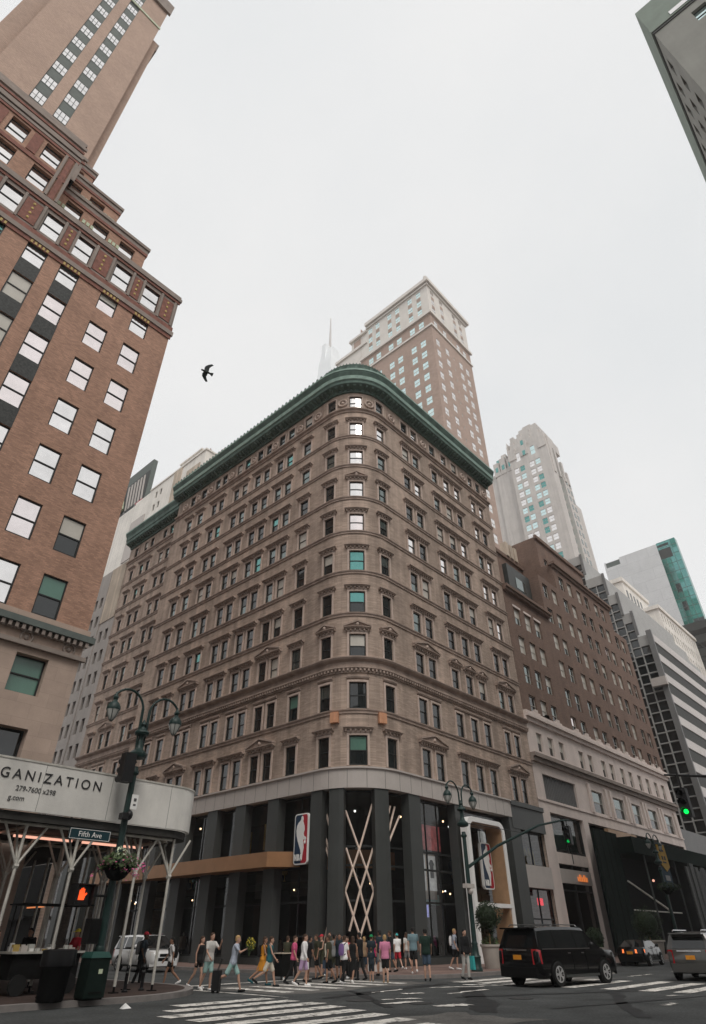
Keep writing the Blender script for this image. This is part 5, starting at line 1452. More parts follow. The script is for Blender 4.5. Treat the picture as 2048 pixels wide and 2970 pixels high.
clump(60, (LX - .1, LY - .25, 3.9), .3, .3, .2, .05, 6).build('pale_leaf', M['faience'], fb, fix=False)
pd = thing('pedestrian_signal', 'pedestrian signal with a glowing orange red hand on the near lamp post', 'pedestrian signal', (LX - .8, LY, 2.4))
mb = MB(); mb.box(LX - 1.35, LY - .28, 2.43, LX - .82, LY + .0, 2.95); mb.build('housing', M['black'], pd)
mb = MB(); mb.box(LX - 1.36, LY - .5, 2.96, LX - .8, LY - .0, 2.98); mb.box(LX - 1.375, LY - .46, 2.43, LX - 1.355, LY - .0, 2.98); mb.box(LX - .815, LY - .46, 2.43, LX - .8, LY - .0, 2.98); mb.build('hood', M['black'], pd)
mb = MB(); hx, hy, hz = LX - 1.1, LY - .285, 2.56
fng = [(-.10, 0), (.09, 0), (.11, .10), (.17, .17), (.14, .20), (.08, .15), (.075, .29), (.045, .29), (.035, .17), (.03, .32), (-.005, .32), (-.01, .17), (-.02, .31), (-.05, .31), (-.05, .17), (-.065, .27), (-.095, .26), (-.095, .13)]
mb.prism(fng, lambda a, b, d: (hx + a, hy - d, hz + b), 0, .01); mb.build('hand_symbol', M['hand'], pd)
mb = MB(); mb.tube([(LX - .82, LY - .12, 2.7), (LX, LY, 2.7)], .04, 6); mb.build('bracket', M['black'], pd)
bx = thing('control_cabinet', 'dark control cabinet strapped to the near lamp post above the bins', 'cabinet', (LX, LY, 1.2))
mb = MB(); mb.box(LX - .55, LY - .2, 1.45, LX - .2, LY + .2, 2.1); mb.build('body', M['black'], bx); mb = MB(); mb.box(LX - .54, LY - .22, 1.48, LX - .22, LY - .205, 2.07); mb.build('door', M['matte'], bx)
# bins and cart
tb = thing('litter_bin', 'tall black litter bin with an overhanging liner at the near kerb', 'bin', (10.05, 20.75, .15), 'street bins')
mb = MB(); mb.lathe([(.33, 0), (.36, .03), (.42, 1.05), (.45, 1.08), (.45, 1.14), (.38, 1.14), (.37, .9)], (10.05, 20.75, .15), 18); mb.build('body', M['matte'], tb, smooth=True)
mb = MB(); mb.lathe([(.455, .80), (.47, .86), (.47, 1.17), (.40, 1.19), (.39, 1.0)], (10.05, 20.75, .15), 14); mb.build('liner', M['black'], tb, smooth=True)
cb_ = thing('green_bin', 'very dark green lidded bin with a teal top standing by the near lamp post', 'bin', (11.15, 20.6, .15), 'street bins')
mb = MB(); mb.box(10.84, 20.35, .2, 11.46, 20.93, 1.12); mb.build('body', M['bindark'], cb_); mb = MB(); mb.hexa([(10.82, 20.32, 1.125), (11.48, 20.32, 1.125), (11.48, 20.95, 1.125), (10.82, 20.95, 1.125), (10.9, 20.4, 1.27), (11.4, 20.4, 1.27), (11.4, 20.9, 1.27), (10.9, 20.9, 1.27)]); mb.build('lid', mat('teal_bin_lid', (.015, .06, .05), .5, .1, 2), cb_)
mb = MB(); mb.box(10.86, 20.4, .15, 11.44, 20.9, .2); mb.box(10.95, 20.335, .3, 11.35, 20.349, .34); mb.build('foot', M['matte'], cb_); mb = MB(); mb.box(11.15, 20.335, .75, 11.27, 20.349, .86); mb.build('sticker', M['faience'], cb_)
ct = thing('vendor_cart', 'dark street vendor cart heaped with pale packets behind the black bin', 'cart', (11.0, 24.0, .15))
mb = MB(); mb.box(9.9, 23.5, .55, 12.1, 24.5, 1.2); mb.build('body', M['matte'], ct)
mb = MB(); mb.box(9.8, 23.4, 1.2, 12.2, 24.6, 1.26); mb.build('counter', M['post'], ct)
for x in (10.2, 11.8):
    mb = MB(); mb.tube([(x, 23.45, .42), (x, 23.37, .42)], .27, 16); mb.build('wheel', M['tyre'], ct)
rr = random.Random(4)
for i in range(26):
    mb = MB(); x, y = rr.uniform(9.9, 12.0), rr.uniform(23.5, 24.4); w = rr.uniform(.08, .2); mb.box(x, y, 1.26, x + w, y + w * .8, 1.26 + rr.uniform(.05, .22)); mb.build('packet', M[rr.choice(['white', 'fascia', 'lampglass', 'gold'])], ct)
mb = MB()
for x in (9.95, 12.05): mb.tube([(x, 24.4, 1.26), (x, 24.4, 2.5)], .02, 6)
mb.box(9.8, 23.4, 2.5, 12.2, 24.6, 2.54); mb.build('canopy', M['matte'], ct)
for i, (x, y) in enumerate(((13.35, 22.45), (14.15, 22.75), (12.5, 22.9))):
    b = thing('short_bollard', ['short black bollard nearest the near kerb corner', 'short black bollard at the far end of the shed corner', 'short black bollard under the shed edge'][i], 'bollard', (x, y, .15), 'short bollards by the shed')
    mb = MB(); mb.lathe([(.10, 0), (.10, .04), (.055, .08), (.055, .62), (.07, .64), (.05, .70), (.02, .72)], (x, y, .15), 10); mb.build('post', M['black'], b, smooth=True)
    mb = MB(); mb.lathe([(.058, .5), (.06, .51), (.06, .54), (.058, .55)], (x, y, .15), 10); mb.build('band', M['column'], b)
cn = thing('crumpled_paper', 'crumpled white paper lying on the road by the near kerb', 'litter', (11.5, 19.2, .0))
mb = MB(); mb.hexa([(11.4, 19.1, .003), (11.7, 19.15, .003), (11.65, 19.35, .003), (11.42, 19.3, .003), (11.45, 19.16, .10), (11.6, 19.2, .07), (11.58, 19.3, .12), (11.47, 19.26, .06)]); mb.build('sheet', M['white'], cn)

# ---------------------------------------------------------------- second lamp with signal mast
lamp2 = street_lamp('dark twin arm street lamp with a signal mast in front of the white arch', 32.75, 21.4, .98)
ms = thing('traffic_signal_mast', 'long slanted mast arm carrying a green traffic light across the avenue', 'traffic signal', (32.9, 21.4, 4.5), 'traffic signals')
mb = MB(); mb.tube([(32.8, 21.4, 4.75), (35.5, 20.9, 6.0), (39.5, 20.1, 7.4), (42.0, 19.7, 7.9), (42.9, 19.55, 7.98)], [.09, .08, .07, .06, .05], 8); mb.build('mast_arm', M['lampgreen'], ms)
mb = MB(); mb.tube([(32.8, 21.4, 7.0), (38.8, 20.3, 6.85)], .02, 5); mb.build('stay_wire', M['black'], ms)
def signal_head(root, x, y, zc, lamp='greenlamp', lr=.09):
    mb = MB(); mb.box(x - .16, y - .19, zc - .55, x + .16, y + .19, zc + .55); mb.build('housing', M['black'], root)
    for k, m in ((1, 'red'), (0, 'gold'), (-1, 'greenlamp')):
        c = (x - .17, y, zc + .35 * k)
        mb = MB(); n = 14; mb.tube([(c[0], c[1], c[2]), (c[0] - .03, c[1], c[2])], lr, 14); mb.build('lens', M[lamp] if k == -1 else M['matte'], root)
        mb = MB(); mb.loft([[(c[0] - q, c[1] + .145 * math.cos(R(a)), c[2] + .145 * math.sin(R(a))) for a in range(-10, 191, 20)] for q in (0, .24)], 0, False, False); mb.build('visor', M['black'], root)
signal_head(ms, 42.5, 19.6, 7.05, 'greendim')
mb = MB(); mb.tube([(42.5, 19.6, 7.95), (42.5, 19.6, 7.6)], .04, 6); mb.build('hanger', M['black'], ms)
mb = MB(); mb.tube([(42.5, 19.6, 6.5), (42.5, 19.6, 5.4)], .03, 6); mb.build('drop_rod', M['black'], ms)
cp2 = thing('camera_pod', 'pale camera pod on a short bracket half way up the second lamp post', 'camera', (32.6, 21.2, 3.7))
mb = MB(); mb.box(32.0, 21.0, 3.75, 32.7, 21.3, 3.95); mb.ball((32.4, 21.1, 3.62), .16); mb.build('housing', M['fascia'], cp2)
ms2 = thing('traffic_signal_mast', 'dark overhead mast with a bright green light at the right edge of the avenue', 'traffic signal', (30, 6, 5), 'traffic signals')
mb = MB(); mb.tube([(29.8, 8.8, 7.35), (31.5, 7.6, 7.38), (34, 4.5, 7.2), (35, 1.0, 6.6), (35.2, -1.6, 5.2)], [.04, .06, .07, .08, .09], 8); mb.tube([(35.2, -1.6, .15), (35.2, -1.6, 7.0)], .12, 10); mb.build('mast_arm', M['black'], ms2)
signal_head(ms2, 29.6, 8.25, 6.15)
mb = MB(); mb.tube([(29.65, 8.25, 7.35), (29.65, 8.25, 6.7)], .04, 6); mb.build('hanger', M['black'], ms2)
# ---------------------------------------------------------------- far lamp with banners
lamp3 = street_lamp('far street lamp carrying a yellow and a navy banner near the dark plywood hoarding', 63.0, 21.2, .98)
bn = thing('banner', 'pointed yellow banner hanging from the far street lamp', 'banner', (65, 21, 7), 'lamp post banners')
mb = MB(); mb.prism([(63.55, 8.35), (65.55, 8.45), (65.75, 6.7), (64.75, 6.3), (63.85, 6.75)], lambda a, b, d: (a, 21.2 + d, b), 0, .05); mb.build('cloth', M['yellow'], bn)
mb = MB(); mb.box(64.0, 21.17, 7.85, 65.0, 21.195, 8.0); mb.box(64.2, 21.17, 7.2, 64.5, 21.195, 7.5); mb.box(64.8, 21.17, 7.2, 65.1, 21.195, 7.5); mb.box(64.25, 21.17, 6.95, 65.05, 21.195, 7.06); mb.build('emblem', M['ink'], bn)
mb = MB(); mb.tube([(63, 21.22, 8.42), (65.8, 21.22, 8.5)], .04, 6); mb.build('rod', M['black'], bn)
bn = thing('banner', 'navy blue banner hanging below the yellow banner on the far street lamp', 'banner', (65, 21, 5.5), 'lamp post banners')
mb = MB(); mb.box(63.5, 21.26, 5.0, 65.7, 21.31, 6.6); mb.build('cloth', M['navy'], bn); mb = MB(); mb.box(64.1, 21.235, 5.6, 65.2, 21.255, 6.0); mb.build('emblem', M['kgrey'], bn)
mb = MB(); mb.tube([(63, 21.28, 6.62), (65.8, 21.28, 6.62)], .04, 6); mb.build('rod', M['black'], bn)
b3 = thing('flower_basket', 'dull brown flower basket on the far street lamp under the banners', 'flower basket', (63, 21, 4.5))
mb = MB(); mb.lathe([(.15, 0), (.5, .3), (.65, .5), (.3, .5)], (63, 21.0, 4.5), 12); mb.build('bowl', M['matte'], b3); clump(350, (63, 21, 5.05), .95, .95, .35, .1, 12).build('leaf_mass', M['leaf2'], b3, fix=False)
# dark plywood hoarding in front of the stone base
hd = thing('plywood_hoarding', 'tall dark green plywood hoarding and shed in front of the stone base', 'hoarding', (75, 26, .15))
mb = MB(); mb.box(61.7, 25.9, .15, 67.0, 26.1, 9.9); mb.build('panel', M['dgreen'], hd)
mb = MB(); mb.prism([(61.7, 26.101), (61.9, 26.101), (66.3, 27.8), (66.1, 27.8)], ident, .15, 9.88); mb.build('return_panel', M['dgreen'], hd)
for i in range(5):
    mb = MB(); x = 61.9 + i * 1.22; mb.box(x, 25.86, .15, x + .05, 25.898, 9.9); mb.build('panel_joint', M['matte'], hd)
mb = MB(); mb.box(67.0, 24.5, 8.2, 94, 27.9, 9.6); mb.build('roof_box', M['dgreen'], hd)
mb = MB(); mb.box(67.0, 27.2, .15, 94, 27.35, 8.2); mb.build('back_panel', M['matte'], hd)
for x in (70, 74, 78.5, 83, 88, 93):
    mb = MB(); mb.tube([(x, 24.8, .15), (x, 24.8, 8.2)], .09, 8); mb.build('post', M['column'], hd)
mb = MB(); mb.tube([(67, 25.8, 5.9), (73.5, 24.7, 3.6)], .08, 6); mb.tube([(67, 25.8, 3.6), (76.5, 24.7, 3.5)], .06, 6); mb.build('brace', M['post'], hd)
mb = MB(); mb.box(68, 27.0, 9.7, 75.5, 27.4, 10.6); mb.build('fascia_board', M['wood'], hd)
mb = MB()
for x in (73.0, 76.0): mb.ball((x, 25.5, 6.2), .12)
mb.build('work_lamp', M['pink_light'], hd)
nt_ = thing('scaffold_netting', 'dark net covered scaffold along the base of the block at the far right', 'scaffold', (86, 24, .15))
rr = random.Random(9)
for i in range(14):
    x = 78 + i * 1.3; mb = MB(); mb.box(x, 23.6 + rr.uniform(-.1, .1), .15, x + 1.24, 23.7, rr.uniform(7.4, 8.1)); mb.build('net_panel', M['spandrel'], nt_)
for i in range(12):
    x = 78 + i * 1.5; mb = MB(); mb.tube([(x, 23.45, .15), (x + rr.uniform(-.3, .3), 23.45, 7.6)], .05, 6); mb.build('pole', M['kgrey'], nt_)
# planters
def planter(label, x, y, r=.5, h=.95, bush=.75, shape='ball', bz=None):
    t = thing('planter', label, 'planter', (x, y, .15), 'cream planters at the kerb')
    mb = MB(); mb.lathe([(r * .72, 0), (r * .75, .05), (r * .95, h - .12), (r * 1.06, h - .1), (r * 1.06, h), (r * .92, h), (r * .9, h - .1)], (x, y, .15), 20); mb.build('pot', M['planter'], t, smooth=True)
    mb = MB(); mb.tube([(x, y, .15 + h - .1), (x + .02, y, .15 + h + .5)], .05, 6); mb.build('stem', M['wood'], t)
    z = .15 + h + (bz or bush * .95)
    clump(1500, (x, y, z), bush, bush, bush * 1.02, .07, int(x * 3)).build('foliage', M['leaf2'], t, fix=False)
    mb = MB(); mb.ball((x, y, z), bush * .72, n=12, m=8); mb.build('foliage_core', M['leaf2'], t, smooth=True)
    clump(160, (x, y, .15 + h + .1), r * .95, r * .95, .3, .08, 3).build('underplanting', M['leaf'], t, fix=False)
planter('cream planter with a clipped round bush beside the black car and the lamp post', 36.2, 22.6, .55, 1.1, .78, bz=1.3)
planter('cream planter with a dark spreading bush far down the avenue kerb', 59.3, 22.1, 1.0, 1.2, 1.15)
planter('small cream planter with a low bush at the foot of the brick base', 51.5, 23.2, .5, .8, .6)
# white plinth of the shop display in the pavement crowd
pb_ = thing('white_plinth', 'low white plinth on the pavement under the wooden lattice', 'plinth', (29.9, 25.6, .15))
mb = MB(); mb.box(29.4, 25.3, .15, 30.4, 26.0, .62); mb.build('block', M['white'], pb_); mb = MB(); mb.box(29.35, 25.25, .62, 30.45, 26.05, .68); mb.build('cap', M['white'], pb_)
# bird
c = CAMP + (Vector((10.44, 20, 25.9)) - CAMP) * .76
br = thing('flying_bird', 'dark pigeon gliding with spread wings in the white sky', 'bird', c)
bd_ = MB()
f = (-_rt2 * .93 + _up2 * .42 - _fw * .25).normalized(); wdir = (_rt2 * .72 + _up2 * .74 + _fw * .35); wdir = (wdir - f * wdir.dot(f)).normalized(); nrm = f.cross(wdir)
P3 = lambda a, b, n_=0: tuple(c + f * a + wdir * b + nrm * n_)
def wing(sg):
    le = [(.09, .03), (.13, .12), (.12, .22), (.04, .33), (-.07, .42)]; te = [(-.15, .40), (-.08, .29), (-.05, .2), (-.07, .11), (-.07, .03)]
    if sg < 0: le = [(.09, .03), (.12, .12), (.09, .22), (-.02, .31), (-.14, .38)]; te = [(-.2, .34), (-.12, .25), (-.07, .18), (-.08, .11), (-.07, .03)]
    bd_.prism([(a, b * sg) for a, b in le + te], lambda a, b, d: P3(a, b, d + .15 * abs(b)), -.005, .005)
bd_.tube([P3(-.18, 0), P3(-.1, 0), P3(0, 0), P3(.09, 0), P3(.15, 0, .01), P3(.19, 0, .01), P3(.225, 0)], [.02, .045, .06, .052, .033, .036, .006], 8)
bd_.prism([(-.14, .03), (-.14, -.03), (-.27, -.085), (-.285, 0), (-.27, .085)], P3, -.006, .006)
wing(1); wing(-1); bd_.build('body', M['bird'], br)
# ---------------------------------------------------------------- vehicles (built at the origin, +X forward)
def wheel(root, x, y, r, sg):
    mb = MB(); mb.lathe([(r * .62, -.11), (r * .95, -.11), (r, -.07), (r, .07), (r * .95, .11), (r * .62, .11)], (0, 0, 0), 22)
    vs = [(p[0] + x, p[2] + y, p[1] + r) for p in mb.v]; mb.v = vs
    w = mb.build('wheel', M['tyre'], root, smooth=True)
    mb = MB(); yo = y + sg * .085
    ring = [(r * .66, 0), (r * .6, .02)]
    mb.tube([(x, y - sg * .05, r), (x, y + sg * .118, r)], r * .66, 24, 0)
    for k in range(5):
        for e in (-.2, .2):
            a = k * 2 * math.pi / 5 + e
            p = (x + r * .42 * math.cos(a), r + r * .42 * math.sin(a)); u = (math.cos(a), math.sin(a)); q = (-u[1], u[0])
            poly = [(p[0] + u[0] * r * c + q[0] * r * d, p[1] + u[1] * r * c + q[1] * r * d) for c, d in ((-.19, -.03), (-.19, .03), (.13, .085), (.13, -.085))]
            mb.prism(poly, lambda m, n_, d: (m, y + sg * (.1185 + d), n_), 0, .004, 1)
    mb.tube([(x, y + sg * .10, r), (x, y + sg * .13, r)], r * .13, 12, 0)
    mb.build('rim', [M['rim'], M['matte']], w, smooth=True)
def car(name, label, paint, L, W, H, hood, belt, clear, wr, wb0, wb1, cab, group='cars on the avenue', boxy=True, rear='suv', lit=False, rack=False, plate=True, head=False):
    """cab: list of (x, roof z) stations from the tail; the window segments lie between pillars"""
    t = thing(name, label, 'car', (0, 0, 0), group)
    w = W / 2; x0, x1 = -L / 2, L / 2
    def sec(x, zb, zt, ww, in_=.07):
        return [(x, -ww + .10, zb), (x, -ww + .01, zb + .12), (x, -ww, (zb + zt) * .5), (x, -ww + .02, zt - .10), (x, -ww + in_, zt), (x, 0, zt + .025), (x, ww - in_, zt), (x, ww - .02, zt - .10), (x, ww, (zb + zt) * .5), (x, ww - .01, zb + .12), (x, ww - .10, zb)]
    cx0 = cab[0][0]; cx1 = cab[-1][0]
    tailz = belt if rear == 'suv' else belt + .02
    st = [(x0, clear + .22, tailz - .10, w - .10), (x0 + .05, clear + .12, tailz - .02, w - .05), (x0 + .25, clear, tailz, w - .01), (wb0, clear, belt, w), (0, clear, belt, w), (cx1 - .1, clear, belt - .0, w), (cx1 + .25, clear, hood, w - .005), (wb1, clear, hood - .02, w - .01), (x1 - .28, clear + .02, hood - .07, w - .05), (x1 - .07, clear + .1, hood - .16, w - .12), (x1, clear + .2, hood - .26, w - .2)]
    mb = MB(); mb.loft([sec(*s) for s in st]); body = mb.build('body', M[paint], t, smooth=True)
    # cabin: side windows, pillars, roof
    n = len(cab); mb = MB(); gl = MB()
    def csec(x, zr):
        f = max(0.0, min(1.0, (zr - belt) / (H - belt))); wt = w - .06 - .20 * f
        zs = belt + (zr - belt) * .86
        return [(x, -(w - .05), belt - .03), (x, -(w - .05 - .17 * f), zs), (x, -(wt - .05), zr), (x, 0, zr + .03 * f), (x, wt - .05, zr), (x, (w - .05 - .17 * f), zs), (x, w - .05, belt - .03)]
    secs = [csec(*c[:2]) for c in cab]
    for i in range(n - 1):
        A, B = secs[i], secs[i + 1]; kind = cab[i][2]
        for j in range(6):
            side = j in (0, 5); q = (A[j], B[j], B[j + 1], A[j + 1])
            glass = (side and kind == 'w') or (kind == 'g' and not side)
            if glass:
                q = [Vector(p) for p in q]; nn = (q[1] - q[0]).cross(q[3] - q[0]); mid = (q[0] + q[1] + q[2] + q[3]) / 4
                if nn.dot(mid - Vector((cab[n // 2][0], 0, belt))) < 0: q.reverse()
            (gl if glass else mb).quad(*q)
    mb.add(secs[0], [tuple(range(7))]); mb.add(secs[-1], [tuple(range(7))])
    mb.build('roof_and_pillars', M[paint], body, smooth=False)
    gl.build('window', M['carglass'], body, fix=False)
    for x in (wb0, wb1):
        for sg in (-1, 1):
            k = MB(); k.tube([(x, sg * (w - .14), wr + .03), (x, sg * (w + .006), wr + .03)], wr * 1.14, 20); k.build('wheel_arch', M['matte'], body)
            wheel(t, x, sg * (w - .05), wr, sg)
    k = MB(); k.hexa([(x0 - .05, -w + .14, clear + .05), (x0 + .3, -w + .03, clear + .02), (x0 + .3, w - .03, clear + .02), (x0 - .05, w - .14, clear + .05), (x0 - .05, -w + .14, clear + .36), (x0 + .3, -w + .015, clear + .38), (x0 + .3, w - .015, clear + .38), (x0 - .05, w - .14, clear + .36)]); k.build('bumper', M['matte'] if paint != 'carsilver' else M['carsilver'], t)
    k = MB(); k.hexa([(x1 - .25, -w + .06, clear + .03), (x1 + .04, -w + .26, clear + .06), (x1 + .04, w - .26, clear + .06), (x1 - .25, w - .06, clear + .03), (x1 - .25, -w + .06, clear + .30), (x1 + .04, -w + .26, clear + .28), (x1 + .04, w - .26, clear + .28), (x1 - .25, w - .06, clear + .30)]); k.build('bumper', M[paint] if head else M['matte'], t)
    k = MB(); k.box(wb0 + wr * 1.2, -w - .015, clear + .02, wb1 - wr * 1.2, w + .015, clear + .10); k.build('sill_trim', M['matte'] if paint != 'carblack' else M['column'], t)
    # lamps
    for sg in (-1, 1):
        k = MB()
        if rear == 'suv': k.hexa([(x0 - .012, sg * (w - .30), belt - .50), (x0 + .02, sg * (w - .09), belt - .50), (x0 + .22, sg * (w - .005), belt - .48), (x0 + .1, sg * (w - .3), belt - .5), (x0 - .012, sg * (w - .30), belt - .02), (x0 + .04, sg * (w - .10), belt - .02), (x0 + .2, sg * (w - .012), belt - .05), (x0 + .1, sg * (w - .3), belt - .02)])
        else: k.hexa([(x0 - .01, sg * (w - .55), belt - .30), (x0 + .02, sg * (w - .13), belt - .30), (x0 + .28, sg * (w + .0), belt - .28), (x0 + .1, sg * (w - .5), belt - .3), (x0 - .01, sg * (w - .55), belt - .10), (x0 + .03, sg * (w - .13), belt - .10), (x0 + .28, sg * (w + .0), belt - .10), (x0 + .1, sg * (w - .5), belt - .1)])
        k.build('tail_lamp', M['taillit'] if lit else M['tail'], t)
        k = MB(); k.hexa([(x1 - .02, sg * (w - .48), hood - .34), (x1 - .06, sg * (w - .17), hood - .34), (x1 - .32, sg * (w - .035), hood - .3), (x1 - .2, sg * (w - .4), hood - .3), (x1 - .06, sg * (w - .48), hood - .17), (x1 - .09, sg * (w - .17), hood - .17), (x1 - .34, sg * (w - .045), hood - .12), (x1 - .2, sg * (w - .4), hood - .15)]); k.build('headlight', M['headlamp'], t)
        xm = cab[-2][0] - .12
        k = MB(); k.ball((xm, sg * (w + .13), belt + .10), .07, .12, .10, 10, 6); k.tube([(xm, sg * (w - .03), belt + .03), (xm, sg * (w + .1), belt + .07)], .03, 6); k.build('mirror', M[paint], t, smooth=True)
        for xd in (wb0 + wr + .45, wb0 + wr + 1.4):
            if xd > cx1: continue
            k = MB(); k.box(xd, sg * (w - .015) - .012, belt - .18, xd + .2, sg * (w - .015) + .016, belt - .145); k.build('door_handle', M[paint] if paint != 'carblack' else M['chrome'], t)
            k = MB(); k.box(xd + .3, sg * w - .012, clear + .22, xd + .308, sg * w + .0035, belt - .1); k.build('door_seam', M['matte'], body)
        k = MB(); k.box(cab[1][0], sg * (w - .045) - .012, belt - .035, cab[-2][0], sg * (w - .045) + .02, belt - .005); k.build('belt_strip', M['chrome'] if paint != 'carwhite' else M['matte'], t)
    if head:
        k = MB(); k.box(x1 - .06, -w + .5, hood - .36, x1 + .008, w - .5, hood - .22); k.box(x1 - .05, -w + .42, clear + .28, x1 + .03, w - .42, clear + .44); k.build('grille', M['matte'], t)
    if rear == 'suv':
        xr = x0 + .03; zr = cab[1][1] if len(cab) > 1 else H
        a = cab[0]; b = cab[1]
        k = MB(); ym = w - .30
        def bk(y, z): # point on the sloping tail
            f = (z - belt) / (b[1] - belt); return (a[0] + (b[0] - a[0]) * f - .012, y, z)
        k.quad(bk(ym, belt + .03), bk(-ym, belt + .03), bk(-ym * .93, b[1] - .12), bk(ym * .93, b[1] - .12)); k.build('rear_window', M['carglass'], t, fix=False)
        k = MB(); k.box(x0 - .02, -w + .3, H - .07, x0 + .55, w - .3, H - .02); k.build('spoiler', M[paint], t)
        k = MB(); k.box(x0 - .02, -.5, belt - .08, x0 + .03, .5, belt - .03); k.build('tailgate_trim', M['chrome'], t)
    if plate:
        k = MB(); k.box(x0 - .02 - (.01 if rear == 'suv' else 0), -.19, belt - .36, x0 + .04, .19, belt - .21); k.build('licence_plate', M['plate'], t)
    if rack:
        for sg in (-1, 1):
            k = MB(); k.tube([(x0 + .5, sg * (w - .38), H + .02), (x0 + .6, sg * (w - .38), H + .08), (.5, sg * (w - .38), H + .08), (.6, sg * (w - .38), H + .02)], .022, 6); k.build('roof_rail', M['chrome'], t)
    return t
def put(t, x, y, deg): t.location = (x, y, 0); t.rotation_euler = (0, 0, R(deg))
suvcab = lambda L, H, b: [(-L / 2 + .12, b, 'p'), (-L / 2 + .34, H - .05, 'w'), (-L / 2 + 1.25, H, 'p'), (-L / 2 + 1.36, H, 'w'), (-.12, H + .01, 'p'), (-.02, H + .01, 'w'), (.72, H - .02, 'p'), (.80, H - .04, 'g'), (1.58, b, 'p')]
c1 = car('parked_car', 'large black off road car seen from behind with an orange licence plate', 'carblack', 5.65, 2.04, 1.92, 1.18, 1.22, .27, .40, -1.70, 1.62, suvcab(5.65, 1.92, 1.22), rack=True)
put(c1, 28.95, 14.75, -8)
k = MB(); k.box(-2.86, -.62, .80, -2.815, -.42, .98); e = k.build('emblem', M['plate'], c1)
k = MB(); k.box(-2.84, -.3, 1.20, -2.785, .3, 1.235); k.build('handle_bar', M['fascia'], c1)
c2_ = car('parked_car', 'grey off road car with chrome roof rails leaving the frame at the right edge', 'carsilver', 4.8, 1.98, 1.74, 1.08, 1.12, .26, .38, -1.42, 1.40, suvcab(4.8, 1.74, 1.12), rack=True)
put(c2_, 36.4, 11.3, 4)
k = MB(); k.quad((-2.23, -.55, 1.24), (-2.23, .1, 1.24), (-2.16, .1, 1.50), (-2.16, -.5, 1.50)); k.build('painted_window_reflection', M['carteal'], c2_, fix=False)  # teal quad paints a reflection on the rear window
c3 = car('parked_car', 'black saloon car with lit orange tail lamps further down the avenue', 'carblack', 4.7, 1.82, 1.42, .98, 1.0, .2, .33, -1.36, 1.40, [(-1.75, 1.0, 'g'), (-.95, 1.38, 'w'), (-.15, 1.42, 'p'), (-.05, 1.42, 'w'), (.55, 1.40, 'p'), (.62, 1.38, 'g'), (1.35, .98, 'p')], rear='sedan', lit=True)
put(c3, 50.6, 19.75, 5)
c4 = car('parked_car', 'white off road car with lit headlights facing the crosswalk behind the shed posts', 'carwhite', 4.75, 1.92, 1.74, 1.08, 1.10, .24, .37, -1.38, 1.42, suvcab(4.75, 1.74, 1.10), group=None, head=True, plate=False)
c4['group'] = 'cars on the side street'
put(c4, 24.2, 39.0, -92)
# ---------------------------------------------------------------- people
SKIN = {'light': mat('light_skin', (.50, .30, .22), .6, .08, 6), 'tan': mat('tan_skin', (.36, .20, .135), .6, .08, 6), 'dark': mat('dark_skin', (.10, .055, .038), .6, .08, 6)}
CL = {}
def cloth(k, c):
    if k not in CL: CL[k] = mat(k + '_cloth', c, .9, .14, 5, .3)
    return CL[k]
C_ = dict(black=(.012, .012, .013), white=(.84, .83, .82), greywhite=(.55, .53, .50), teal=(.02, .11, .13), aqua=(.36, .55, .52), paleblue=(.42, .46, .54), orange=(.62, .26, .03), pink=(.62, .10, .22), hotpink=(.75, .02, .20), rose=(.62, .23, .36), lilac=(.48, .33, .52), cream=(.66, .60, .50), olive=(.05, .05, .03), navy=(.018, .03, .04), red=(.5, .03, .05), green=(.02, .30, .11), steel=(.16, .24, .27), dgreen=(.012, .03, .022), denim=(.06, .09, .13), tan=(.35, .24, .15), grey=(.22, .22, .22), turq=(.05, .40, .40), purple=(.2, .12, .3), yellow=(.62, .5, .05))
HAIR = {k: mat(k + '_hair', c, .7, .25, 8) for k, c in dict(black=(.01, .009, .008), brown=(.055, .03, .018), blond=(.42, .27, .12), grey=(.3, .29, .27)).items()}
EYE = mat('eye', (.03, .025, .02), .3, 0); LIP = mat('lip', (.35, .1, .09), .6, 0)
def capsule(mb, a, b, ra, rb, n=9):
    a = Vector(a); b = Vector(b); d = b - a
    if d.length < 1e-5: return
    d.normalize(); e = d.orthogonal().normalized(); g_ = d.cross(e); rings = []
    for th in (-80, -50, -22): rings.append((a + d * ra * math.sin(R(th)), ra * math.cos(R(th))))
    for th in (22, 50, 80): rings.append((b + d * rb * math.sin(R(th)), rb * math.cos(R(th))))
    mb.loft([[p + (e * math.cos(2 * math.pi * k / n) + g_ * math.sin(2 * math.pi * k / n)) * r for k in range(n)] for p, r in rings])
def oval(mb, levels, n=14):       # (z, rx depth, ry width, cx, cy)
    mb.loft([[(cx + rx * math.cos(2 * math.pi * k / n), cy + ry * math.sin(2 * math.pi * k / n), z) for k in range(n)] for z, rx, ry, cx, cy in levels])
def remeshed(mb, name, m, parent, vox, smooth=4):
    o = mb.build(name, m, None, fix=True)
    md = o.modifiers.new('r', 'REMESH'); md.mode = 'VOXEL'; md.voxel_size = vox
    sm = o.modifiers.new('s', 'SMOOTH'); sm.factor = .5; sm.iterations = smooth
    me = bpy.data.meshes.new_from_object(o.evaluated_get(bpy.context.evaluated_depsgraph_get()))
    me.polygons.foreach_set('use_smooth', [True] * len(me.polygons))
    old = o.data; bpy.data.objects.remove(o); bpy.data.meshes.remove(old)
    n = bpy.data.objects.new(name, me); COL.objects.link(n); me.name = name
    if parent: n.parent = parent
    return n
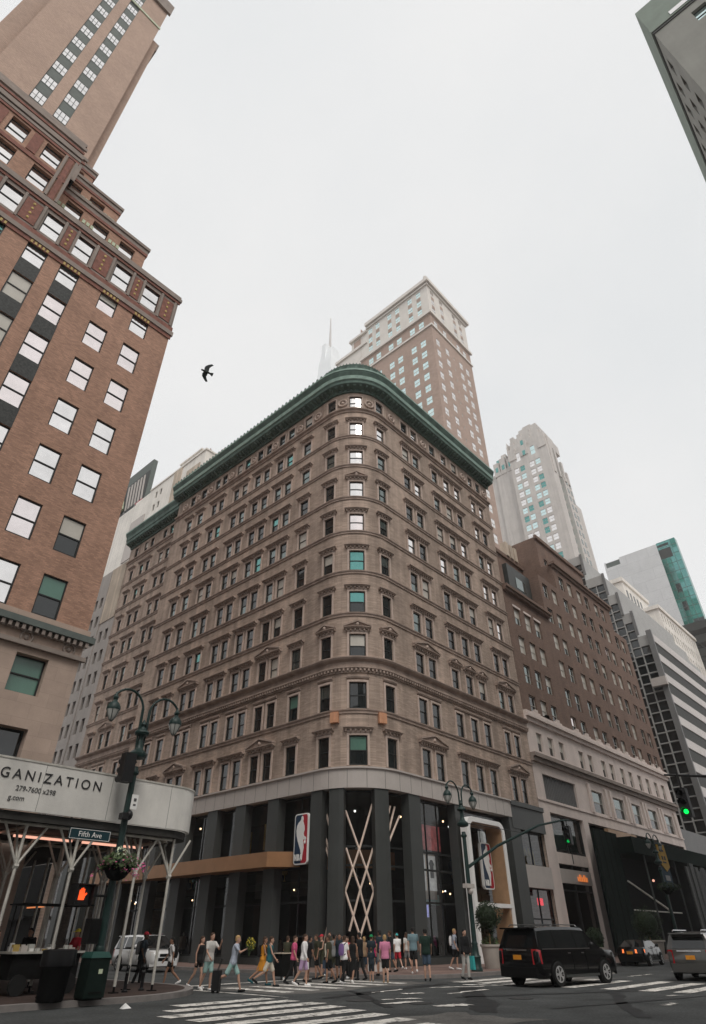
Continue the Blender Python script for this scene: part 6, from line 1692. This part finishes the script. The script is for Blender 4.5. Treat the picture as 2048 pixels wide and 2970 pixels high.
def person(label, loc, deg, h=1.68, female=False, swing=22, skin='light', hair=('short', 'brown'), top=('tee', 'white'), bottom=('shorts', 'black'), shoe='white', arms=(0, 0), elbows=(18, 18), extra=(), lean=3, group='people in the crosswalk and on the pavement', head=0):
    t = thing('person', label, 'person', (0, 0, 0), group)
    k = h / 1.70; sk = SKIN[skin]
    hipw, shw = (.088, .155) if female else (.085, .185)
    # joints
    J = {}
    hz = .90
    for sg, nm in ((1, 'l'), (-1, 'r')):
        a = R(swing) * sg; kn = R(8 + (swing * 1.1 if sg < 0 else swing * .25))
        hip = Vector((0, sg * hipw, hz)); knee = hip + Vector((math.sin(a) * .43, 0, -math.cos(a) * .43))
        ank = knee + Vector((math.sin(a - kn) * .41, 0, -math.cos(a - kn) * .41))
        J[nm] = (hip, knee, ank, a - kn)
    low = min(J['l'][2].z, J['r'][2].z) - .075
    for nm in 'lr': J[nm] = tuple(Vector((p.x, p.y, p.z - low)) for p in J[nm][:3]) + (J[nm][3],)
    z0 = -low; ln = R(lean)
    up = lambda z: Vector((math.sin(ln) * (z - hz), 0, hz + math.cos(ln) * (z - hz) + z0))
    sh = {}; 
    for sg, nm, i in ((1, 'l', 0), (-1, 'r', 1)):
        s = up(1.385) + Vector((0, sg * shw, 0)); a = -R(swing * .85) * sg + R(arms[i]); e = R(elbows[i])
        el = s + Vector((math.sin(a) * .275, sg * .045, -math.cos(a) * .275))
        wr = el + Vector((math.sin(a + e) * .25, sg * (.0 if elbows[i] < 60 else -.06), -math.cos(a + e) * .25))
        sh[nm] = (s, el, wr, a + e)
    cz = up(1.0)
    body = MB()
    def torso(mb, d, z_lo=.84, z_hi=1.45, flare=0):
        W = 1.0
        prof = [(.82, .098, .150), (.90, .112, .168 if female else .162), (1.0, .100, .140 if female else .150), (1.10, .092, .124 if female else .150), (1.22, .112, .145 if female else .172), (1.32, .112, .158 if female else .188), (1.40, .085, .140 if female else .165), (1.45, .055, .075)]
        lv = []
        for z, rx, ry in prof:
            if z < z_lo - .03 or z > z_hi + .03: continue
            p = up(z); f = d + flare * max(0, (1.1 - z) / .3)
            lv.append((p.z, rx + f, ry + f, p.x, 0))
        oval(mb, lv)
    torso(body, 0)
    nk = up(1.44); hd = up(1.575) + Vector((.015, 0, 0))
    capsule(body, up(1.40), up(1.52), .058, .052)
    hr = Matrix.Rotation(R(head), 3, 'Z')
    hp = lambda x, y, z: hd + hr @ Vector((x, y, z))
    rings = []
    for z, rx, ry, cx in ((-.118, .03, .025, .035), (-.10, .058, .046, .025), (-.06, .078, .062, .012), (0, .093, .072, 0), (.05, .094, .074, -.004), (.09, .075, .06, -.008), (.112, .035, .03, -.008)):
        rings.append([hp(cx + rx * math.cos(2 * math.pi * q / 12), ry * math.sin(2 * math.pi * q / 12), z) for q in range(12)])
    body.loft(rings)
    capsule(body, hp(.088, 0, .005), hp(.106, 0, -.03), .010, .015, 6)
    for sg in (-1, 1): capsule(body, hp(-.005, sg * .072, .01), hp(-.012, sg * .078, -.03), .018, .012, 6)
    for nm, sg in (('l', 1), ('r', -1)):
        hip, knee, ank, la = J[nm]
        capsule(body, hip, knee, .080 if not female else .084, .052); capsule(body, knee, knee.lerp(ank, .35) + Vector((-.012, 0, 0)), .051, .055); capsule(body, knee.lerp(ank, .35) + Vector((-.012, 0, 0)), ank, .054, .035)
        fwd = Vector((math.cos(la * .6), 0, math.sin(la * .6)))
        capsule(body, ank + Vector((-.03, 0, -.035)), ank + fwd * .14 + Vector((0, 0, -.05)), .036, .028)
        s, el, wr, aa = sh[nm]
        capsule(body, s, el, .046 if not female else .040, .036); capsule(body, el, wr, .037, .026)
        dr = (wr - el).normalized(); side = Vector((0, -sg, 0)); fr_ = dr.cross(side).normalized()
        palm = wr + dr * .05
        capsule(body, wr, palm, .026, .031); capsule(body, palm + fr_ * .018, palm - fr_ * .018, .026, .026)
        for q, ln_ in enumerate((.062, .072, .068, .05)):
            b = palm + dr * .03 + fr_ * (.03 - .02 * q); m_ = b + dr * ln_ * .55 + side * .006; e_ = m_ + (dr * .8 + side * .6).normalized() * ln_ * .55
            capsule(body, b, m_, .0095, .009, 6); capsule(body, m_, e_, .009, .008, 6)
        tb = wr + dr * .025 + fr_ * .03; capsule(body, tb, tb + (dr + fr_ * .7 + side * .3).normalized() * .055, .011, .009, 6)
    bo = remeshed(body, 'body', sk, t, .0125, 3)
    # face
    for sg in (-1, 1):
        mb = MB(); mb.ball(hp(.083, sg * .031, .012), .011, .013, .009, 8, 5); mb.build('eye', EYE, t, smooth=True)
    mb = MB(); mb.ball(hp(.086, 0, -.064), .012, .024, .007, 8, 4); mb.build('mouth', LIP, t, smooth=True)
    # hair
    st, hc = hair; mb = MB()
    if st != 'cap':
        rr_ = []
        for z, rx, ry, cx in ((-.05, .05, .074, -.05), (.0, .072, .080, -.03), (.05, .095, .083, -.014), (.09, .086, .072, -.012), (.122, .045, .04, -.012), (.128, .012, .012, -.012)):
            rr_.append([hp(cx + rx * math.cos(2 * math.pi * q / 12), ry * math.sin(2 * math.pi * q / 12), z) for q in range(12)])
        mb.loft(rr_)
        if st == 'long': mb.loft([[hp(cx + rx * math.cos(2 * math.pi * q / 10), ry * math.sin(2 * math.pi * q / 10), z) for q in range(10)] for z, rx, ry, cx in ((.05, .06, .078, -.045), (-.05, .05, .085, -.065), (-.16, .042, .085, -.085), (-.25, .028, .06, -.10), (-.28, .01, .02, -.10))])
        if st == 'tail': capsule(mb, hp(-.1, 0, .06), hp(-.13, 0, -.12), .035, .018)
        mb.build('hair', HAIR[hc], t, smooth=True)
    else:
        mb.loft([[hp(cx + rx * math.cos(2 * math.pi * q / 14), ry * math.sin(2 * math.pi * q / 14), z) for q in range(14)] for z, rx, ry, cx in ((.03, .102, .083, -.006), (.07, .098, .08, -.008), (.115, .06, .055, -.01), (.13, .015, .015, -.01))])
        mb.loft([[hp(x, y, z) for x, y, z in ((.08, -.07, .035), (.17, -.055, .025), (.19, 0, .022), (.17, .055, .025), (.08, .07, .035))], [hp(x, y, z + .012) for x, y, z in ((.08, -.07, .035), (.17, -.055, .025), (.19, 0, .022), (.17, .055, .025), (.08, .07, .035))]])
        mb.build('cap', cloth(hc, C_[hc]), t, smooth=True)
        mb = MB(); mb.loft([[hp(-.03 + rx * math.cos(2 * math.pi * q / 10), ry * math.sin(2 * math.pi * q / 10), z) for q in range(10)] for z, rx, ry in ((-.04, .06, .074), (.02, .075, .08), (.04, .07, .078))]); mb.build('hair', HAIR['brown'], t, smooth=True)
    # clothes
    tk, tc = top; tm = cloth(tc, C_[tc]); mb = MB()
    long_ = tk in ('dress', 'long_dress')
    torso(mb, .018, .80 if tk != 'crop' else .98, 1.45 if tk not in ('tank', 'dress', 'long_dress') else 1.40, .012)
    if tk in ('tee', 'shirt', 'jacket', 'blouse', 'crop'):
        f = {'tee': .62, 'crop': .3, 'blouse': .8, 'shirt': 1, 'jacket': 1}[tk]
        for nm in 'lr':
            s, el, wr, aa = sh[nm]
            if f < 1: capsule(mb, s, s.lerp(el, f), .060, .056)
            else: capsule(mb, s, el, .058, .049); capsule(mb, el, el.lerp(wr, .9), .048, .040)
    else:
        for sg in (-1, 1): capsule(mb, up(1.33) + Vector((.03, sg * .09, 0)), up(1.42) + Vector((-.01, sg * .10, 0)), .045, .03)
    if tk == 'jacket': torso(mb, .035, .80, 1.42, .02)
    if long_:
        zb = .48 if tk == 'dress' else .22
        xl = (J['l'][1].x + J['r'][1].x) / 2; sp = abs(J['l'][1].x - J['r'][1].x) / 2
        oval(mb, [(zb, .13 + sp * .8, .17, xl, 0), (.66, .125 + sp * .5, .175, xl * .6, 0), (.88 + z0, .12, .175, 0, 0), (1.0 + z0, .11, .15, 0, 0)])
    remeshed(mb, 'top' if not long_ else 'dress', tm, t, .0165, 4)
    bk, bc = bottom; mb = MB()
    if bk != 'none':
        bm_ = cloth(bc, C_[bc])
        oval(mb, [(z, rx, ry, 0, 0) for z, rx, ry in ((.80 + z0, .105, .155), (.88 + z0, .122, .178), (.96 + z0, .112, .165), (1.0 + z0, .104, .15))])
        if bk in ('shorts', 'mini', 'pants', 'tights'):
            f = {'shorts': .78, 'mini': .4, 'pants': 1, 'tights': 1}[bk]; ex = .018 if bk != 'tights' else .006
            for nm in 'lr':
                hip, knee, ank, la = J[nm]
                capsule(mb, hip, hip.lerp(knee, f), .084 + ex, (.072 if f < 1 else .056) + ex)
                if f == 1: capsule(mb, knee, ank.lerp(knee, .06), .055 + ex, (.048 if bk == 'pants' else .036) + ex * .6)
        if bk == 'skirt':
            sp = abs(J['l'][1].x - J['r'][1].x) / 2
            oval(mb, [(.46, .14 + sp * .8, .19, 0, 0), (.7 + z0, .13 + sp * .3, .185, 0, 0), (.9 + z0, .12, .175, 0, 0), (1.0 + z0, .105, .15, 0, 0)])
        remeshed(mb, {'shorts': 'shorts', 'mini': 'shorts', 'pants': 'trousers', 'tights': 'leggings', 'skirt': 'skirt'}[bk], bm_, t, .0165, 4)
    for nm in 'lr':
        hip, knee, ank, la = J[nm]; fwd = Vector((math.cos(la * .6), 0, math.sin(la * .6))); mb = MB()
        capsule(mb, ank + Vector((-.04, 0, -.03)), ank + fwd * .15 + Vector((0, 0, -.047)), .044, .034)
        capsule(mb, ank + Vector((-.045, 0, -.055)), ank + fwd * .16 + Vector((0, 0, -.058)), .034, .030)
        mb.build('shoe', cloth(shoe, C_[shoe]), t, smooth=True)
    t.scale = (k, k, k); t.location = loc; t.rotation_euler = (0, 0, R(deg))
    # carried things are things of their own
    wm = Matrix.Translation(loc) @ Matrix.Rotation(R(deg), 4, 'Z') @ Matrix.Scale(k, 4)
    for ex in extra: ex(wm, sh, up, J)
    return t
def carried(name, label, cat, wm, mbs, group=None):
    """mbs: list of (part name, MB in person coordinates, material)"""
    c = wm @ Vector(mbs[0][1].v[0])
    t = thing(name, label, cat, c, group)
    for nm, mb, m in mbs:
        mb.v = [tuple(wm @ Vector(p)) for p in mb.v]
        mb.build(nm, m, t, smooth=True)
def backpack(label, c):
    def f(wm, sh, up, J):
        a = MB(); p = up(1.2); oval(a, [(p.z - .22, .06, .12, p.x - .19, 0), (p.z - .1, .085, .145, p.x - .2, 0), (p.z + .1, .075, .14, p.x - .195, 0), (p.z + .2, .04, .1, p.x - .18, 0)])
        b = MB()
        for sg in (-1, 1): b.tube([(p.x - .13, sg * .1, p.z + .17), (p.x + .02, sg * .115, p.z + .25), (p.x + .135, sg * .11, p.z + .08), (p.x + .08, sg * .13, p.z - .14), (p.x - .13, sg * .12, p.z - .18)], .02, 6)
        carried('backpack', label, 'backpack', wm, [('pouch', a, cloth(c, C_[c])), ('strap', b, cloth('black', C_['black']))])
    return f
def handbag(label, c, nm='l', w=.3, h=.34, cat='bag', drop=.10):
    def f(wm, sh, up, J):
        s, el, wr, aa = sh[nm]; p = wr + Vector((.03, 0, -drop)); a = MB()
        a.hexa([(p.x - w / 2, p.y - .06, p.z - h), (p.x + w / 2, p.y - .06, p.z - h), (p.x + w / 2, p.y + .06, p.z - h), (p.x - w / 2, p.y + .06, p.z - h), (p.x - w * .45, p.y - .05, p.z), (p.x + w * .45, p.y - .05, p.z), (p.x + w * .45, p.y + .05, p.z), (p.x - w * .45, p.y + .05, p.z)])
        b = MB(); b.tube([(p.x - w * .3, p.y, p.z - .02), (p.x - .04, p.y, wr.z - .06), (p.x + .04, p.y, wr.z - .06), (p.x + w * .3, p.y, p.z - .02)], .008, 5)
        carried('carrier_bag' if cat == 'bag' else 'suitcase', label, cat, wm, [('body', a, cloth(c, C_[c])), ('handle', b, cloth('black', C_['black']))])
    return f
def suitcase(label):
    def f(wm, sh, up, J):
        a = MB(); a.box(-.62, -.42, .06, -.36, -.02, .62); b = MB()
        for y in (-.32, -.12): b.tube([(-.48, y, .62), (-.36, y, .95)], .012, 6)
        b.tube([(-.36, -.32, .95), (-.36, -.12, .95)], .014, 6); w = MB()
        for y in (-.36, -.08):
            for x in (-.58, -.40): w.tube([(x, y - .015, .04), (x, y + .015, .04)], .035, 8)
        carried('suitcase', label, 'suitcase', wm, [('body', a, cloth('black', C_['black'])), ('handle', b, M['black']), ('wheel', w, M['tyre'])])
    return f
def bouquet(label):
    def f(wm, sh, up, J):
        wr = sh['r'][2]; a = MB(); a.loft([[(wr.x + .08 + .02 * z + r * math.cos(q), wr.y + .02 + r * math.sin(q), wr.z - .22 + z) for q in [i * math.pi / 4 for i in range(8)]] for z, r in ((0, .02), (.15, .05), (.3, .11))])
        c = clump(160, (wr.x + .11, wr.y + .02, wr.z + .10), .17, .17, .2, .04, 2); d = clump(120, (wr.x + .12, wr.y + .02, wr.z + .14), .17, .17, .18, .03, 8)
        carried('flower_bunch', label, 'flowers', wm, [('wrapping', a, M['leaf']), ('leaf_mass', c, M['leaf']), ('blossom', d, cloth('yellow', C_['yellow']))])
    return f
# ground position from the picture pixel of the feet (2048 x 2970 photograph)
def foot(px, py, z=0.0):
    d = _fw + _rt2 * ((px - 1024) / 1724.16) - _up2 * ((py - 1485) / 1724.16)
    t = (z - CAMH) / d.z
    return Vector((d.x * t, d.y * t, z))
VIEWR = math.degrees(math.atan2(_rt.y, _rt.x))      # heading of someone walking to the right of the picture
RIGHT, LEFT, AWAY, TOWARD = VIEWR, VIEWR + 180, VIEWR + 90, VIEWR - 90
A = lambda x, y: (400 + x / 2.28, 2680 + y / 2.28)
B = lambda x, y: (1000 + x / 2.28, 2680 + y / 2.28)
S = .15
P = person
P('woman in a black vest top and shorts walking beside the man in aqua shorts', foot(*A(385, 428)), RIGHT - 25, 1.66, True, 14, 'light', ('long', 'brown'), ('tank', 'black'), ('mini', 'black'), arms=(0, -25))
P('man in a pale grey tee and aqua shorts drinking at the crosswalk', foot(*A(450, 442)), RIGHT - 40, 1.76, False, 10, 'light', ('short', 'brown'), ('tee', 'greywhite'), ('shorts', 'aqua'), arms=(55, 10), elbows=(95, 30))
P('blond man in a pale blue tee and pale shorts striding right with yellow flowers', foot(*A(612, 452)), RIGHT, 1.74, False, 30, 'light', ('short', 'blond'), ('tee', 'paleblue'), ('shorts', 'aqua'), 'black', arms=(0, 20), elbows=(20, 70), lean=8, extra=(suitcase('black wheeled suitcase pulled behind the striding man with flowers'), bouquet('bunch of yellow flowers carried by the striding man in pale blue')))
P('woman in an orange dress with a black backpack, behind a teal vest walker', foot(*A(815, 408)), RIGHT, 1.66, True, 22, 'tan', ('long', 'brown'), ('dress', 'orange'), ('none', 'orange'), 'teal', extra=(backpack('black backpack on the woman in the orange dress', 'black'),))
P('person in a teal vest top and cream shorts stepping right', foot(*A(858, 418)), RIGHT, 1.68, True, 26, 'light', ('short', 'brown'), ('tank', 'teal'), ('shorts', 'cream'), 'black')
P('person in olive clothes leaning towards a dark table in the crowd', foot(*A(975, 372)), RIGHT + 60, 1.66, False, 8, 'light', ('short', 'brown'), ('tee', 'olive'), ('shorts', 'olive'), 'white', arms=(20, 20), elbows=(60, 60))
P('woman in a pink top and black trousers walking right', foot(*A(1022, 400)), RIGHT - 10, 1.66, True, 12, 'light', ('long', 'brown'), ('tee', 'pink'), ('pants', 'black'), 'black')
P('woman in a white long sleeved top and lilac shorts with a white bag', foot(*A(1090, 412)), RIGHT - 15, 1.72, True, 14, 'light', ('tail', 'brown'), ('shirt', 'white'), ('shorts', 'lilac'), 'white', extra=(handbag('small white bag swinging from the arm of the white topped woman', 'white', 'l', .26, .24),))
P('person in black standing just behind the woman in the white top', foot(*A(1125, 385)), RIGHT + 30, 1.66, False, 8, 'tan', ('short', 'black'), ('tee', 'black'), ('shorts', 'black'), 'black')
P('bare armed woman in a red hat and dark shorts among the corner crowd', foot(*A(1215, 352)), LEFT + 30, 1.72, True, 8, 'light', ('cap', 'red'), ('tank', 'olive'), ('shorts', 'olive'), 'tan', arms=(20, 0), elbows=(60, 20))
P('man in dark patterned clothes left of the backpacker at the corner', foot(*A(1262, 392)), LEFT - 15, 1.68, False, 10, 'tan', ('short', 'brown'), ('tee', 'olive'), ('shorts', 'black'), 'black', extra=(handbag('dark blue shoulder bag beside the man in patterned clothes', 'denim', 'r', .3, .3),))
P('person with arms raised to a phone behind the corner crowd', foot(*A(1330, 372)), TOWARD, 1.74, False, 4, 'tan', ('short', 'black'), ('tee', 'navy'), ('shorts', 'black'), 'black', arms=(60, 60), elbows=(100, 100))
P('person in black trousers wearing a white and purple backpack', foot(*A(1362, 398)), AWAY - 40, 1.66, True, 10, 'light', ('short', 'brown'), ('tee', 'white'), ('pants', 'black'), 'white', extra=(backpack('purple backpack worn by the person in black trousers', 'purple'),))
P('woman in a long black dress beside the wooden lattice pole', foot(*A(1420, 392)), AWAY - 20, 1.64, True, 10, 'tan', ('long', 'brown'), ('long_dress', 'black'), ('none', 'black'), 'white')
P('child in a navy shirt and grey shorts in front of the hot pink tee', foot(*B(178, 382)), AWAY, 1.22, False, 10, 'light', ('short', 'brown'), ('tee', 'navy'), ('shorts', 'navy'), 'tan')
P('woman in a hot pink tee walking away across the pavement', foot(*B(205, 352), ), AWAY + 10, 1.66, True, 8, 'light', ('short', 'brown'), ('tee', 'hotpink'), ('shorts', 'denim'), 'white')
P('person in a bright green cap among the corner crowd', foot(*A(1545, 355)), AWAY - 30, 1.70, False, 6, 'tan', ('cap', 'green'), ('tee', 'navy'), ('shorts', 'grey'), 'white')
P('stout woman in a rose pink tee and black trousers seen from behind', foot(*B(272, 390)), AWAY, 1.68, False, 6, 'light', ('short', 'blond'), ('tee', 'rose'), ('shorts', 'black'), 'tan')
P('child in a turquoise cap, white tee and red shorts walking away', foot(*B(355, 305), S), AWAY + 20, 1.62, False, 16, 'light', ('cap', 'turq'), ('tee', 'white'), ('shorts', 'red'), 'white')
P('tall man in a steel blue tee and black shorts walking away', foot(*B(462, 330), S), AWAY, 1.86, False, 14, 'light', ('short', 'black'), ('tee', 'steel'), ('shorts', 'black'), 'white')
P('young man in a dark green jersey and denim shorts near the kerb', foot(*B(550, 376), S), AWAY, 1.74, False, 6, 'light', ('short', 'black'), ('tee', 'dgreen'), ('shorts', 'denim'), 'black', arms=(0, 10))
P('person in pale grey half hidden behind the tall man in steel blue', foot(*B(418, 300), S), AWAY + 30, 1.66, True, 10, 'light', ('long', 'brown'), ('tee', 'greywhite'), ('shorts', 'grey'), 'white')
P('man in pale blue carrying a big white backpack by the lamp post', foot(*B(738, 302), S), RIGHT - 20, 1.82, False, 10, 'light', ('short', 'blond'), ('tee', 'paleblue'), ('shorts', 'black'), 'white', extra=(backpack('large white backpack on the man by the second lamp post', 'white'),))
P('woman in a black jacket and pale grey trousers with a turquoise bag', foot(*B(812, 366), S), RIGHT - 60, 1.72, True, 6, 'light', ('tail', 'black'), ('jacket', 'black'), ('pants', 'greywhite'), 'black', extra=(handbag('turquoise and white paper bag in the hand of the black jacketed woman', 'turq', 'l', .42, .46),))
Q = lambda x, y: (x / 2.66, 2550 + y / 2.66)
P('woman with a dark bag crossing in front of the white car', foot(*Q(1290, 832)), LEFT + 20, 1.64, True, 20, 'tan', ('tail', 'black'), ('tee', 'white'), ('mini', 'black'), 'white', extra=(backpack('dark backpack on the woman in front of the white car', 'black'),))
P('man in a red cap and dark clothes standing behind the shed posts', foot(*Q(1055, 838)), RIGHT, 1.80, False, 6, 'dark', ('cap', 'red'), ('tee', 'navy'), ('pants', 'black'), 'black', extra=(backpack('grey backpack of the man in the red cap', 'grey'),))
P('vendor in a yellow cap and red shirt behind the cart counter', Vector((12.6, 24.9, S)), LEFT + 60, 1.72, False, 4, 'tan', ('cap', 'yellow'), ('tee', 'red'), ('pants', 'black'), 'black', arms=(20, 20), elbows=(50, 50), group='people under the shed')
P('man in a black tee standing behind the vendor cart', Vector((11.2, 25.6, S)), TOWARD, 1.74, False, 3, 'tan', ('short', 'black'), ('tee', 'black'), ('pants', 'black'), 'black', group='people under the shed')
P('person in a turquoise top at the left edge under the shed', Vector((9.15, 23.4, S)), RIGHT, 1.66, True, 8, 'light', ('long', 'brown'), ('tee', 'turq'), ('pants', 'denim'), 'black', group='people under the shed')
P('person in white and grey walking under the shed beside the cart', Vector((9.6, 25.2, S)), RIGHT + 160, 1.7, False, 16, 'light', ('short', 'grey'), ('tee', 'greywhite'), ('shorts', 'grey'), 'white', group='people under the shed')
for (px, py, hd_, lab, tp, bt, hr_, fm) in ((1155, 2806, 120, 'person in grey before the shop windows left of the hot pink tee', 'grey', 'black', 'black', False), (1105, 2803, 30, 'woman in black before the corner glass behind the lattice poles', 'black', 'denim', 'brown', True), (955, 2815, 210, 'man in olive green at the shop window left of the corner columns', 'olive', 'tan', 'brown', False), (1185, 2802, 75, 'woman in cream before the shop glass right of the corner', 'cream', 'denim', 'blond', True)):
    P(lab, foot(px, py, S), hd_, 1.68, fm, 10, 'light', ('long' if fm else 'short', hr_), ('tee', tp), ('pants', bt), 'black')
more = [(A(1180, 366), 150, 'man in a faded olive tee behind the woman in the red hat', False, 'olive', 'shorts', 'black', 'brown', 'short'), (A(1240, 350), 20, 'woman in a cream blouse behind the man in patterned clothes', True, 'cream', 'pants', 'denim', 'brown', 'long'), (A(1295, 362), 75, 'man in a grey tee between the patterned clothes and the backpacker', False, 'grey', 'shorts', 'olive', 'black', 'short'),
        (A(1385, 360), 200, 'woman in a red top behind the purple backpack', True, 'red', 'pants', 'black', 'brown', 'long'), (A(1470, 372), 95, 'tall man in black standing right of the long black dress', False, 'black', 'pants', 'black', 'black', 'short'), (A(1500, 350), 60, 'woman in a tan top left of the bright green cap', True, 'tan', 'shorts', 'denim', 'blond', 'tail'),
        (B(240, 340), 80, 'man in navy behind the rose pink tee', False, 'navy', 'shorts', 'grey', 'black', 'short'), (B(310, 318), 110, 'man in a black tee left of the turquoise cap child', False, 'black', 'shorts', 'denim', 'brown', 'short')]
for (q, hd_, lab, fm, tp, bk_, bt, hr_, hs_) in more:
    P(lab, foot(q[0], q[1], 0 if q[1] > 2830 else S), hd_, 1.62 + (.1 if not fm else 0) + (.06 if 'tall' in lab else 0), fm, 9, 'light' if fm else 'tan', (hs_, hr_), ('tee', tp), (bk_, bt), 'white' if fm else 'black')
# small dark table in the crosswalk crowd
tb_ = thing('folding_table', 'small dark folding table with a pale top edge at the corner crowd', 'table', foot(*A(960, 372)))
o_ = tb_.location
mb = MB(); mb.box(o_.x - .4, o_.y - .3, .98, o_.x + .4, o_.y + .3, 1.02); mb.build('top', M['w2tan'], tb_)
mb = MB(); mb.box(o_.x - .36, o_.y - .26, .15, o_.x + .36, o_.y + .26, .979); mb.build('skirt', M['matte'], tb_)
mb = MB(); mb.box(o_.x - .3, o_.y - .2, .0, o_.x - .25, o_.y - .15, .149); mb.box(o_.x + .25, o_.y + .15, 0, o_.x + .3, o_.y + .2, .149); mb.build('leg', M['black'], tb_)
# ---------------------------------------------------------------- the damp air between the towers
hm = bpy.data.materials.new('damp_air'); hm.use_nodes = True
t_ = hm.node_tree; t_.nodes.clear()
ho = t_.nodes.new('ShaderNodeOutputMaterial'); hv = t_.nodes.new('ShaderNodeVolumePrincipled')
hv.inputs['Color'].default_value = (.93, .95, .96, 1); hv.inputs['Density'].default_value = 0.00035; hv.inputs['Anisotropy'].default_value = 0.2
t_.links.new(hv.outputs[0], ho.inputs['Volume'])
hz = MB(); hz.box(-60, -60, -1.0, 265, 235, 392); hz = hz.build('haze', hm); tag(hz, kind='stuff')
